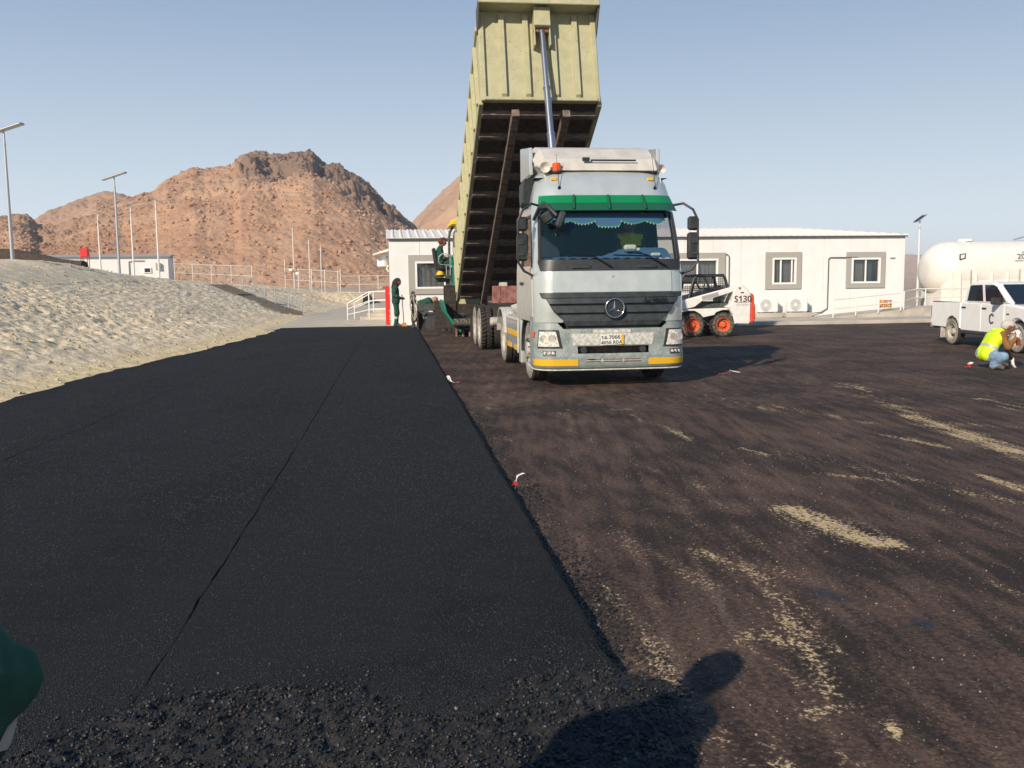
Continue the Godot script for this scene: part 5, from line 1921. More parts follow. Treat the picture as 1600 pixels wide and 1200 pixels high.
		for k in 11:
			var a := lerpf(PI - 0.2, 0.2, k / 10.0)
			rm.append(Vector2(-4.88 + cos(a) * 0.61, 0.52 + sin(a) * 0.59))
		prism(s, rm, Vector3(sg * 0.9, 0, 0), SIDE, 0.3, 0.0)
		obj("rear_mudguard", s, M.bumper_worn, t)
		wheel(t, Vector3(sg * 0.99, 0.52, -1.33), 0.52, 0.28, sg, 0.06, M.tyre_dusty, M.rim_dusty)
		wheel(t, Vector3(sg * 0.99, 0.52, -4.88), 0.52, 0.28, sg, -0.1, M.tyre_dusty, M.rim_dusty, 0, true)
	s = mb()
	bx(s, Vector3(0, 0.75, -0.6), Vector3(1.5, 0.5, 0.7), 0.05)
	bx(s, Vector3(0, 0.78, -1.5), Vector3(0.7, 0.45, 1.2), 0.05)
	obj("engine_block", s, M.chassis, t)
	s = mb()
	tube(s, [Vector3(-0.9, 0.52, -1.33), Vector3(0.9, 0.52, -1.33)], 0.07, 8)
	tube(s, [Vector3(-0.9, 0.52, -4.88), Vector3(0.9, 0.52, -4.88)], 0.1, 8)
	obj("axle", s, M.chassis, t)
	s = mb()
	lathe(s, [Vector2(0, 0), Vector2(0, 0.5), Vector2(0.1, 0.48), Vector2(0.1, 0)], Vector3(0, 1.04, -4.5), Vector3.UP, 20)
	obj("fifth_wheel", s, M.chassis, t)
	s = mb()
	tube(s, [Vector3(-0.85, 0.30, -0.25), Vector3(-0.7, 0.2, -0.2), Vector3(-0.55, 0.27, -0.22)], 0.01, 6)
	obj("hanging_hose", s, M.chassis, t)

# ---------------------------------------------------------------- the tipping trailer
func build_trailer() -> void:
	var O := Vector3(3.37, 0, -23.5)
	var t := thing("tipper_trailer", "khaki tipping trailer with its ribbed body raised high behind the cab", "trailer", O)
	var s := mb()
	for sg in [-1.0, 1.0]:
		s = mb()
		bx(s, Vector3(sg * 0.45, 1.08, 0.3), Vector3(0.12, 0.3, 8.6), 0.012)
		obj("chassis_rail", s, M.chassis, t)
		for z in [0.57, -0.65]:
			wheel(t, Vector3(sg * 1.06, 0.525, z), 0.525, 0.28, sg, -0.12, M.tyre_dusty, M.rim_dusty, 34, true)
		s = mb()
		bx(s, Vector3(sg * 1.0, 0.42, -1.45), Vector3(0.5, 0.62, 0.02), 0.004)
		obj("mud_flap", s, M.tyre, t)
	for z in [0.57, -0.65]:
		s = mb()
		tube(s, [Vector3(-0.9, 0.525, z), Vector3(0.9, 0.525, z)], 0.075, 8)
		obj("axle", s, M.chassis, t)
	for z in [3.9, 2.4, 1.2, -1.3, -2.6, -3.8]:
		s = mb()
		bx(s, Vector3(0, 1.06, z), Vector3(0.8, 0.2, 0.12), 0.01)
		obj("cross_member", s, M.chassis, t)
	s = mb()
	prism(s, [Vector2(-1.15, 1.2), Vector2(-0.35, 1.18), Vector2(-0.35, 1.56), Vector2(-1.15, 1.56)], Vector3(0, 0, 3.2), FRONT, 0.04, 0.01)
	prism(s, [Vector2(-0.5, 1.2), Vector2(0.5, 1.18), Vector2(0.5, 1.56), Vector2(-0.5, 1.56)], Vector3(-1.0, 0, 2.75), SIDE, 0.03, 0.01)
	bx(s, Vector3(-0.75, 1.2, 2.8), Vector3(0.8, 0.04, 0.9), 0.01)
	obj("red_tool_tray", s, M.rust_red, t)
	s = mb()
	lathe(s, [Vector2(0, 0), Vector2(0, 0.09), Vector2(0.05, 0.11), Vector2(0.3, 0.11), Vector2(0.3, 0)], Vector3(-1.05, 0.72, 1.75), Vector3.RIGHT, 16)
	obj("air_tank", s, M.rim_dusty, t)
	s = mb()
	bx(s, Vector3(-0.62, 1.42, 0.9), Vector3(0.2, 0.42, 0.16), 0.015, Basis(Vector3.RIGHT, -0.5))
	bx(s, Vector3(0.62, 1.42, 0.9), Vector3(0.2, 0.42, 0.16), 0.015, Basis(Vector3.RIGHT, -0.5))
	obj("guide_bracket", s, M.rim_dusty, t)
	# the raised body, in its own tilted axes: z along the floor towards the cab, y away from the floor
	var tilt := Transform3D(Basis(Vector3.RIGHT, -deg_to_rad(29.0)), Vector3(0, 1.13, -5.0))
	var body := group_node("tipping_body", t)
	body.transform = tilt
	var L := 9.1
	s = mb()
	bx(s, Vector3(0, 0.02, L * 0.5), Vector3(2.58, 0.04, L), 0.008)
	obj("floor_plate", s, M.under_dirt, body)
	for i in 12:
		s = mb()
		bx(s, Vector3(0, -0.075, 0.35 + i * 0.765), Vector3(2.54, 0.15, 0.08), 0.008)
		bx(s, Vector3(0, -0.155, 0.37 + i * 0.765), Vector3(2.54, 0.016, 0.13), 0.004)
		obj("cross_member", s, M.under_beam, body)
	for sg in [-1.0, 1.0]:
		s = mb()
		bx(s, Vector3(sg * 0.56, -0.255, L * 0.5), Vector3(0.17, 0.18, L - 0.1), 0.01)
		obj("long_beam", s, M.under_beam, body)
		s = mb()
		prism(s, [Vector2(0, -0.06), Vector2(L, -0.06), Vector2(L + 0.4, 1.72), Vector2(0, 1.66)], Vector3(sg * 1.3, 0, 0), SIDE, 0.02, 0.006)
		obj("side_wall", s, M.body_khaki, body)
		s = mb()
		bx(s, Vector3(sg * 1.31, 1.68, L * 0.5 + 0.2), Vector3(0.12, 0.12, L + 0.3), 0.012)
		obj("top_rail", s, M.body_khaki, body)
		s = mb()
		bx(s, Vector3(sg * 1.31, -0.02, L * 0.5), Vector3(0.1, 0.14, L), 0.012)
		obj("bottom_rail", s, M.body_khaki, body)
		for i in 11:
			s = mb()
			prism(s, [Vector2(-0.06, 0.05), Vector2(0.06, 0.05), Vector2(0.05, 1.62), Vector2(-0.05, 1.62)], Vector3(sg * 1.35, 0, 0.3 + i * 0.86), SIDE, 0.045, 0.012)
			obj("side_post", s, M.body_khaki, body)
		for i in 5:
			s = mb()
			tube(s, [Vector3(sg * 1.27, -0.1, 1.0 + i * 1.5), Vector3(sg * 1.3, -0.16, 1.08 + i * 1.5), Vector3(sg * 1.27, -0.1, 1.16 + i * 1.5)], 0.012, 5)
			obj("rope_hook", s, M.steel, body)
	# head board leaning forward
	var lean := Transform3D(Basis(Vector3.RIGHT, deg_to_rad(13.0)), Vector3(0, -0.02, L + 0.01))
	var head := group_node("head_board", body)
	head.transform = lean
	s = mb()
	bx(s, Vector3(0, 1.05, 0), Vector3(2.58, 2.1, 0.05), 0.008)
	obj("board", s, M.body_khaki, head)
	for x in [-0.80, -0.27, 0.34, 0.83]:
		s = mb()
		prism(s, [Vector2(0.02, 0.06), Vector2(0.11, 0.14), Vector2(0.11, 2.0), Vector2(0.02, 2.0)], Vector3(x, 0, 0), SIDE, 0.062, 0.01)
		obj("rib", s, M.body_khaki, head)
	for sg in [-1.0, 1.0]:
		s = mb()
		bx(s, Vector3(sg * 1.25, 1.02, 0.05), Vector3(0.12, 2.08, 0.1), 0.015)
		obj("corner_post", s, M.body_khaki, head)
		s = mb()
		prism(s, [Vector2(0.0, 1.55), Vector2(0.1, 1.62), Vector2(0.5, 2.02), Vector2(0.5, 2.1), Vector2(0.0, 2.1)], Vector3(sg * 1.32, 0, 0), SIDE, 0.02, 0.006)
		obj("hood_cheek", s, M.gasket, head)
	s = mb()
	bx(s, Vector3(0, 0.02, 0.06), Vector3(2.5, 0.08, 0.16), 0.015)
	obj("foot_flange", s, M.body_khaki, head)
	s = mb()
	bx(s, Vector3(0, 2.12, 0.24), Vector3(2.66, 0.06, 0.62), 0.012)
	bx(s, Vector3(0, 2.07, 0.53), Vector3(2.66, 0.12, 0.04), 0.012)
	obj("hood", s, M.body_khaki, head)
	s = mb()
	bx(s, Vector3(0.07, 1.83, 0.2), Vector3(0.36, 0.44, 0.34), 0.012)
	for x in [-0.1, 0.24]:
		bx(s, Vector3(x, 1.45, 0.15), Vector3(0.03, 0.5, 0.26), 0.006)
	obj("lift_bracket", s, M.body_khaki, head)
	s = mb()
	tube(s, [Vector3(-0.12, 1.55, 0.22), Vector3(0.26, 1.55, 0.22)], 0.035, 8)
	obj("lift_pin", s, M.rust_red, head)
	# tailgate swung open at the rear
	s = mb()
	bx(s, Vector3(0, 0.8, -0.16), Vector3(2.5, 1.6, 0.05), 0.01, Basis(Vector3.RIGHT, 0.35))
	obj("tailgate", s, M.body_khaki, body)
	# telescopic ram from the chassis behind the cab to the head board
	var pin := tilt * (lean * Vector3(0.07, 1.55, 0.22))
	var foot := Vector3(0.12, 1.25, 5.1)
	var ram := group_node("hydraulic_ram", t)
	var st := [[0.0, 0.42, 0.105], [0.40, 0.60, 0.088], [0.58, 0.78, 0.074], [0.76, 1.0, 0.06]]
	for q in st:
		s = mb()
		var a := foot.lerp(pin, q[0])
		var b := foot.lerp(pin, q[1])
		lathe(s, [Vector2(0, 0), Vector2(0, q[2]), Vector2((b - a).length() - 0.05, q[2]), Vector2((b - a).length() - 0.05, q[2] + 0.008), Vector2((b - a).length(), q[2] + 0.008), Vector2((b - a).length(), 0)], a, b - a, 20)
		obj("stage", s, M.steel, ram)
	s = mb()
	bx(s, foot + Vector3(0, -0.1, 0), Vector3(0.6, 0.3, 0.3), 0.02)
	obj("ram_cradle", s, M.chassis, ram)

# ---------------------------------------------------------------- the paver
func build_paver() -> void:
	var O := Vector3(2.9, 0, -30.5)
	var t := thing("asphalt_paver", "green asphalt paver with yellow canopy and dark screed behind the trailer", "paver", O)
	var s := mb()
	# hopper: two flared wings, floor, back wall, side of the bin
	for sg in [-1.0, 1.0]:
		s = mb()
		var a := [Vector2(-0.82, 0.14), Vector2(-1.0, 0.30), Vector2(-1.28, 0.72), Vector2(-1.36, 1.06), Vector2(-1.30, 1.08), Vector2(-1.22, 0.74), Vector2(-0.95, 0.36), Vector2(-0.80, 0.22)]
		var poly := []
		for q in a: poly.append(Vector2(q.x * -sg, q.y))
		prism(s, poly, Vector3(0, 0, 1.75), FRONT, 1.05, 0.012)
		var wing := obj("hopper_wing", s, M.paver_green, t)
		s = mb()
		bx(s, Vector3(1.15 * sg, 0.62, 0.68), Vector3(0.7, 0.9, 0.05), 0.01)
		obj("wing_end", s, M.chassis, wing)
		s = mb()
		tube(s, [Vector3(1.30 * sg, 1.08, 0.75), Vector3(1.34 * sg, 1.10, 1.8), Vector3(1.33 * sg, 1.07, 2.78)], 0.03, 8)
		obj("wing_rim", s, M.paver_green, wing)
		# crawler
		s = mb()
		var tr := []
		for k in 24:
			var ang := TAU * k / 24
			tr.append(Vector2(cos(ang) * 0.32 + (1.1 if cos(ang) > 0 else -1.1) + 0.3, 0.33 + sin(ang) * 0.31))
		prism(s, tr, Vector3(0.78 * sg, 0, 0), SIDE, 0.16, 0.02)
		var cr := obj("crawler", s, M.chassis, t)
		for k in 22:
			s = mb()
			var zz := -0.8 + k * 0.1
			bx(s, Vector3(0.78 * sg, 0.645, zz), Vector3(0.34, 0.03, 0.07), 0.006)
			obj("track_pad", s, M.paver_dark, cr)
	s = mb()
	bx(s, Vector3(0, 0.25, 1.7), Vector3(1.7, 0.06, 2.0), 0.01)
	obj("hopper_floor", s, M.paver_dark, t)
	s = mb()
	bx(s, Vector3(0, 0.9, 0.62), Vector3(2.4, 1.3, 0.06), 0.01)
	obj("hopper_back", s, M.chassis, t)
	for x in [-0.7, 0.7]:
		s = mb()
		lathe(s, [Vector2(-0.35, 0), Vector2(-0.35, 0.12), Vector2(0.35, 0.12), Vector2(0.35, 0)], Vector3(x, 0.45, 2.9), Vector3.RIGHT, 16)
		obj("push_roller", s, M.mast_grime, t)
	for x in [-0.95, -0.75, -0.55]:
		s = mb()
		bx(s, Vector3(x, 0.2, 2.65), Vector3(0.06, 0.38, 0.06), 0.01)
		obj("roller_hanger", s, M.rust_red, t)
	# engine housing and deck
	s = mb()
	prism(s, [Vector2(0.55, 0.7), Vector2(0.55, 2.1), Vector2(0.45, 2.2), Vector2(-0.9, 2.2), Vector2(-1.2, 1.75), Vector2(-1.2, 0.7)], Vector3(0.12, 0, 0), SIDE, 0.98, 0.04)
	obj("engine_housing", s, M.paver_green, t)
	s = mb()
	bx(s, Vector3(0, 1.78, -0.75), Vector3(2.1, 0.05, 1.2), 0.01)
	obj("deck", s, M.paver_dark, t)
	# canopy on bent posts
	s = mb()
	prism(s, [Vector2(-1.0, 3.44), Vector2(-0.96, 3.60), Vector2(-0.72, 3.71), Vector2(1.15, 3.74), Vector2(1.3, 3.62), Vector2(1.3, 3.48)], Vector3(0.05, 0, -0.5), FRONT, 0.95, 0.05)
	obj("canopy", s, M.yellow_paint, t)
	for q in [[-0.93, -0.35], [-0.73, -0.95], [1.2, -0.35], [1.2, -0.95]]:
		s = mb()
		tube(s, [Vector3(q[0], 1.78, q[1]), Vector3(q[0], 3.05, q[1]), Vector3(q[0] + 0.03, 3.28, q[1]), Vector3(q[0] + 0.14, 3.46, q[1])], 0.042, 8)
		obj("canopy_post", s, M.paver_dark, t)
	s = mb()
	tube(s, [Vector3(-0.7, 3.44, -0.4), Vector3(-0.62, 3.40, -0.4), Vector3(-0.6, 3.2, -0.4)], 0.02, 6)
	bx(s, Vector3(-0.6, 3.16, -0.38), Vector3(0.08, 0.16, 0.06), 0.02)
	obj("work_lamp", s, M.paver_dark, t)
	# swing-out seat platform
	s = mb()
	bx(s, Vector3(-1.17, 1.85, -0.5), Vector3(0.64, 0.06, 0.75), 0.012)
	bx(s, Vector3(-1.58, 2.03, -0.5), Vector3(0.05, 0.46, 0.7), 0.01, Basis(Vector3.BACK, 0.58))
	var pf := obj("platform", s, M.paver_dark, t)
	s = mb()
	bx(s, Vector3(-1.17, 1.72, -0.5), Vector3(0.5, 0.14, 0.2), 0.02)
	bx(s, Vector3(-0.95, 1.45, -0.5), Vector3(0.1, 0.7, 0.1), 0.02, Basis(Vector3.BACK, 0.3))
	obj("platform_arm", s, M.paver_dark, pf)
	s = mb()
	bx(s, Vector3(-1.17, 2.12, -0.5), Vector3(0.46, 0.12, 0.46), 0.05)
	bx(s, Vector3(-1.40, 2.46, -0.5), Vector3(0.11, 0.62, 0.44), 0.05, Basis(Vector3.BACK, 0.14))
	bx(s, Vector3(-1.15, 1.97, -0.5), Vector3(0.2, 0.2, 0.2), 0.02)
	obj("seat", s, M.scarf_dark, pf)
	s = mb()
	tube(s, [Vector3(-0.92, 1.88, -0.12), Vector3(-0.92, 2.48, -0.12), Vector3(-0.98, 2.56, -0.12), Vector3(-1.16, 2.58, -0.12), Vector3(-1.28, 2.48, -0.12), Vector3(-1.30, 2.32, -0.12), Vector3(-1.24, 2.22, -0.12), Vector3(-0.95, 2.2, -0.12)], 0.016, 7)
	tube(s, [Vector3(-1.05, 1.88, -0.12), Vector3(-1.05, 2.2, -0.12)], 0.014, 6)
	obj("guard_rail", s, M.galvanised, pf)
	s = mb()
	bx(s, Vector3(-0.78, 2.25, -0.5), Vector3(0.2, 0.5, 0.5), 0.03, Basis(Vector3.BACK, 0.2))
	obj("control_desk", s, M.paver_green, pf)
	# screed across the rear with its heating box, end plate and auger
	s = mb()
	bx(s, Vector3(-0.2, 0.79, -1.85), Vector3(3.6, 0.24, 0.5), 0.02)
	bx(s, Vector3(-0.2, 0.60, -1.7), Vector3(3.6, 0.06, 0.3), 0.012)
	var sc := obj("screed", s, M.paver_dark, t)
	s = mb()
	bx(s, Vector3(-0.2, 0.3, -2.0), Vector3(3.5, 0.5, 0.4), 0.02)
	obj("screed_plate", s, M.chassis, sc)
	s = mb()
	bx(s, Vector3(-1.98, 0.36, -1.75), Vector3(0.05, 0.66, 0.95), 0.012)
	obj("end_plate", s, M.chassis, sc)
	s = mb()
	tube(s, [Vector3(-2.12, 0.02, -1.8), Vector3(-2.12, 1.28, -1.8)], [0.05, 0.045], 10)
	for k in 9:
		lathe(s, [Vector2(-0.03, 0.05), Vector2(0, 0.085), Vector2(0.03, 0.05)], Vector3(-2.12, 0.12 + k * 0.085, -1.8), Vector3.UP, 10)
	bx(s, Vector3(-2.12, 1.08, -1.8), Vector3(0.22, 0.34, 0.2), 0.06)
	bx(s, Vector3(-2.12, 1.30, -1.78), Vector3(0.14, 0.12, 0.14), 0.04)
	bx(s, Vector3(-2.1, 0.45, -1.78), Vector3(0.2, 0.3, 0.16), 0.03)
	var jk := obj("height_jack", s, M.mast_grime, sc)
	s = mb()
	for k in 6:
		var a := k * 1.3
		tube(s, [Vector3(-2.12, 1.25, -1.75), Vector3(-2.12 + cos(a) * 0.14, 1.0 - k * 0.05, -1.66 + sin(a) * 0.05), Vector3(-2.1 + cos(a) * 0.1, 0.7 - k * 0.04, -1.66), Vector3(-2.08, 0.35, -1.68)], 0.016, 6)
	obj("hose", s, M.rim_dusty, jk)
	s = mb()
	lathe(s, [Vector2(-1.6, 0.05), Vector2(1.6, 0.05)], Vector3(-0.2, 0.42, -1.4), Vector3.RIGHT, 10)
	for k in 60:
		var a := k * 0.7
		var x := -1.8 + k * 0.053
		bx(s, Vector3(x, 0.42 + cos(a) * 0.12, -1.4 + sin(a) * 0.12), Vector3(0.03, 0.16, 0.08), 0.004, Basis(Vector3.RIGHT, a))
	obj("auger", s, M.steel, t)
	# hot mix before the screed and in the hopper
	var hx := span(-1.95, 1.7, 0.045)
	var hz := span(-1.72, -0.75, 0.045)
	var heap := func(x: float, z: float) -> float:
		return 0.6 * smoothstep(-0.72, -1.25, z + 0.12 * n_edge.get_noise_1d(x * 2.0)) * smoothstep(-1.97, -1.6, x) + n_grit.get_noise_2d(x * 2.0, z * 2.0) * 0.03 - 0.03
	var h1 := put("asphalt_heap", field(hx, hz, heap), M.loose_asphalt)
	h1.position = O
	tag(h1, "black hot asphalt heaped in front of the paver screed", "asphalt heap")
	var bin := func(x: float, z: float) -> float:
		return 0.30 + 0.42 * exp(-pow(x / 0.8, 2.0)) * smoothstep(2.7, 1.6, z) + n_grit.get_noise_2d(x * 2.0, z * 2.0) * 0.03
	var h2 := put("asphalt_heap", field(span(-0.95, 0.95, 0.05), span(0.66, 2.7, 0.05), bin), M.loose_asphalt)
	h2.position = O
	tag(h2, "black hot asphalt lying inside the green paver hopper", "asphalt heap")
	# yellow helmet on the platform
	var hh := thing("hard_hat", "yellow hard hat lying on the paver seat platform", "hard hat", O + Vector3(-1.25, 1.885, -0.2))
	s = mb()
	lathe(s, [Vector2(0.0, 0.125), Vector2(0.05, 0.12), Vector2(0.1, 0.09), Vector2(0.125, 0.05), Vector2(0.135, 0)], Vector3.ZERO, Vector3.UP, 20)
	obj("shell", s, M.yellow_paint, hh)
	s = mb()
	lathe(s, [Vector2(0.0, 0.125), Vector2(0.0, 0.15), Vector2(0.012, 0.15), Vector2(0.012, 0.12)], Vector3.ZERO, Vector3.UP, 20)
	obj("brim", s, M.yellow_paint, hh)

# ---------------------------------------------------------------- the skid steer loader, nose to the left
func build_loader() -> void:
	var t := thing("skid_steer_loader", "white skid steer loader with orange wheel rims and black mesh cab", "loader", Vector3(9.0, 0, -26.3))
	var s := mb()
	bx(s, Vector3(0.15, 0.55, 0), Vector3(1.7, 0.5, 0.82), 0.04)
	obj("chassis", s, M.paver_dark, t)
	for sg in [-1.0, 1.0]:
		for x in [-0.46, 0.45]:
			wheel_side(t, Vector3(x, 0.34, sg * 0.58), 0.345, 0.25, sg)
		s = mb()
		prism(s, [Vector2(0.78, 0.36), Vector2(1.2, 0.34), Vector2(1.24, 0.4), Vector2(1.25, 1.2), Vector2(1.16, 1.34), Vector2(0.99, 1.47), Vector2(0.80, 1.46), Vector2(0.72, 1.32), Vector2(0.70, 1.02), Vector2(0.64, 0.92), Vector2(0.5, 0.86), Vector2(0.62, 0.76), Vector2(0.72, 0.62)], Vector3(0, 0, sg * 0.62), FRONT, 0.12, 0.03)
		var hs := obj("rear_housing", s, M.loader_white, t)
		s = mb()
		lathe(s, [Vector2(0, 0.035), Vector2(0.02, 0.03), Vector2(0.02, 0)], Vector3(0.90, 1.38, sg * 0.74), Vector3(0, 0, sg), 12)
		obj("pivot_pin", s, M.steel, hs)
		s = mb()
		prism(s, [Vector2(-0.98, 0.84), Vector2(-0.9, 1.02), Vector2(0.85, 1.46), Vector2(0.93, 1.36), Vector2(0.6, 1.24), Vector2(-0.2, 1.02), Vector2(-0.42, 0.86), Vector2(-0.8, 0.78)], Vector3(0, 0, sg * 0.66), FRONT, 0.07, 0.015)
		var arm := obj("lift_arm", s, M.loader_white, t)
		s = mb()
		bx(s, Vector3(0.03, 1.17, sg * 0.735), Vector3(0.5, 0.1, 0.008), 0.002, Basis(Vector3.BACK, 0.25))
		obj("decal", s, M.window_band, arm)
		s = mb()
		prism(s, [Vector2(-0.85, 0.70), Vector2(-0.8, 0.80), Vector2(0.66, 0.82), Vector2(0.74, 0.70), Vector2(0.62, 0.76), Vector2(0.42, 0.76), Vector2(0.24, 0.70), Vector2(0.18, 0.62), Vector2(-0.14, 0.56), Vector2(-0.24, 0.66), Vector2(-0.4, 0.75), Vector2(-0.6, 0.75)], Vector3(0, 0, sg * 0.55), FRONT, 0.14, 0.012)
		obj("side_skirt", s, M.loader_white, t)
		# cab side: posts and wire mesh
		s = mb()
		tube(s, [Vector3(-0.58, 0.84, sg * 0.46), Vector3(-0.36, 1.66, sg * 0.46), Vector3(-0.28, 1.74, sg * 0.46)], 0.042, 8)
		tube(s, [Vector3(-0.28, 1.74, sg * 0.46), Vector3(0.50, 1.75, sg * 0.46), Vector3(0.56, 1.68, sg * 0.46), Vector3(0.68, 1.28, sg * 0.46)], 0.045, 8)
		tube(s, [Vector3(-0.06, 1.72, sg * 0.46), Vector3(0.12, 1.36, sg * 0.46), Vector3(0.5, 1.38, sg * 0.46), Vector3(0.68, 1.3, sg * 0.46)], 0.032, 8)
		tube(s, [Vector3(-0.02, 1.6, sg * 0.46), Vector3(-0.16, 1.05, sg * 0.46)], 0.02, 6)
		obj("cab_frame", s, M.black_plastic, t)
		s = mb()
		for k in 17:
			var x := -0.52 + k * 0.068
			var top := minf(1.72, 0.84 + (x + 0.58) * 3.7)
			var bot := maxf(0.95 + x * 0.25, 0.84)
			if top > bot: tube(s, [Vector3(x, bot, sg * 0.455), Vector3(x, top, sg * 0.455)], 0.005, 4)
		for k in 13:
			var y := 0.92 + k * 0.066
			tube(s, [Vector3(-0.56 + (y - 0.84) * 0.27, y, sg * 0.45), Vector3(0.62 - maxf(0.0, y - 1.3) * 0.25, y, sg * 0.45)], 0.005, 4)
		obj("side_mesh", s, M.black_plastic, t)
	s = mb()
	bx(s, Vector3(0.08, 1.765, 0), Vector3(0.86, 0.05, 0.98), 0.02)
	obj("cab_roof", s, M.black_plastic, t)
	s = mb()
	bx(s, Vector3(-0.33, 1.63, 0), Vector3(0.16, 0.18, 0.96), 0.03)
	obj("front_header", s, M.black_plastic, t)
	s = mb()
	bx(s, Vector3(0.3, 0.95, 0), Vector3(0.45, 0.1, 0.5), 0.04)
	bx(s, Vector3(0.5, 1.22, 0), Vector3(0.1, 0.5, 0.48), 0.04)
	obj("seat", s, M.black_plastic, t)
	s = mb()
	bx(s, Vector3(0.15, 0.88, 0), Vector3(1.0, 0.14, 1.05), 0.02)
	obj("arm_well", s, M.paver_dark, t)
	s = mb()
	bx(s, Vector3(0.95, 0.85, 0), Vector3(0.5, 0.9, 1.0), 0.04)
	obj("engine_cover", s, M.loader_white, t)
	# tailgate, red, bulging to the rear
	s = mb()
	prism(s, [Vector2(1.245, 0.42), Vector2(1.245, 1.24), Vector2(1.30, 1.22), Vector2(1.35, 1.16), Vector2(1.36, 0.95), Vector2(1.395, 0.86), Vector2(1.40, 0.52), Vector2(1.36, 0.42), Vector2(1.29, 0.36)], Vector3(0, 0, 0), FRONT, 0.72, 0.03)
	obj("tailgate", s, M.loader_red, t)
	text("lettering", "S130", 0.24, M.letters_maroon, t, Transform3D(Basis.IDENTITY, Vector3(1.0, 1.07, 0.742)))
	s = mb()
	bx(s, Vector3(1.0, 0.965, 0.742), Vector3(0.38, 0.012, 0.006), 0.001)
	bx(s, Vector3(1.0, 0.90, 0.742), Vector3(0.38, 0.01, 0.006), 0.001)
	obj("decal_line", s, M.letters_maroon, t)
	s = mb()
	bx(s, Vector3(0.98, 1.25, 0.742), Vector3(0.09, 0.035, 0.01), 0.004)
	obj("vent_slot", s, M.letters_dark, t)
	# bucket
	s = mb()
	prism(s, [Vector2(-0.95, 0.62), Vector2(-1.02, 0.12), Vector2(-1.15, 0.05), Vector2(-1.65, 0.05), Vector2(-1.65, 0.075), Vector2(-1.17, 0.085), Vector2(-1.06, 0.15), Vector2(-0.99, 0.62)], Vector3(0, 0, 0), FRONT, 0.78, 0.0)
	for sg in [-1.0, 1.0]:
		prism(s, [Vector2(-0.97, 0.6), Vector2(-1.04, 0.1), Vector2(-1.6, 0.06), Vector2(-1.35, 0.3)], Vector3(0, 0, sg * 0.775), FRONT, 0.012, 0.0)
	obj("bucket", s, M.paver_dark, t)

# the loader's wheels face along z
func wheel_side(t: Node, c: Vector3, r: float, w: float, out: float) -> void:
	wheel(t, c, r, w, 1.0, -0.05, M.mast_grime, M.loader_orange, 20)
	var g: Node3D = t.get_child(t.get_child_count() - 1)
	g.rotation.y = -PI / 2 if out > 0 else PI / 2

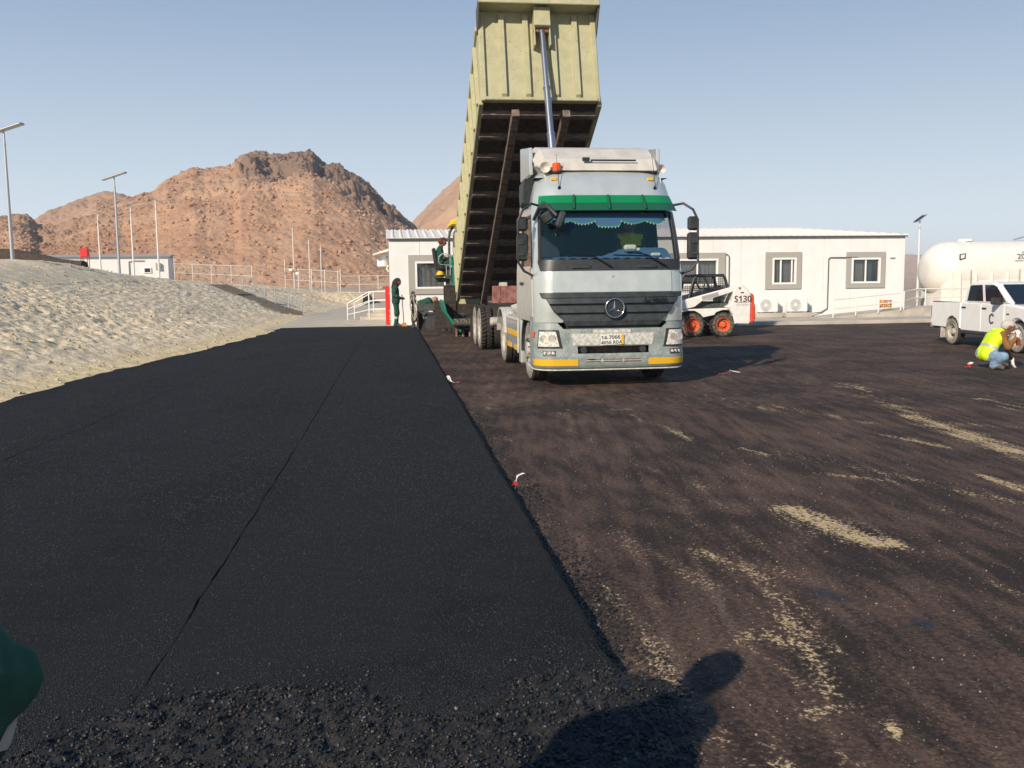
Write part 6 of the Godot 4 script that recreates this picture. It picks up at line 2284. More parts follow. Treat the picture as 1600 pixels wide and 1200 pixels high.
# ---------------------------------------------------------------- the pickup, nose towards the camera
func build_pickup() -> void:
	var t := thing("pickup_truck", "white double cab pickup with dusty wheels and dark windows", "pickup", Vector3(14.12, 0, -19.5), -0.09)
	var s := mb()
	var W := 0.78
	var arch := func(cz: float) -> Array:
		var out := []
		for k in 11:
			var a := lerpf(0.0, PI, k / 10.0)
			out.append(Vector2(cz + cos(a) * 0.35, 0.34 + sin(a) * 0.37))
		return out
	# cab and nose lower body with the front wheel arch
	var poly := [Vector2(-0.98, 0.34), Vector2(-0.98, 1.03), Vector2(0.95, 1.04), Vector2(1.15, 1.03), Vector2(1.75, 0.98), Vector2(2.02, 0.9), Vector2(2.14, 0.78), Vector2(2.18, 0.5), Vector2(2.1, 0.34)]
	poly.append_array(arch.call(1.36))
	prism(s, poly, Vector3.ZERO, SIDE, W, 0.05)
	var lb := obj("body", s, M.car_white, t)
	# load bed: sides with arches, tailgate, floor, front
	for sg in [-1.0, 1.0]:
		s = mb()
		var bp := [Vector2(-1.0, 0.42), Vector2(-1.0, 1.03), Vector2(-2.36, 1.01), Vector2(-2.38, 0.5), Vector2(-2.3, 0.42)]
		for k in 11:
			var a := lerpf(PI - 0.24, 0.24, k / 10.0)
			bp.append(Vector2(-1.36 + cos(a) * 0.345, 0.332 + sin(a) * 0.37))
		prism(s, bp, Vector3(sg * (W - 0.06), 0, 0), SIDE, 0.06, 0.006)
		obj("bed_side", s, M.car_white, t)
		s = mb()
		bx(s, Vector3(sg * (W - 0.06), 1.025, -1.68), Vector3(0.1, 0.02, 1.34), 0.006)
		obj("bed_rail", s, M.black_plastic, t)
		s = mb()
		bx(s, Vector3(sg * (W - 0.03), 0.78, -2.37), Vector3(0.06, 0.3, 0.06), 0.012)
		obj("tail_lamp", s, M.rust_red, t)
		# glass and doors
		s = mb()
		prism(s, [Vector2(-0.80, 1.07), Vector2(-0.68, 1.42), Vector2(-0.62, 1.44), Vector2(-0.16, 1.45), Vector2(-0.10, 1.07)], Vector3(sg * 0.665, 0, 0), SIDE, 0.06, 0.008)
		obj("rear_side_window", s, M.glass_dark, t)
		s = mb()
		prism(s, [Vector2(0.0, 1.07), Vector2(-0.06, 1.45), Vector2(0.30, 1.45), Vector2(0.44, 1.41), Vector2(0.82, 1.07)], Vector3(sg * 0.665, 0, 0), SIDE, 0.06, 0.008)
		obj("front_side_window", s, M.glass_dark, t)
		for d in [[-0.93, -0.07, 0], [-0.05, 0.86, 1]]:
			s = mb()
			bx(s, Vector3(sg * (W + 0.002), 0.70, (d[0] + d[1]) * 0.5), Vector3(0.012, 0.62, d[1] - d[0] - 0.008), 0.005)
			var door := obj("door", s, M.car_white, t)
			s = mb()
			bx(s, Vector3(sg * (W + 0.02), 0.92, d[0] + 0.13), Vector3(0.03, 0.035, 0.17), 0.01)
			obj("handle", s, M.black_plastic, door)
			if d[2] == 1:
				s = mb()
				var rg := []
				for k in 20: rg.append(Vector3(sg * (W + 0.01), 0.70 + sin(k * 0.26 + 0.6) * 0.1, 0.40 + cos(k * 0.26 + 0.6) * 0.085))
				tube(s, rg, 0.022, 5)
				obj("round_logo", s, M.letters_grey, door)
		s = mb()
		bx(s, Vector3(sg * (W + 0.12), 1.1, 0.72), Vector3(0.22, 0.16, 0.1), 0.035)
		bx(s, Vector3(sg * (W + 0.0), 1.05, 0.70), Vector3(0.1, 0.05, 0.06), 0.012)
		obj("mirror", s, M.black_plastic, t)
		s = mb()
		bx(s, Vector3(sg * (W + 0.005), 0.82, 1.0), Vector3(0.012, 0.03, 0.1), 0.004)
		obj("side_repeater", s, M.letters_dark, t)
		s = mb()
		bx(s, Vector3(sg * 0.62, 0.74, 2.1), Vector3(0.28, 0.2, 0.14), 0.04)
		obj("headlight", s, M.lens, t)
		for z in [-1.36, 1.36]:
			wheel(t, Vector3(sg * 0.68, 0.325, z), 0.325, 0.2, sg, -0.02, M.tyre_dusty, M.rim_dusty)
		s = mb()
		bx(s, Vector3(sg * 0.74, 0.28, -1.82), Vector3(0.14, 0.26, 0.015), 0.004)
		obj("mud_flap", s, M.rim_dusty, t)
		s = mb()
		bx(s, Vector3(sg * 0.74, 0.33, 0.0), Vector3(0.1, 0.06, 1.9), 0.012)
		obj("sill", s, M.black_plastic, t)
	s = mb()
	bx(s, Vector3(0, 0.73, -2.35), Vector3(1.44, 0.56, 0.06), 0.02)
	obj("tailgate", s, M.car_white, t)
	s = mb()
	bx(s, Vector3(0, 0.60, -1.66), Vector3(1.42, 0.05, 1.36), 0.01)
	obj("bed_floor", s, M.paver_dark, t)
	s = mb()
	bx(s, Vector3(0, 0.42, -2.42), Vector3(1.5, 0.12, 0.16), 0.03)
	obj("rear_bumper", s, M.galvanised, t)
	s = mb()
	bx(s, Vector3(0, 0.45, 2.14), Vector3(1.6, 0.26, 0.14), 0.05)
	obj("front_bumper", s, M.car_white, t)
	s = mb()
	bx(s, Vector3(0, 0.74, 2.13), Vector3(0.9, 0.18, 0.06), 0.02)
	obj("grille", s, M.grille_grey, t)
	# greenhouse
	s = mb()
	prism(s, [Vector2(-0.98, 1.02), Vector2(-0.88, 1.30), Vector2(-0.78, 1.46), Vector2(-0.6, 1.515), Vector2(0.25, 1.52), Vector2(0.45, 1.47), Vector2(1.02, 1.03)], Vector3.ZERO, SIDE, 0.72, 0.06)
	obj("cab_roof", s, M.car_white, t)
	s = mb()
	prism(s, [Vector2(0.52, 1.45), Vector2(1.04, 1.045), Vector2(1.06, 1.055), Vector2(0.54, 1.46)], Vector3.ZERO, SIDE, 0.64, 0.004)
	obj("windscreen", s, M.glass_dark, t)
	s = mb()
	bx(s, Vector3(0, 1.045, 1.06), Vector3(1.3, 0.02, 0.12), 0.006)
	obj("cowl", s, M.black_plastic, t)
	s = mb()
	tube(s, [Vector3(-0.66, 0.3, -1.36), Vector3(0.66, 0.3, -1.36)], 0.05, 8)
	tube(s, [Vector3(-0.66, 0.3, 1.36), Vector3(0.66, 0.3, 1.36)], 0.05, 8)
	bx(s, Vector3(0, 0.42, 0), Vector3(0.9, 0.2, 4.0), 0.02)
	obj("underframe", s, M.chassis, t)

# ---------------------------------------------------------------- the white tank
func build_tank() -> void:
	var t := thing("storage_tank", "large cream white rounded tank with moulded ribs behind the pickup", "tank", Vector3(23.2, 0.03, -38.3), -0.03)
	var s := mb()
	var rows := []
	for i in 19:
		var x := 0.0
		var k := 0.0
		if i <= 12:
			var a := i / 12.0 * PI / 2.0
			x = 1.15 * (1.0 - cos(a))
			k = pow(sin(a), 0.75)
		else:
			x = 1.15 + (i - 12) * 1.25
			k = 1.0
		k = maxf(k, 0.004)
		var row := []
		for j in 33:
			var a := TAU * j / 32.0
			row.append(Vector3(x, 1.85 + sin(a) * 1.27 * k, cos(a) * 1.27 * k))
		rows.append(row)
	sheet(s, rows)
	obj("shell", s, M.tank_white, t)
	s = mb()
	prism(s, [Vector2(0.36, 0.0), Vector2(0.40, -0.8), Vector2(0.62, -1.18), Vector2(8.6, -1.22), Vector2(8.6, 1.22), Vector2(0.62, 1.18), Vector2(0.40, 0.8)], Vector3(0, 0.92, 0), TOP, 0.92, 0.03)
	obj("skirt", s, M.tank_white, t)
	for i in 11:
		s = mb()
		var x := 0.95 + i * 0.72
		prism(s, [Vector2(-0.10, 0.0), Vector2(0.10, 0.0), Vector2(0.045, 1.72), Vector2(-0.045, 1.72)], Vector3(x, 0, 1.265), FRONT, 0.05, 0.03)
		obj("rib", s, M.tank_white, t)
	for x in [1.42, 3.62]:
		s = mb()
		bx(s, Vector3(x, 0.93, 1.30), Vector3(0.05, 1.86, 0.04), 0.01)
		obj("strap", s, M.galvanised, t)
	s = mb()
	lathe(s, [Vector2(0, 0.34), Vector2(0.1, 0.33), Vector2(0.1, 0)], Vector3(1.9, 3.1, 0), Vector3.UP, 20)
	lathe(s, [Vector2(0, 0.3), Vector2(0.14, 0.28), Vector2(0.14, 0)], Vector3(5.4, 3.1, 0), Vector3.UP, 20)
	obj("hatch", s, M.tank_white, t)
	s = mb()
	bx(s, Vector3(4.3, 3.22, 0.2), Vector3(0.5, 0.05, 0.2), 0.01, Basis(Vector3.BACK, 0.25))
	obj("hatch_handle", s, M.galvanised, t)
	# lettering and emblem on the curved flank
	var at := func(x: float, y: float) -> Transform3D:
		var a := asin((y - 1.85) / 1.27)
		return Transform3D(Basis(Vector3.RIGHT, -a), Vector3(x, y, cos(a) * 1.275))
	text("lettering", "2030", 0.34, M.letters_grey, t, at.call(3.95, 2.40))
	text("lettering", "VISION", 0.13, M.letters_grey, t, at.call(4.05, 2.58))
	text("lettering", "KINGDOM OF SAUDI ARABIA", 0.075, M.letters_grey, t, at.call(3.95, 2.22))
	s = mb()
	var pts := []
	for q in [Vector2(-0.16, -0.14), Vector2(-0.1, 0.1), Vector2(0.15, 0.14), Vector2(0.08, -0.08), Vector2(-0.16, -0.14)]:
		pts.append(Vector3(q.x, q.y, 0.0))
	tube(s, pts, 0.035, 5)
	var lg := obj("emblem", s, M.letters_grey, t)
	lg.transform = at.call(1.12, 2.42)

# ---------------------------------------------------------------- people: one continuous surface round a skeleton
# bones: [from, to, radius, radius, material, bands] ; bands: [[t0, t1, material], ...]
func skin_over(bones: Array, cell: float, k: float, out: Dictionary, wrinkle := 0.0) -> void:
	var lo := Vector3.ONE * 1e9
	var hi := -lo
	for b in bones:
		var r: float = maxf(b[2], b[3]) + 0.03
		lo = lo.min(b[0].min(b[1]) - Vector3.ONE * r)
		hi = hi.max(b[0].max(b[1]) + Vector3.ONE * r)
	var nx := int((hi.x - lo.x) / cell) + 2
	var ny := int((hi.y - lo.y) / cell) + 2
	var nz := int((hi.z - lo.z) / cell) + 2
	var sum := PackedFloat32Array()
	sum.resize(nx * ny * nz)
	var best := PackedFloat32Array()
	best.resize(nx * ny * nz)
	best.fill(1e9)
	var who := PackedInt32Array()
	who.resize(nx * ny * nz)
	var along := PackedFloat32Array()
	along.resize(nx * ny * nz)
	var pad := 3.2 / k + cell * 2.0
	for bi in bones.size():
		var b: Array = bones[bi]
		var a: Vector3 = b[0]
		var d: Vector3 = b[1] - a
		var ll := maxf(d.length_squared(), 1e-9)
		var r0: float = b[2]
		var r1: float = b[3]
		var rm := maxf(r0, r1) + pad
		var l: Vector3 = (a.min(b[1]) - Vector3.ONE * rm - lo) / cell
		var h: Vector3 = (a.max(b[1]) + Vector3.ONE * rm - lo) / cell
		for z in range(maxi(0, int(l.z)), mini(nz, int(h.z) + 2)):
			for y in range(maxi(0, int(l.y)), mini(ny, int(h.y) + 2)):
				var q := (z * ny + y) * nx
				for x in range(maxi(0, int(l.x)), mini(nx, int(h.x) + 2)):
					var p := lo + Vector3(x, y, z) * cell - a
					var t := clampf(p.dot(d) / ll, 0.0, 1.0)
					var dist := (p - d * t).length() - (r0 + (r1 - r0) * t)
					if dist > pad: continue
					sum[q + x] += exp(-k * dist)
					if dist < best[q + x]:
						best[q + x] = dist
						who[q + x] = bi
						along[q + x] = t
	var val := PackedFloat32Array()
	val.resize(sum.size())
	for i in sum.size():
		val[i] = -log(sum[i]) / k if sum[i] > 1e-12 else 1.0
	if wrinkle > 0.0:
		var wn := noise(401, 9.0, 2)
		for z in nz:
			for y in ny:
				for x in nx:
					var i := (z * ny + y) * nx + x
					if absf(val[i]) < 0.06:
						var p := lo + Vector3(x, y, z) * cell
						val[i] += wn.get_noise_3d(p.x, p.y * 0.6, p.z) * wrinkle
	var idx := {}
	var vs := PackedVector3Array()
	var ns := PackedVector3Array()
	var off := [0, 1, nx, nx + 1, nx * ny, nx * ny + 1, nx * ny + nx, nx * ny + nx + 1]
	for z in nz - 1:
		for y in ny - 1:
			for x in nx - 1:
				var i := (z * ny + y) * nx + x
				if absf(val[i]) > cell * 2.5: continue
				var neg := 0
				for o in off:
					if val[i + o] < 0.0: neg += 1
				if neg == 0 or neg == 8: continue
				var acc := Vector3.ZERO
				var cnt := 0
				for e in [[0, 1], [2, 3], [4, 5], [6, 7], [0, 2], [1, 3], [4, 6], [5, 7], [0, 4], [1, 5], [2, 6], [3, 7]]:
					var va := val[i + off[e[0]]]
					var vb := val[i + off[e[1]]]
					if (va < 0.0) != (vb < 0.0):
						var t := va / (va - vb)
						var pa := Vector3(e[0] & 1, (e[0] >> 1) & 1, e[0] >> 2)
						var pb := Vector3(e[1] & 1, (e[1] >> 1) & 1, e[1] >> 2)
						acc += pa.lerp(pb, t)
						cnt += 1
				idx[i] = vs.size()
				vs.append(lo + (Vector3(x, y, z) + acc / cnt) * cell)
				var g := Vector3(val[i + off[1]] + val[i + off[3]] + val[i + off[5]] + val[i + off[7]] - val[i] - val[i + off[2]] - val[i + off[4]] - val[i + off[6]],
					val[i + off[2]] + val[i + off[3]] + val[i + off[6]] + val[i + off[7]] - val[i] - val[i + off[1]] - val[i + off[4]] - val[i + off[5]],
					val[i + off[4]] + val[i + off[5]] + val[i + off[6]] + val[i + off[7]] - val[i] - val[i + off[1]] - val[i + off[2]] - val[i + off[3]])
				ns.append(g.normalized())
	var ax := [[1, nx, nx * ny], [nx, nx * ny, 1], [nx * ny, 1, nx]]
	for i in idx:
		for a in 3:
			var st: int = ax[a][0]
			var v0 := val[i]
			var v1 := val[i + st]
			if (v0 < 0.0) == (v1 < 0.0): continue
			var u: int = ax[a][1]
			var w: int = ax[a][2]
			if not (idx.has(i - u) and idx.has(i - w) and idx.has(i - u - w)): continue
			var inner: int = i if v0 < 0.0 else i + st
			var bn: Array = bones[who[inner]]
			var mat: String = bn[4]
			if bn.size() > 5:
				for band in bn[5]:
					if along[inner] >= band[0] and along[inner] < band[1]: mat = band[2]
			if not out.has(mat):
				out[mat] = [PackedVector3Array(), PackedVector3Array()]
			var ring := [i, i - u, i - u - w, i - w]
			var order := [0, 2, 1, 0, 3, 2] if v0 < 0.0 else [0, 1, 2, 0, 2, 3]
			for o in order:
				var vi: int = idx[ring[o]]
				out[mat][0].append(vs[vi])
				out[mat][1].append(ns[vi])

func mesh_of(parts: Dictionary) -> ArrayMesh:
	var am := ArrayMesh.new()
	for key in parts:
		var arr := []
		arr.resize(Mesh.ARRAY_MAX)
		arr[Mesh.ARRAY_VERTEX] = parts[key][0]
		arr[Mesh.ARRAY_NORMAL] = parts[key][1]
		am.add_surface_from_arrays(Mesh.PRIMITIVE_TRIANGLES, arr)
		am.surface_set_material(am.get_surface_count() - 1, M[key])
	return am

func head_bones(c: Vector3, f: Vector3, up: Vector3) -> Array:
	f = f.normalized()
	up = (up - f * up.dot(f)).normalized()
	var r := f.cross(up)
	var P := func(a: float, b: float, d: float) -> Vector3: return c + f * a + up * b + r * d
	return [[P.call(-0.025, 0.03, 0), P.call(0.015, 0.035, 0), 0.088, 0.086, "skin"], [P.call(0.03, -0.045, 0), P.call(0.05, -0.078, 0), 0.058, 0.042, "skin"],
		[P.call(0.055, 0.0, -0.03), P.call(0.055, 0.0, 0.03), 0.045, 0.045, "skin"], [P.call(0.088, 0.012, 0), P.call(0.112, -0.03, 0), 0.011, 0.017, "skin"],
		[P.call(0.083, 0.028, -0.035), P.call(0.083, 0.028, 0.035), 0.014, 0.014, "hair_dark"], [P.call(0.09, 0.006, 0.032), P.call(0.091, 0.006, 0.034), 0.0125, 0.0125, "eye"], [P.call(0.09, 0.006, -0.032), P.call(0.091, 0.006, -0.034), 0.0125, 0.0125, "eye"],
		[P.call(0.090, -0.06, -0.02), P.call(0.090, -0.06, 0.02), 0.010, 0.010, "lips"], [P.call(-0.005, 0.015, 0.086), P.call(-0.012, -0.03, 0.084), 0.02, 0.014, "skin"], [P.call(-0.005, 0.015, -0.086), P.call(-0.012, -0.03, -0.084), 0.02, 0.014, "skin"],
		[P.call(-0.02, -0.08, 0), P.call(-0.03, -0.15, 0), 0.055, 0.055, "skin"]]

# palm and five fingers; dir along the hand, palm the way the palm faces, thumb side given, curl in radians for each joint
func hand_bones(w: Vector3, dir: Vector3, palm: Vector3, thumb: float, curl: float, mat: String) -> Array:
	dir = dir.normalized()
	palm = (palm - dir * palm.dot(dir)).normalized()
	var sd := dir.cross(palm) * thumb
	var out := [[w, w + dir * 0.085 + sd * 0.02, 0.026, 0.022, mat], [w, w + dir * 0.085 - sd * 0.022, 0.024, 0.02, mat], [w - dir * 0.03, w, 0.03, 0.028, mat]]
	var ax := dir.cross(palm)
	for i in 4:
		var p := w + dir * (0.09 - 0.005 * absf(i - 1.2)) + sd * (0.032 - i * 0.0215)
		var ln: float = [0.036, 0.041, 0.038, 0.030][i]
		var d := dir
		for j in 3:
			d = d.rotated(ax, curl * (0.7 if j == 0 else 1.0))
			var e: Vector3 = p + d * ln * [1.0, 0.72, 0.6][j]
			out.append([p, e, 0.0098 - 0.0008 * j, 0.0092 - 0.0008 * j, mat])
			p = e
	var tp := w + dir * 0.02 + sd * 0.03
	var td := (dir * 0.65 + sd * 0.75 + palm * 0.25).normalized()
	for j in 3:
		var e: Vector3 = tp + td * [0.035, 0.03, 0.024][j]
		out.append([tp, e, 0.013 - 0.001 * j, 0.012 - 0.001 * j, mat])
		tp = e
		td = (td - sd * 0.35 * clampf(curl * 1.6, 0.0, 1.0) + palm * 0.2).normalized()
	return out

# j: joints by name, in the person's own axes; cl: materials; opt: which way face, hands
func person(label: String, at: Vector3, turn: float, j: Dictionary, cl: Dictionary, opt: Dictionary) -> Node3D:
	var o := thing("person", label, "person", at, turn)
	var out := {}
	var top: String = cl.top
	var legs: String = cl.legs
	var arm: String = cl.get("arm", top)
	var band: String = cl.get("band", "")
	var b := []
	var ac: Vector3 = (j.shl - j.shr).normalized()
	var tb: Array = cl.get("torso_bands", [])
	for e in [-0.085, 0.0, 0.085]:
		b.append([j.pelvis + ac * e, j.chest + ac * e * 1.15, 0.125, 0.125, top, tb])
	b.append([j.shl - ac * 0.03, j.shr + ac * 0.03, 0.085, 0.085, top])
	b.append([j.chest, j.neck, 0.1, 0.06, top])
	b.append([j.hpl, j.hpr, 0.125, 0.125, legs])
	b.append([j.neck - (j.head - j.neck) * 0.2, j.head - (j.head - j.neck) * 0.3, 0.055, 0.053, "skin"])
	for s in ["l", "r"]:
		var fb := [[0.05, 0.3, band]] if band != "" else []
		b.append([j["sh" + s], j["el" + s], 0.068, 0.056, arm])
		b.append([j["el" + s], j["wr" + s], 0.056, 0.042, arm, fb])
		var sb := [[0.3, 0.5, band]] if band != "" else []
		b.append([j["hp" + s], j["kn" + s], 0.105, 0.08, legs])
		b.append([j["kn" + s], j["an" + s], 0.078, 0.064, legs, sb])
		b.append([j["an" + s], j["to" + s], 0.05, 0.042, "boot"])
		b.append([j["an" + s] + Vector3(0, -0.02, 0), j["an" + s] - (j["to" + s] - j["an" + s]) * 0.25 + Vector3(0, -0.03, 0), 0.045, 0.038, "boot"])
	var girth: float = opt.get("girth", 1.0)
	for q in b:
		q[2] *= girth
		q[3] *= girth
	skin_over(b, opt.get("cell", 0.016), 46.0, out, opt.get("wrinkle", 0.0))
	skin_over(head_bones(j.head, opt.face, opt.get("up", Vector3.UP)), opt.get("fine", 0.007), 110.0, out)
	for s in ["l", "r"]:
		var h: Array = opt["hand" + s]
		var wd: Vector3 = (j["wr" + s] - j["el" + s]).normalized()
		skin_over(hand_bones(j["wr" + s] + wd * 0.02, h[0], h[1], h[2], h[3], cl.get("hand", "skin")), opt.get("fine", 0.007), 160.0, out)
	var am := mesh_of(out)
	put("body", am, null, o)
	return o

func lump(called: String, bones: Array, cell: float, k: float, parent: Node, wrinkle := 0.0) -> void:
	var out := {}
	skin_over(bones, cell, k, out, wrinkle)
	put(called, mesh_of(out), null, parent)

func build_people() -> void:
	var V := func(x: float, y: float, z: float) -> Vector3: return Vector3(x, y, z)
	var green := {"top": "coverall", "legs": "coverall", "band": "reflective"}
	# standing worker at the end of the mat, facing +x, resting on a broom
	var p := person("worker in green coverall with dark head scarf standing by the red post", Vector3(0.2, 0.06, -33.75), 0.0, {
		"pelvis": V.call(0, 0.96, 0), "chest": V.call(-0.01, 1.30, 0), "neck": V.call(0.02, 1.46, 0), "head": V.call(0.09, 1.60, 0),
		"shl": V.call(-0.01, 1.40, -0.18), "shr": V.call(-0.01, 1.40, 0.18), "ell": V.call(-0.02, 1.12, -0.24), "elr": V.call(-0.06, 1.13, 0.25), "wrl": V.call(0.2, 1.02, -0.1), "wrr": V.call(0.17, 1.04, 0.12),
		"hpl": V.call(0, 0.92, -0.09), "hpr": V.call(0, 0.92, 0.09), "knl": V.call(0.04, 0.5, -0.1), "knr": V.call(0.02, 0.5, 0.1), "anl": V.call(0.0, 0.09, -0.11), "anr": V.call(-0.02, 0.09, 0.1), "tol": V.call(0.17, 0.045, -0.12), "tor": V.call(0.15, 0.045, 0.12)},
		green, {"face": V.call(0.86, -0.5, 0.05), "handl": [V.call(0.8, 0.1, 0.55), V.call(0.1, -0.2, 0.9), -1.0, 0.75], "handr": [V.call(0.8, -0.1, -0.5), V.call(0.1, -0.2, -0.9), 1.0, 0.75]})
	lump("head_scarf", [[V.call(0.05, 1.65, 0), V.call(0.09, 1.66, 0), 0.105, 0.1, "scarf_dark"], [V.call(0.0, 1.6, 0), V.call(0.02, 1.54, 0), 0.095, 0.085, "scarf_dark"], [V.call(-0.05, 1.58, 0.0), V.call(-0.13, 1.40, 0.02), 0.06, 0.03, "scarf_dark"], [V.call(0.03, 1.50, 0), V.call(0.06, 1.49, 0), 0.085, 0.07, "scarf_dark"]], 0.014, 60.0, p)
	var br := thing("broom", "long handled broom held upright by the standing worker", "broom", Vector3(0.44, 0.065, -33.72))
	var s := mb()
	tube(s, [V.call(0.03, 0.14, 0), V.call(-0.02, 1.16, 0.02)], 0.014, 8)
	obj("handle", s, M.chassis, br)
	s = mb()
	prism(s, [Vector2(-0.05, 0.14), Vector2(0.09, 0.14), Vector2(0.13, 0.0), Vector2(-0.1, 0.0)], V.call(0.02, 0, 0), FRONT, 0.1, 0.01)
	obj("bristles", s, M.pallet_wood, br)
	# paver operator on the swung-out seat
	p = person("operator in green coverall sitting on the paver seat", Vector3(1.66, 1.94, -31.0), 0.0, {
		"pelvis": V.call(0, 0.34, 0), "chest": V.call(0.0, 0.68, 0), "neck": V.call(0.04, 0.86, 0), "head": V.call(0.12, 1.02, 0),
		"shl": V.call(0.0, 0.78, -0.18), "shr": V.call(0.0, 0.78, 0.18), "ell": V.call(0.08, 0.5, -0.24), "elr": V.call(0.06, 0.52, 0.25), "wrl": V.call(0.3, 0.48, -0.15), "wrr": V.call(0.28, 0.45, 0.14),
		"hpl": V.call(0.0, 0.31, -0.09), "hpr": V.call(0.0, 0.31, 0.09), "knl": V.call(0.42, 0.36, -0.12), "knr": V.call(0.42, 0.36, 0.12), "anl": V.call(0.38, 0.02, -0.12), "anr": V.call(0.38, 0.02, 0.12), "tol": V.call(0.54, -0.02, -0.12), "tor": V.call(0.54, -0.02, 0.12)},
		green, {"face": V.call(0.93, -0.25, 0.25), "handl": [V.call(0.9, 0, 0.3), V.call(0, -1, 0), -1.0, 0.5], "handr": [V.call(0.9, 0, -0.2), V.call(0, -1, 0), 1.0, 0.5]})
	lump("hair", [[V.call(0.09, 1.07, 0), V.call(0.13, 1.075, 0), 0.1, 0.095, "hair_brown"], [V.call(0.05, 1.03, 0), V.call(0.06, 0.99, 0), 0.088, 0.075, "hair_brown"]], 0.014, 70.0, p, 0.02)
	# worker bending behind the screed
	p = person("worker in green coverall bending low behind the paver screed", Vector3(1.05, 0.02, -33.2), 0.0, {
		"pelvis": V.call(0, 0.86, 0), "chest": V.call(0.30, 0.96, 0.05), "neck": V.call(0.42, 0.93, 0.08), "head": V.call(0.52, 0.96, 0.13),
		"shl": V.call(0.34, 0.96, -0.13), "shr": V.call(0.30, 0.95, 0.22), "ell": V.call(0.45, 0.72, -0.16), "elr": V.call(0.42, 0.70, 0.3), "wrl": V.call(0.6, 0.55, -0.1), "wrr": V.call(0.58, 0.52, 0.2),
		"hpl": V.call(0, 0.82, -0.1), "hpr": V.call(0, 0.82, 0.1), "knl": V.call(0.06, 0.46, -0.12), "knr": V.call(0.05, 0.46, 0.12), "anl": V.call(0.0, 0.09, -0.12), "anr": V.call(0.0, 0.09, 0.12), "tol": V.call(0.17, 0.045, -0.13), "tor": V.call(0.17, 0.045, 0.13)},
		green, {"face": V.call(0.6, -0.55, 0.6), "handl": [V.call(0.5, -0.8, 0.2), V.call(0, -0.3, 0.9), -1.0, 0.6], "handr": [V.call(0.5, -0.8, -0.1), V.call(0, -0.3, -0.9), 1.0, 0.6]})
	lump("head_scarf", [[V.call(0.50, 1.02, 0.10), V.call(0.53, 1.02, 0.14), 0.108, 0.105, "scarf_tan"], [V.call(0.45, 0.96, 0.08), V.call(0.42, 0.93, 0.07), 0.09, 0.08, "scarf_tan"]], 0.014, 60.0, p, 0.015)
	# crouching man in the vest
	p = person("man in yellow reflective vest and jeans crouching before the pickup", Vector3(10.78, 0.0, -15.4), 0.0, {
		"pelvis": V.call(-0.19, 0.26, 0.0), "chest": V.call(-0.06, 0.55, 0.03), "neck": V.call(0.07, 0.66, 0.05), "head": V.call(0.17, 0.735, 0.08),
		"shl": V.call(0.02, 0.60, -0.14), "shr": V.call(-0.02, 0.61, 0.19), "ell": V.call(0.24, 0.40, -0.12), "elr": V.call(0.05, 0.40, 0.27), "wrl": V.call(0.34, 0.16, -0.02), "wrr": V.call(0.24, 0.55, 0.22),
		"hpl": V.call(-0.18, 0.26, -0.09), "hpr": V.call(-0.18, 0.25, 0.09), "knl": V.call(0.26, 0.37, -0.14), "knr": V.call(-0.12, 0.24, 0.40), "anl": V.call(0.16, 0.08, -0.12), "anr": V.call(-0.16, 0.07, 0.20), "tol": V.call(0.32, 0.042, -0.12), "tor": V.call(-0.10, 0.042, 0.36)},
		{"top": "vest_yellow", "arm": "brown_shirt", "legs": "jeans", "hand": "glove_white", "torso_bands": [[0.36, 0.52, "reflective"]]},
		{"face": V.call(0.8, -0.5, 0.3), "girth": 0.86, "cell": 0.012, "fine": 0.0055, "wrinkle": 0.006, "handl": [V.call(0.1, -0.98, 0.1), V.call(0.9, 0, 0.3), -1.0, 0.35], "handr": [V.call(0.6, 0.75, -0.2), V.call(-0.4, 0.3, -0.8), 1.0, 0.8]})
	lump("cap", [[V.call(0.14, 0.775, 0.07), V.call(0.18, 0.785, 0.09), 0.092, 0.09, "cap_pale"], [V.call(0.25, 0.765, 0.11), V.call(0.30, 0.735, 0.125), 0.05, 0.03, "reflective"]], 0.012, 70.0, p)
	lump("face_mask", [[V.call(0.225, 0.675, 0.09), V.call(0.25, 0.665, 0.1), 0.058, 0.052, "glove_white"]], 0.01, 70.0, p)
	lump("vest_strap", [[V.call(-0.05, 0.68, 0.12), V.call(0.04, 0.52, 0.14), 0.045, 0.04, "vest_yellow", [[0.3, 0.8, "reflective"]]], [V.call(0.02, 0.68, -0.08), V.call(0.08, 0.54, -0.1), 0.045, 0.04, "vest_yellow"]], 0.012, 60.0, p)
	var bt := thing("bottle", "red brown plastic bottle held by the crouching man", "bottle", Vector3(11.08, 0.42, -15.2))
	s = mb()
	lathe(s, [Vector2(0, 0.0), Vector2(0, 0.04), Vector2(0.16, 0.04), Vector2(0.2, 0.016), Vector2(0.225, 0.016), Vector2(0.225, 0)], Vector3.ZERO, V.call(-0.25, 1, 0.0), 16)
	obj("flask", s, M.bottle_red, bt)
	s = mb()
	lathe(s, [Vector2(0.21, 0.0), Vector2(0.21, 0.019), Vector2(0.245, 0.019), Vector2(0.245, 0)], Vector3.ZERO, V.call(-0.25, 1, 0.0), 12)
	obj("cap", s, M.tape_red, bt)
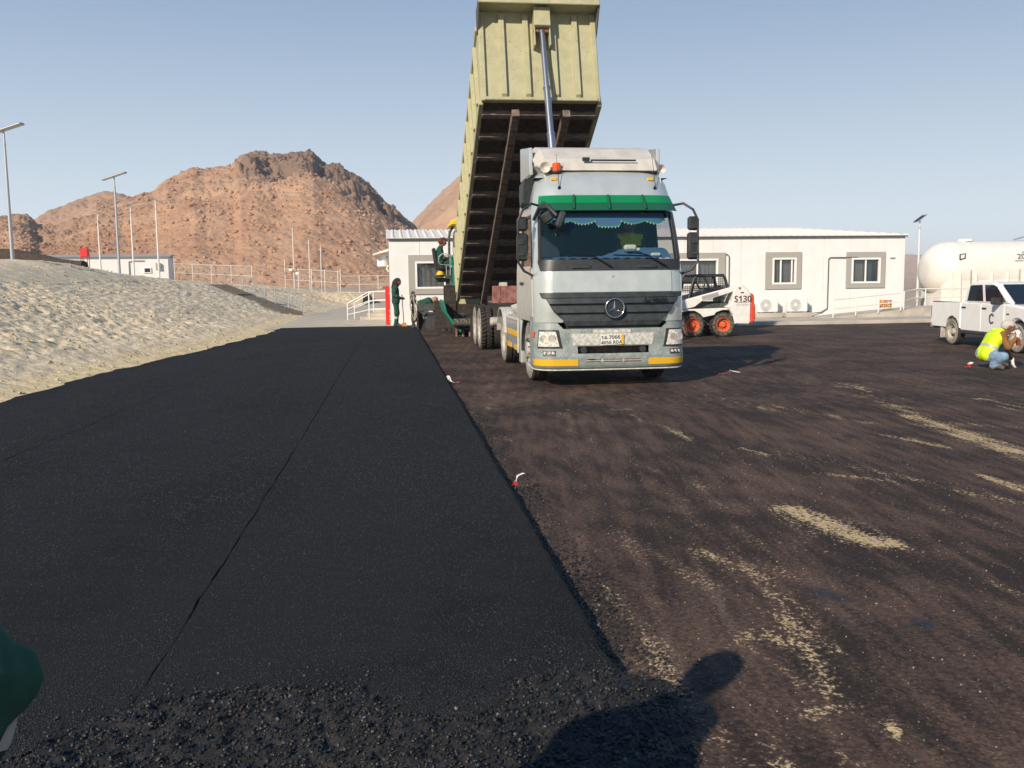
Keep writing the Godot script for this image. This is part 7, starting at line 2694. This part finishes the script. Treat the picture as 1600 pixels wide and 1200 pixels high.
	# worker just left of the camera: his elbow is in the picture and his shadow falls into it
	p = person("worker in dark green coverall beside the loose asphalt, elbow bent", Vector3(-0.83, 0.03, -1.15), 0.0, {
		"pelvis": V.call(0, 0.97, 0), "chest": V.call(0.0, 1.32, -0.01), "neck": V.call(0.04, 1.49, -0.02), "head": V.call(0.09, 1.64, -0.05),
		"shl": V.call(-0.19, 1.41, 0.02), "shr": V.call(0.19, 1.41, -0.03), "ell": V.call(-0.26, 1.12, 0.06), "elr": V.call(0.30, 1.145, -0.02), "wrl": V.call(-0.22, 0.88, -0.05), "wrr": V.call(0.19, 0.96, -0.16),
		"hpl": V.call(-0.09, 0.93, 0), "hpr": V.call(0.09, 0.93, 0), "knl": V.call(-0.11, 0.5, -0.03), "knr": V.call(0.1, 0.5, -0.04), "anl": V.call(-0.12, 0.09, 0.0), "anr": V.call(0.1, 0.09, 0.0), "tol": V.call(-0.14, 0.045, -0.17), "tor": V.call(0.12, 0.045, -0.17)},
		green, {"face": V.call(0.2, -0.2, -0.95), "cell": 0.011, "wrinkle": 0.024, "handl": [V.call(0, -1, -0.1), V.call(1, 0, 0), -1.0, 0.35], "handr": [V.call(-0.5, -0.8, -0.3), V.call(-0.6, 0.4, 0.2), 1.0, 0.5]})
	lump("cap", [[V.call(0.07, 1.70, -0.03), V.call(0.1, 1.70, -0.07), 0.105, 0.1, "scarf_dark"], [V.call(0.12, 1.68, -0.14), V.call(0.13, 1.67, -0.2), 0.05, 0.03, "scarf_dark"]], 0.014, 70.0, p)
	# driver behind the windscreen
	person("truck driver in yellow green vest behind the windscreen", Vector3(4.02, 1.55, -15.42), 0.0, {
		"pelvis": V.call(0, 0.36, 0), "chest": V.call(0, 0.70, 0.0), "neck": V.call(0, 0.87, 0.02), "head": V.call(0, 1.02, 0.05),
		"shl": V.call(0.18, 0.80, 0), "shr": V.call(-0.18, 0.80, 0), "ell": V.call(0.25, 0.55, 0.12), "elr": V.call(-0.25, 0.55, 0.12), "wrl": V.call(0.18, 0.56, 0.36), "wrr": V.call(-0.18, 0.56, 0.36),
		"hpl": V.call(0.09, 0.33, 0), "hpr": V.call(-0.09, 0.33, 0), "knl": V.call(0.12, 0.36, 0.40), "knr": V.call(-0.12, 0.36, 0.40), "anl": V.call(0.12, 0.0, 0.5), "anr": V.call(-0.12, 0.0, 0.5), "tol": V.call(0.12, -0.02, 0.64), "tor": V.call(-0.12, -0.02, 0.64)},
		{"top": "vest_yellow", "arm": "scarf_dark", "legs": "scarf_dark"}, {"face": V.call(0, -0.1, 1), "handl": [V.call(-0.3, 0, 0.9), V.call(0, -1, 0), 1.0, 0.6], "handr": [V.call(0.3, 0, 0.9), V.call(0, -1, 0), -1.0, 0.6]})

# ---------------------------------------------------------------- marker ribbons
func ribbon(label: String, at: Vector3, pts: Array, w: float, split: int) -> void:
	var o := thing("marker_ribbon", label, "marker", at)
	var s := mb()
	tube(s, [Vector3(0, -0.03, 0), Vector3(0.005, 0.09, 0)], 0.005, 6)
	obj("nail", s, M.steel, o)
	for part in 2:
		var rows := []
		var a := 0 if part == 0 else split
		var b := split + 1 if part == 0 else pts.size()
		for i in range(a, b):
			var p: Vector3 = pts[i]
			var k := w * (0.6 + 0.5 * sin(i * 1.3 + 1.0))
			rows.append([p + Vector3(-k, 0, 0.3 * k), p + Vector3(0, 0.25 * k, -0.2 * k), p + Vector3(k, 0, 0.2 * k)])
		s = mb()
		sheet(s, rows)
		obj("ribbon", s, M.tape_white if part == 0 else M.tape_red, o)

func build_small_things() -> void:
	ribbon("upright white and red ribbon marker at the mat edge, nearer the loose asphalt", Vector3(0.95, 0.0, -7.22), [Vector3(0.06, 0.145, 0), Vector3(0.035, 0.14, 0), Vector3(0.018, 0.125, 0), Vector3(0.012, 0.10, 0), Vector3(0.0, 0.08, 0), Vector3(-0.004, 0.05, 0)], 0.022, 4)
	ribbon("white ribbon marker lying at the mat edge beside the truck", Vector3(0.93, 0.0, -15.2), [Vector3(-0.02, 0.13, 0), Vector3(0, 0.08, 0), Vector3(0.03, 0.04, 0), Vector3(0.08, 0.02, 0.02), Vector3(0.12, 0.02, 0.03), Vector3(0.14, 0.03, 0.03)], 0.028, 4)
	ribbon("red and white ribbon marker on the dark base in the truck shadow", Vector3(5.85, 0.0, -15.5), [Vector3(0.2, 0.03, 0), Vector3(0.1, 0.05, 0), Vector3(0.0, 0.07, 0), Vector3(-0.08, 0.03, 0.02), Vector3(-0.15, 0.02, 0.03), Vector3(-0.2, 0.02, 0.04)], 0.035, 2)
	ribbon("crumpled red and white ribbon marker by the crouching man", Vector3(10.32, 0.0, -15.5), [Vector3(0.05, 0.10, 0), Vector3(0.02, 0.09, 0.01), Vector3(0.03, 0.07, 0), Vector3(-0.02, 0.06, 0.02), Vector3(0.02, 0.03, 0.02), Vector3(-0.04, 0.02, 0.03)], 0.06, 2)
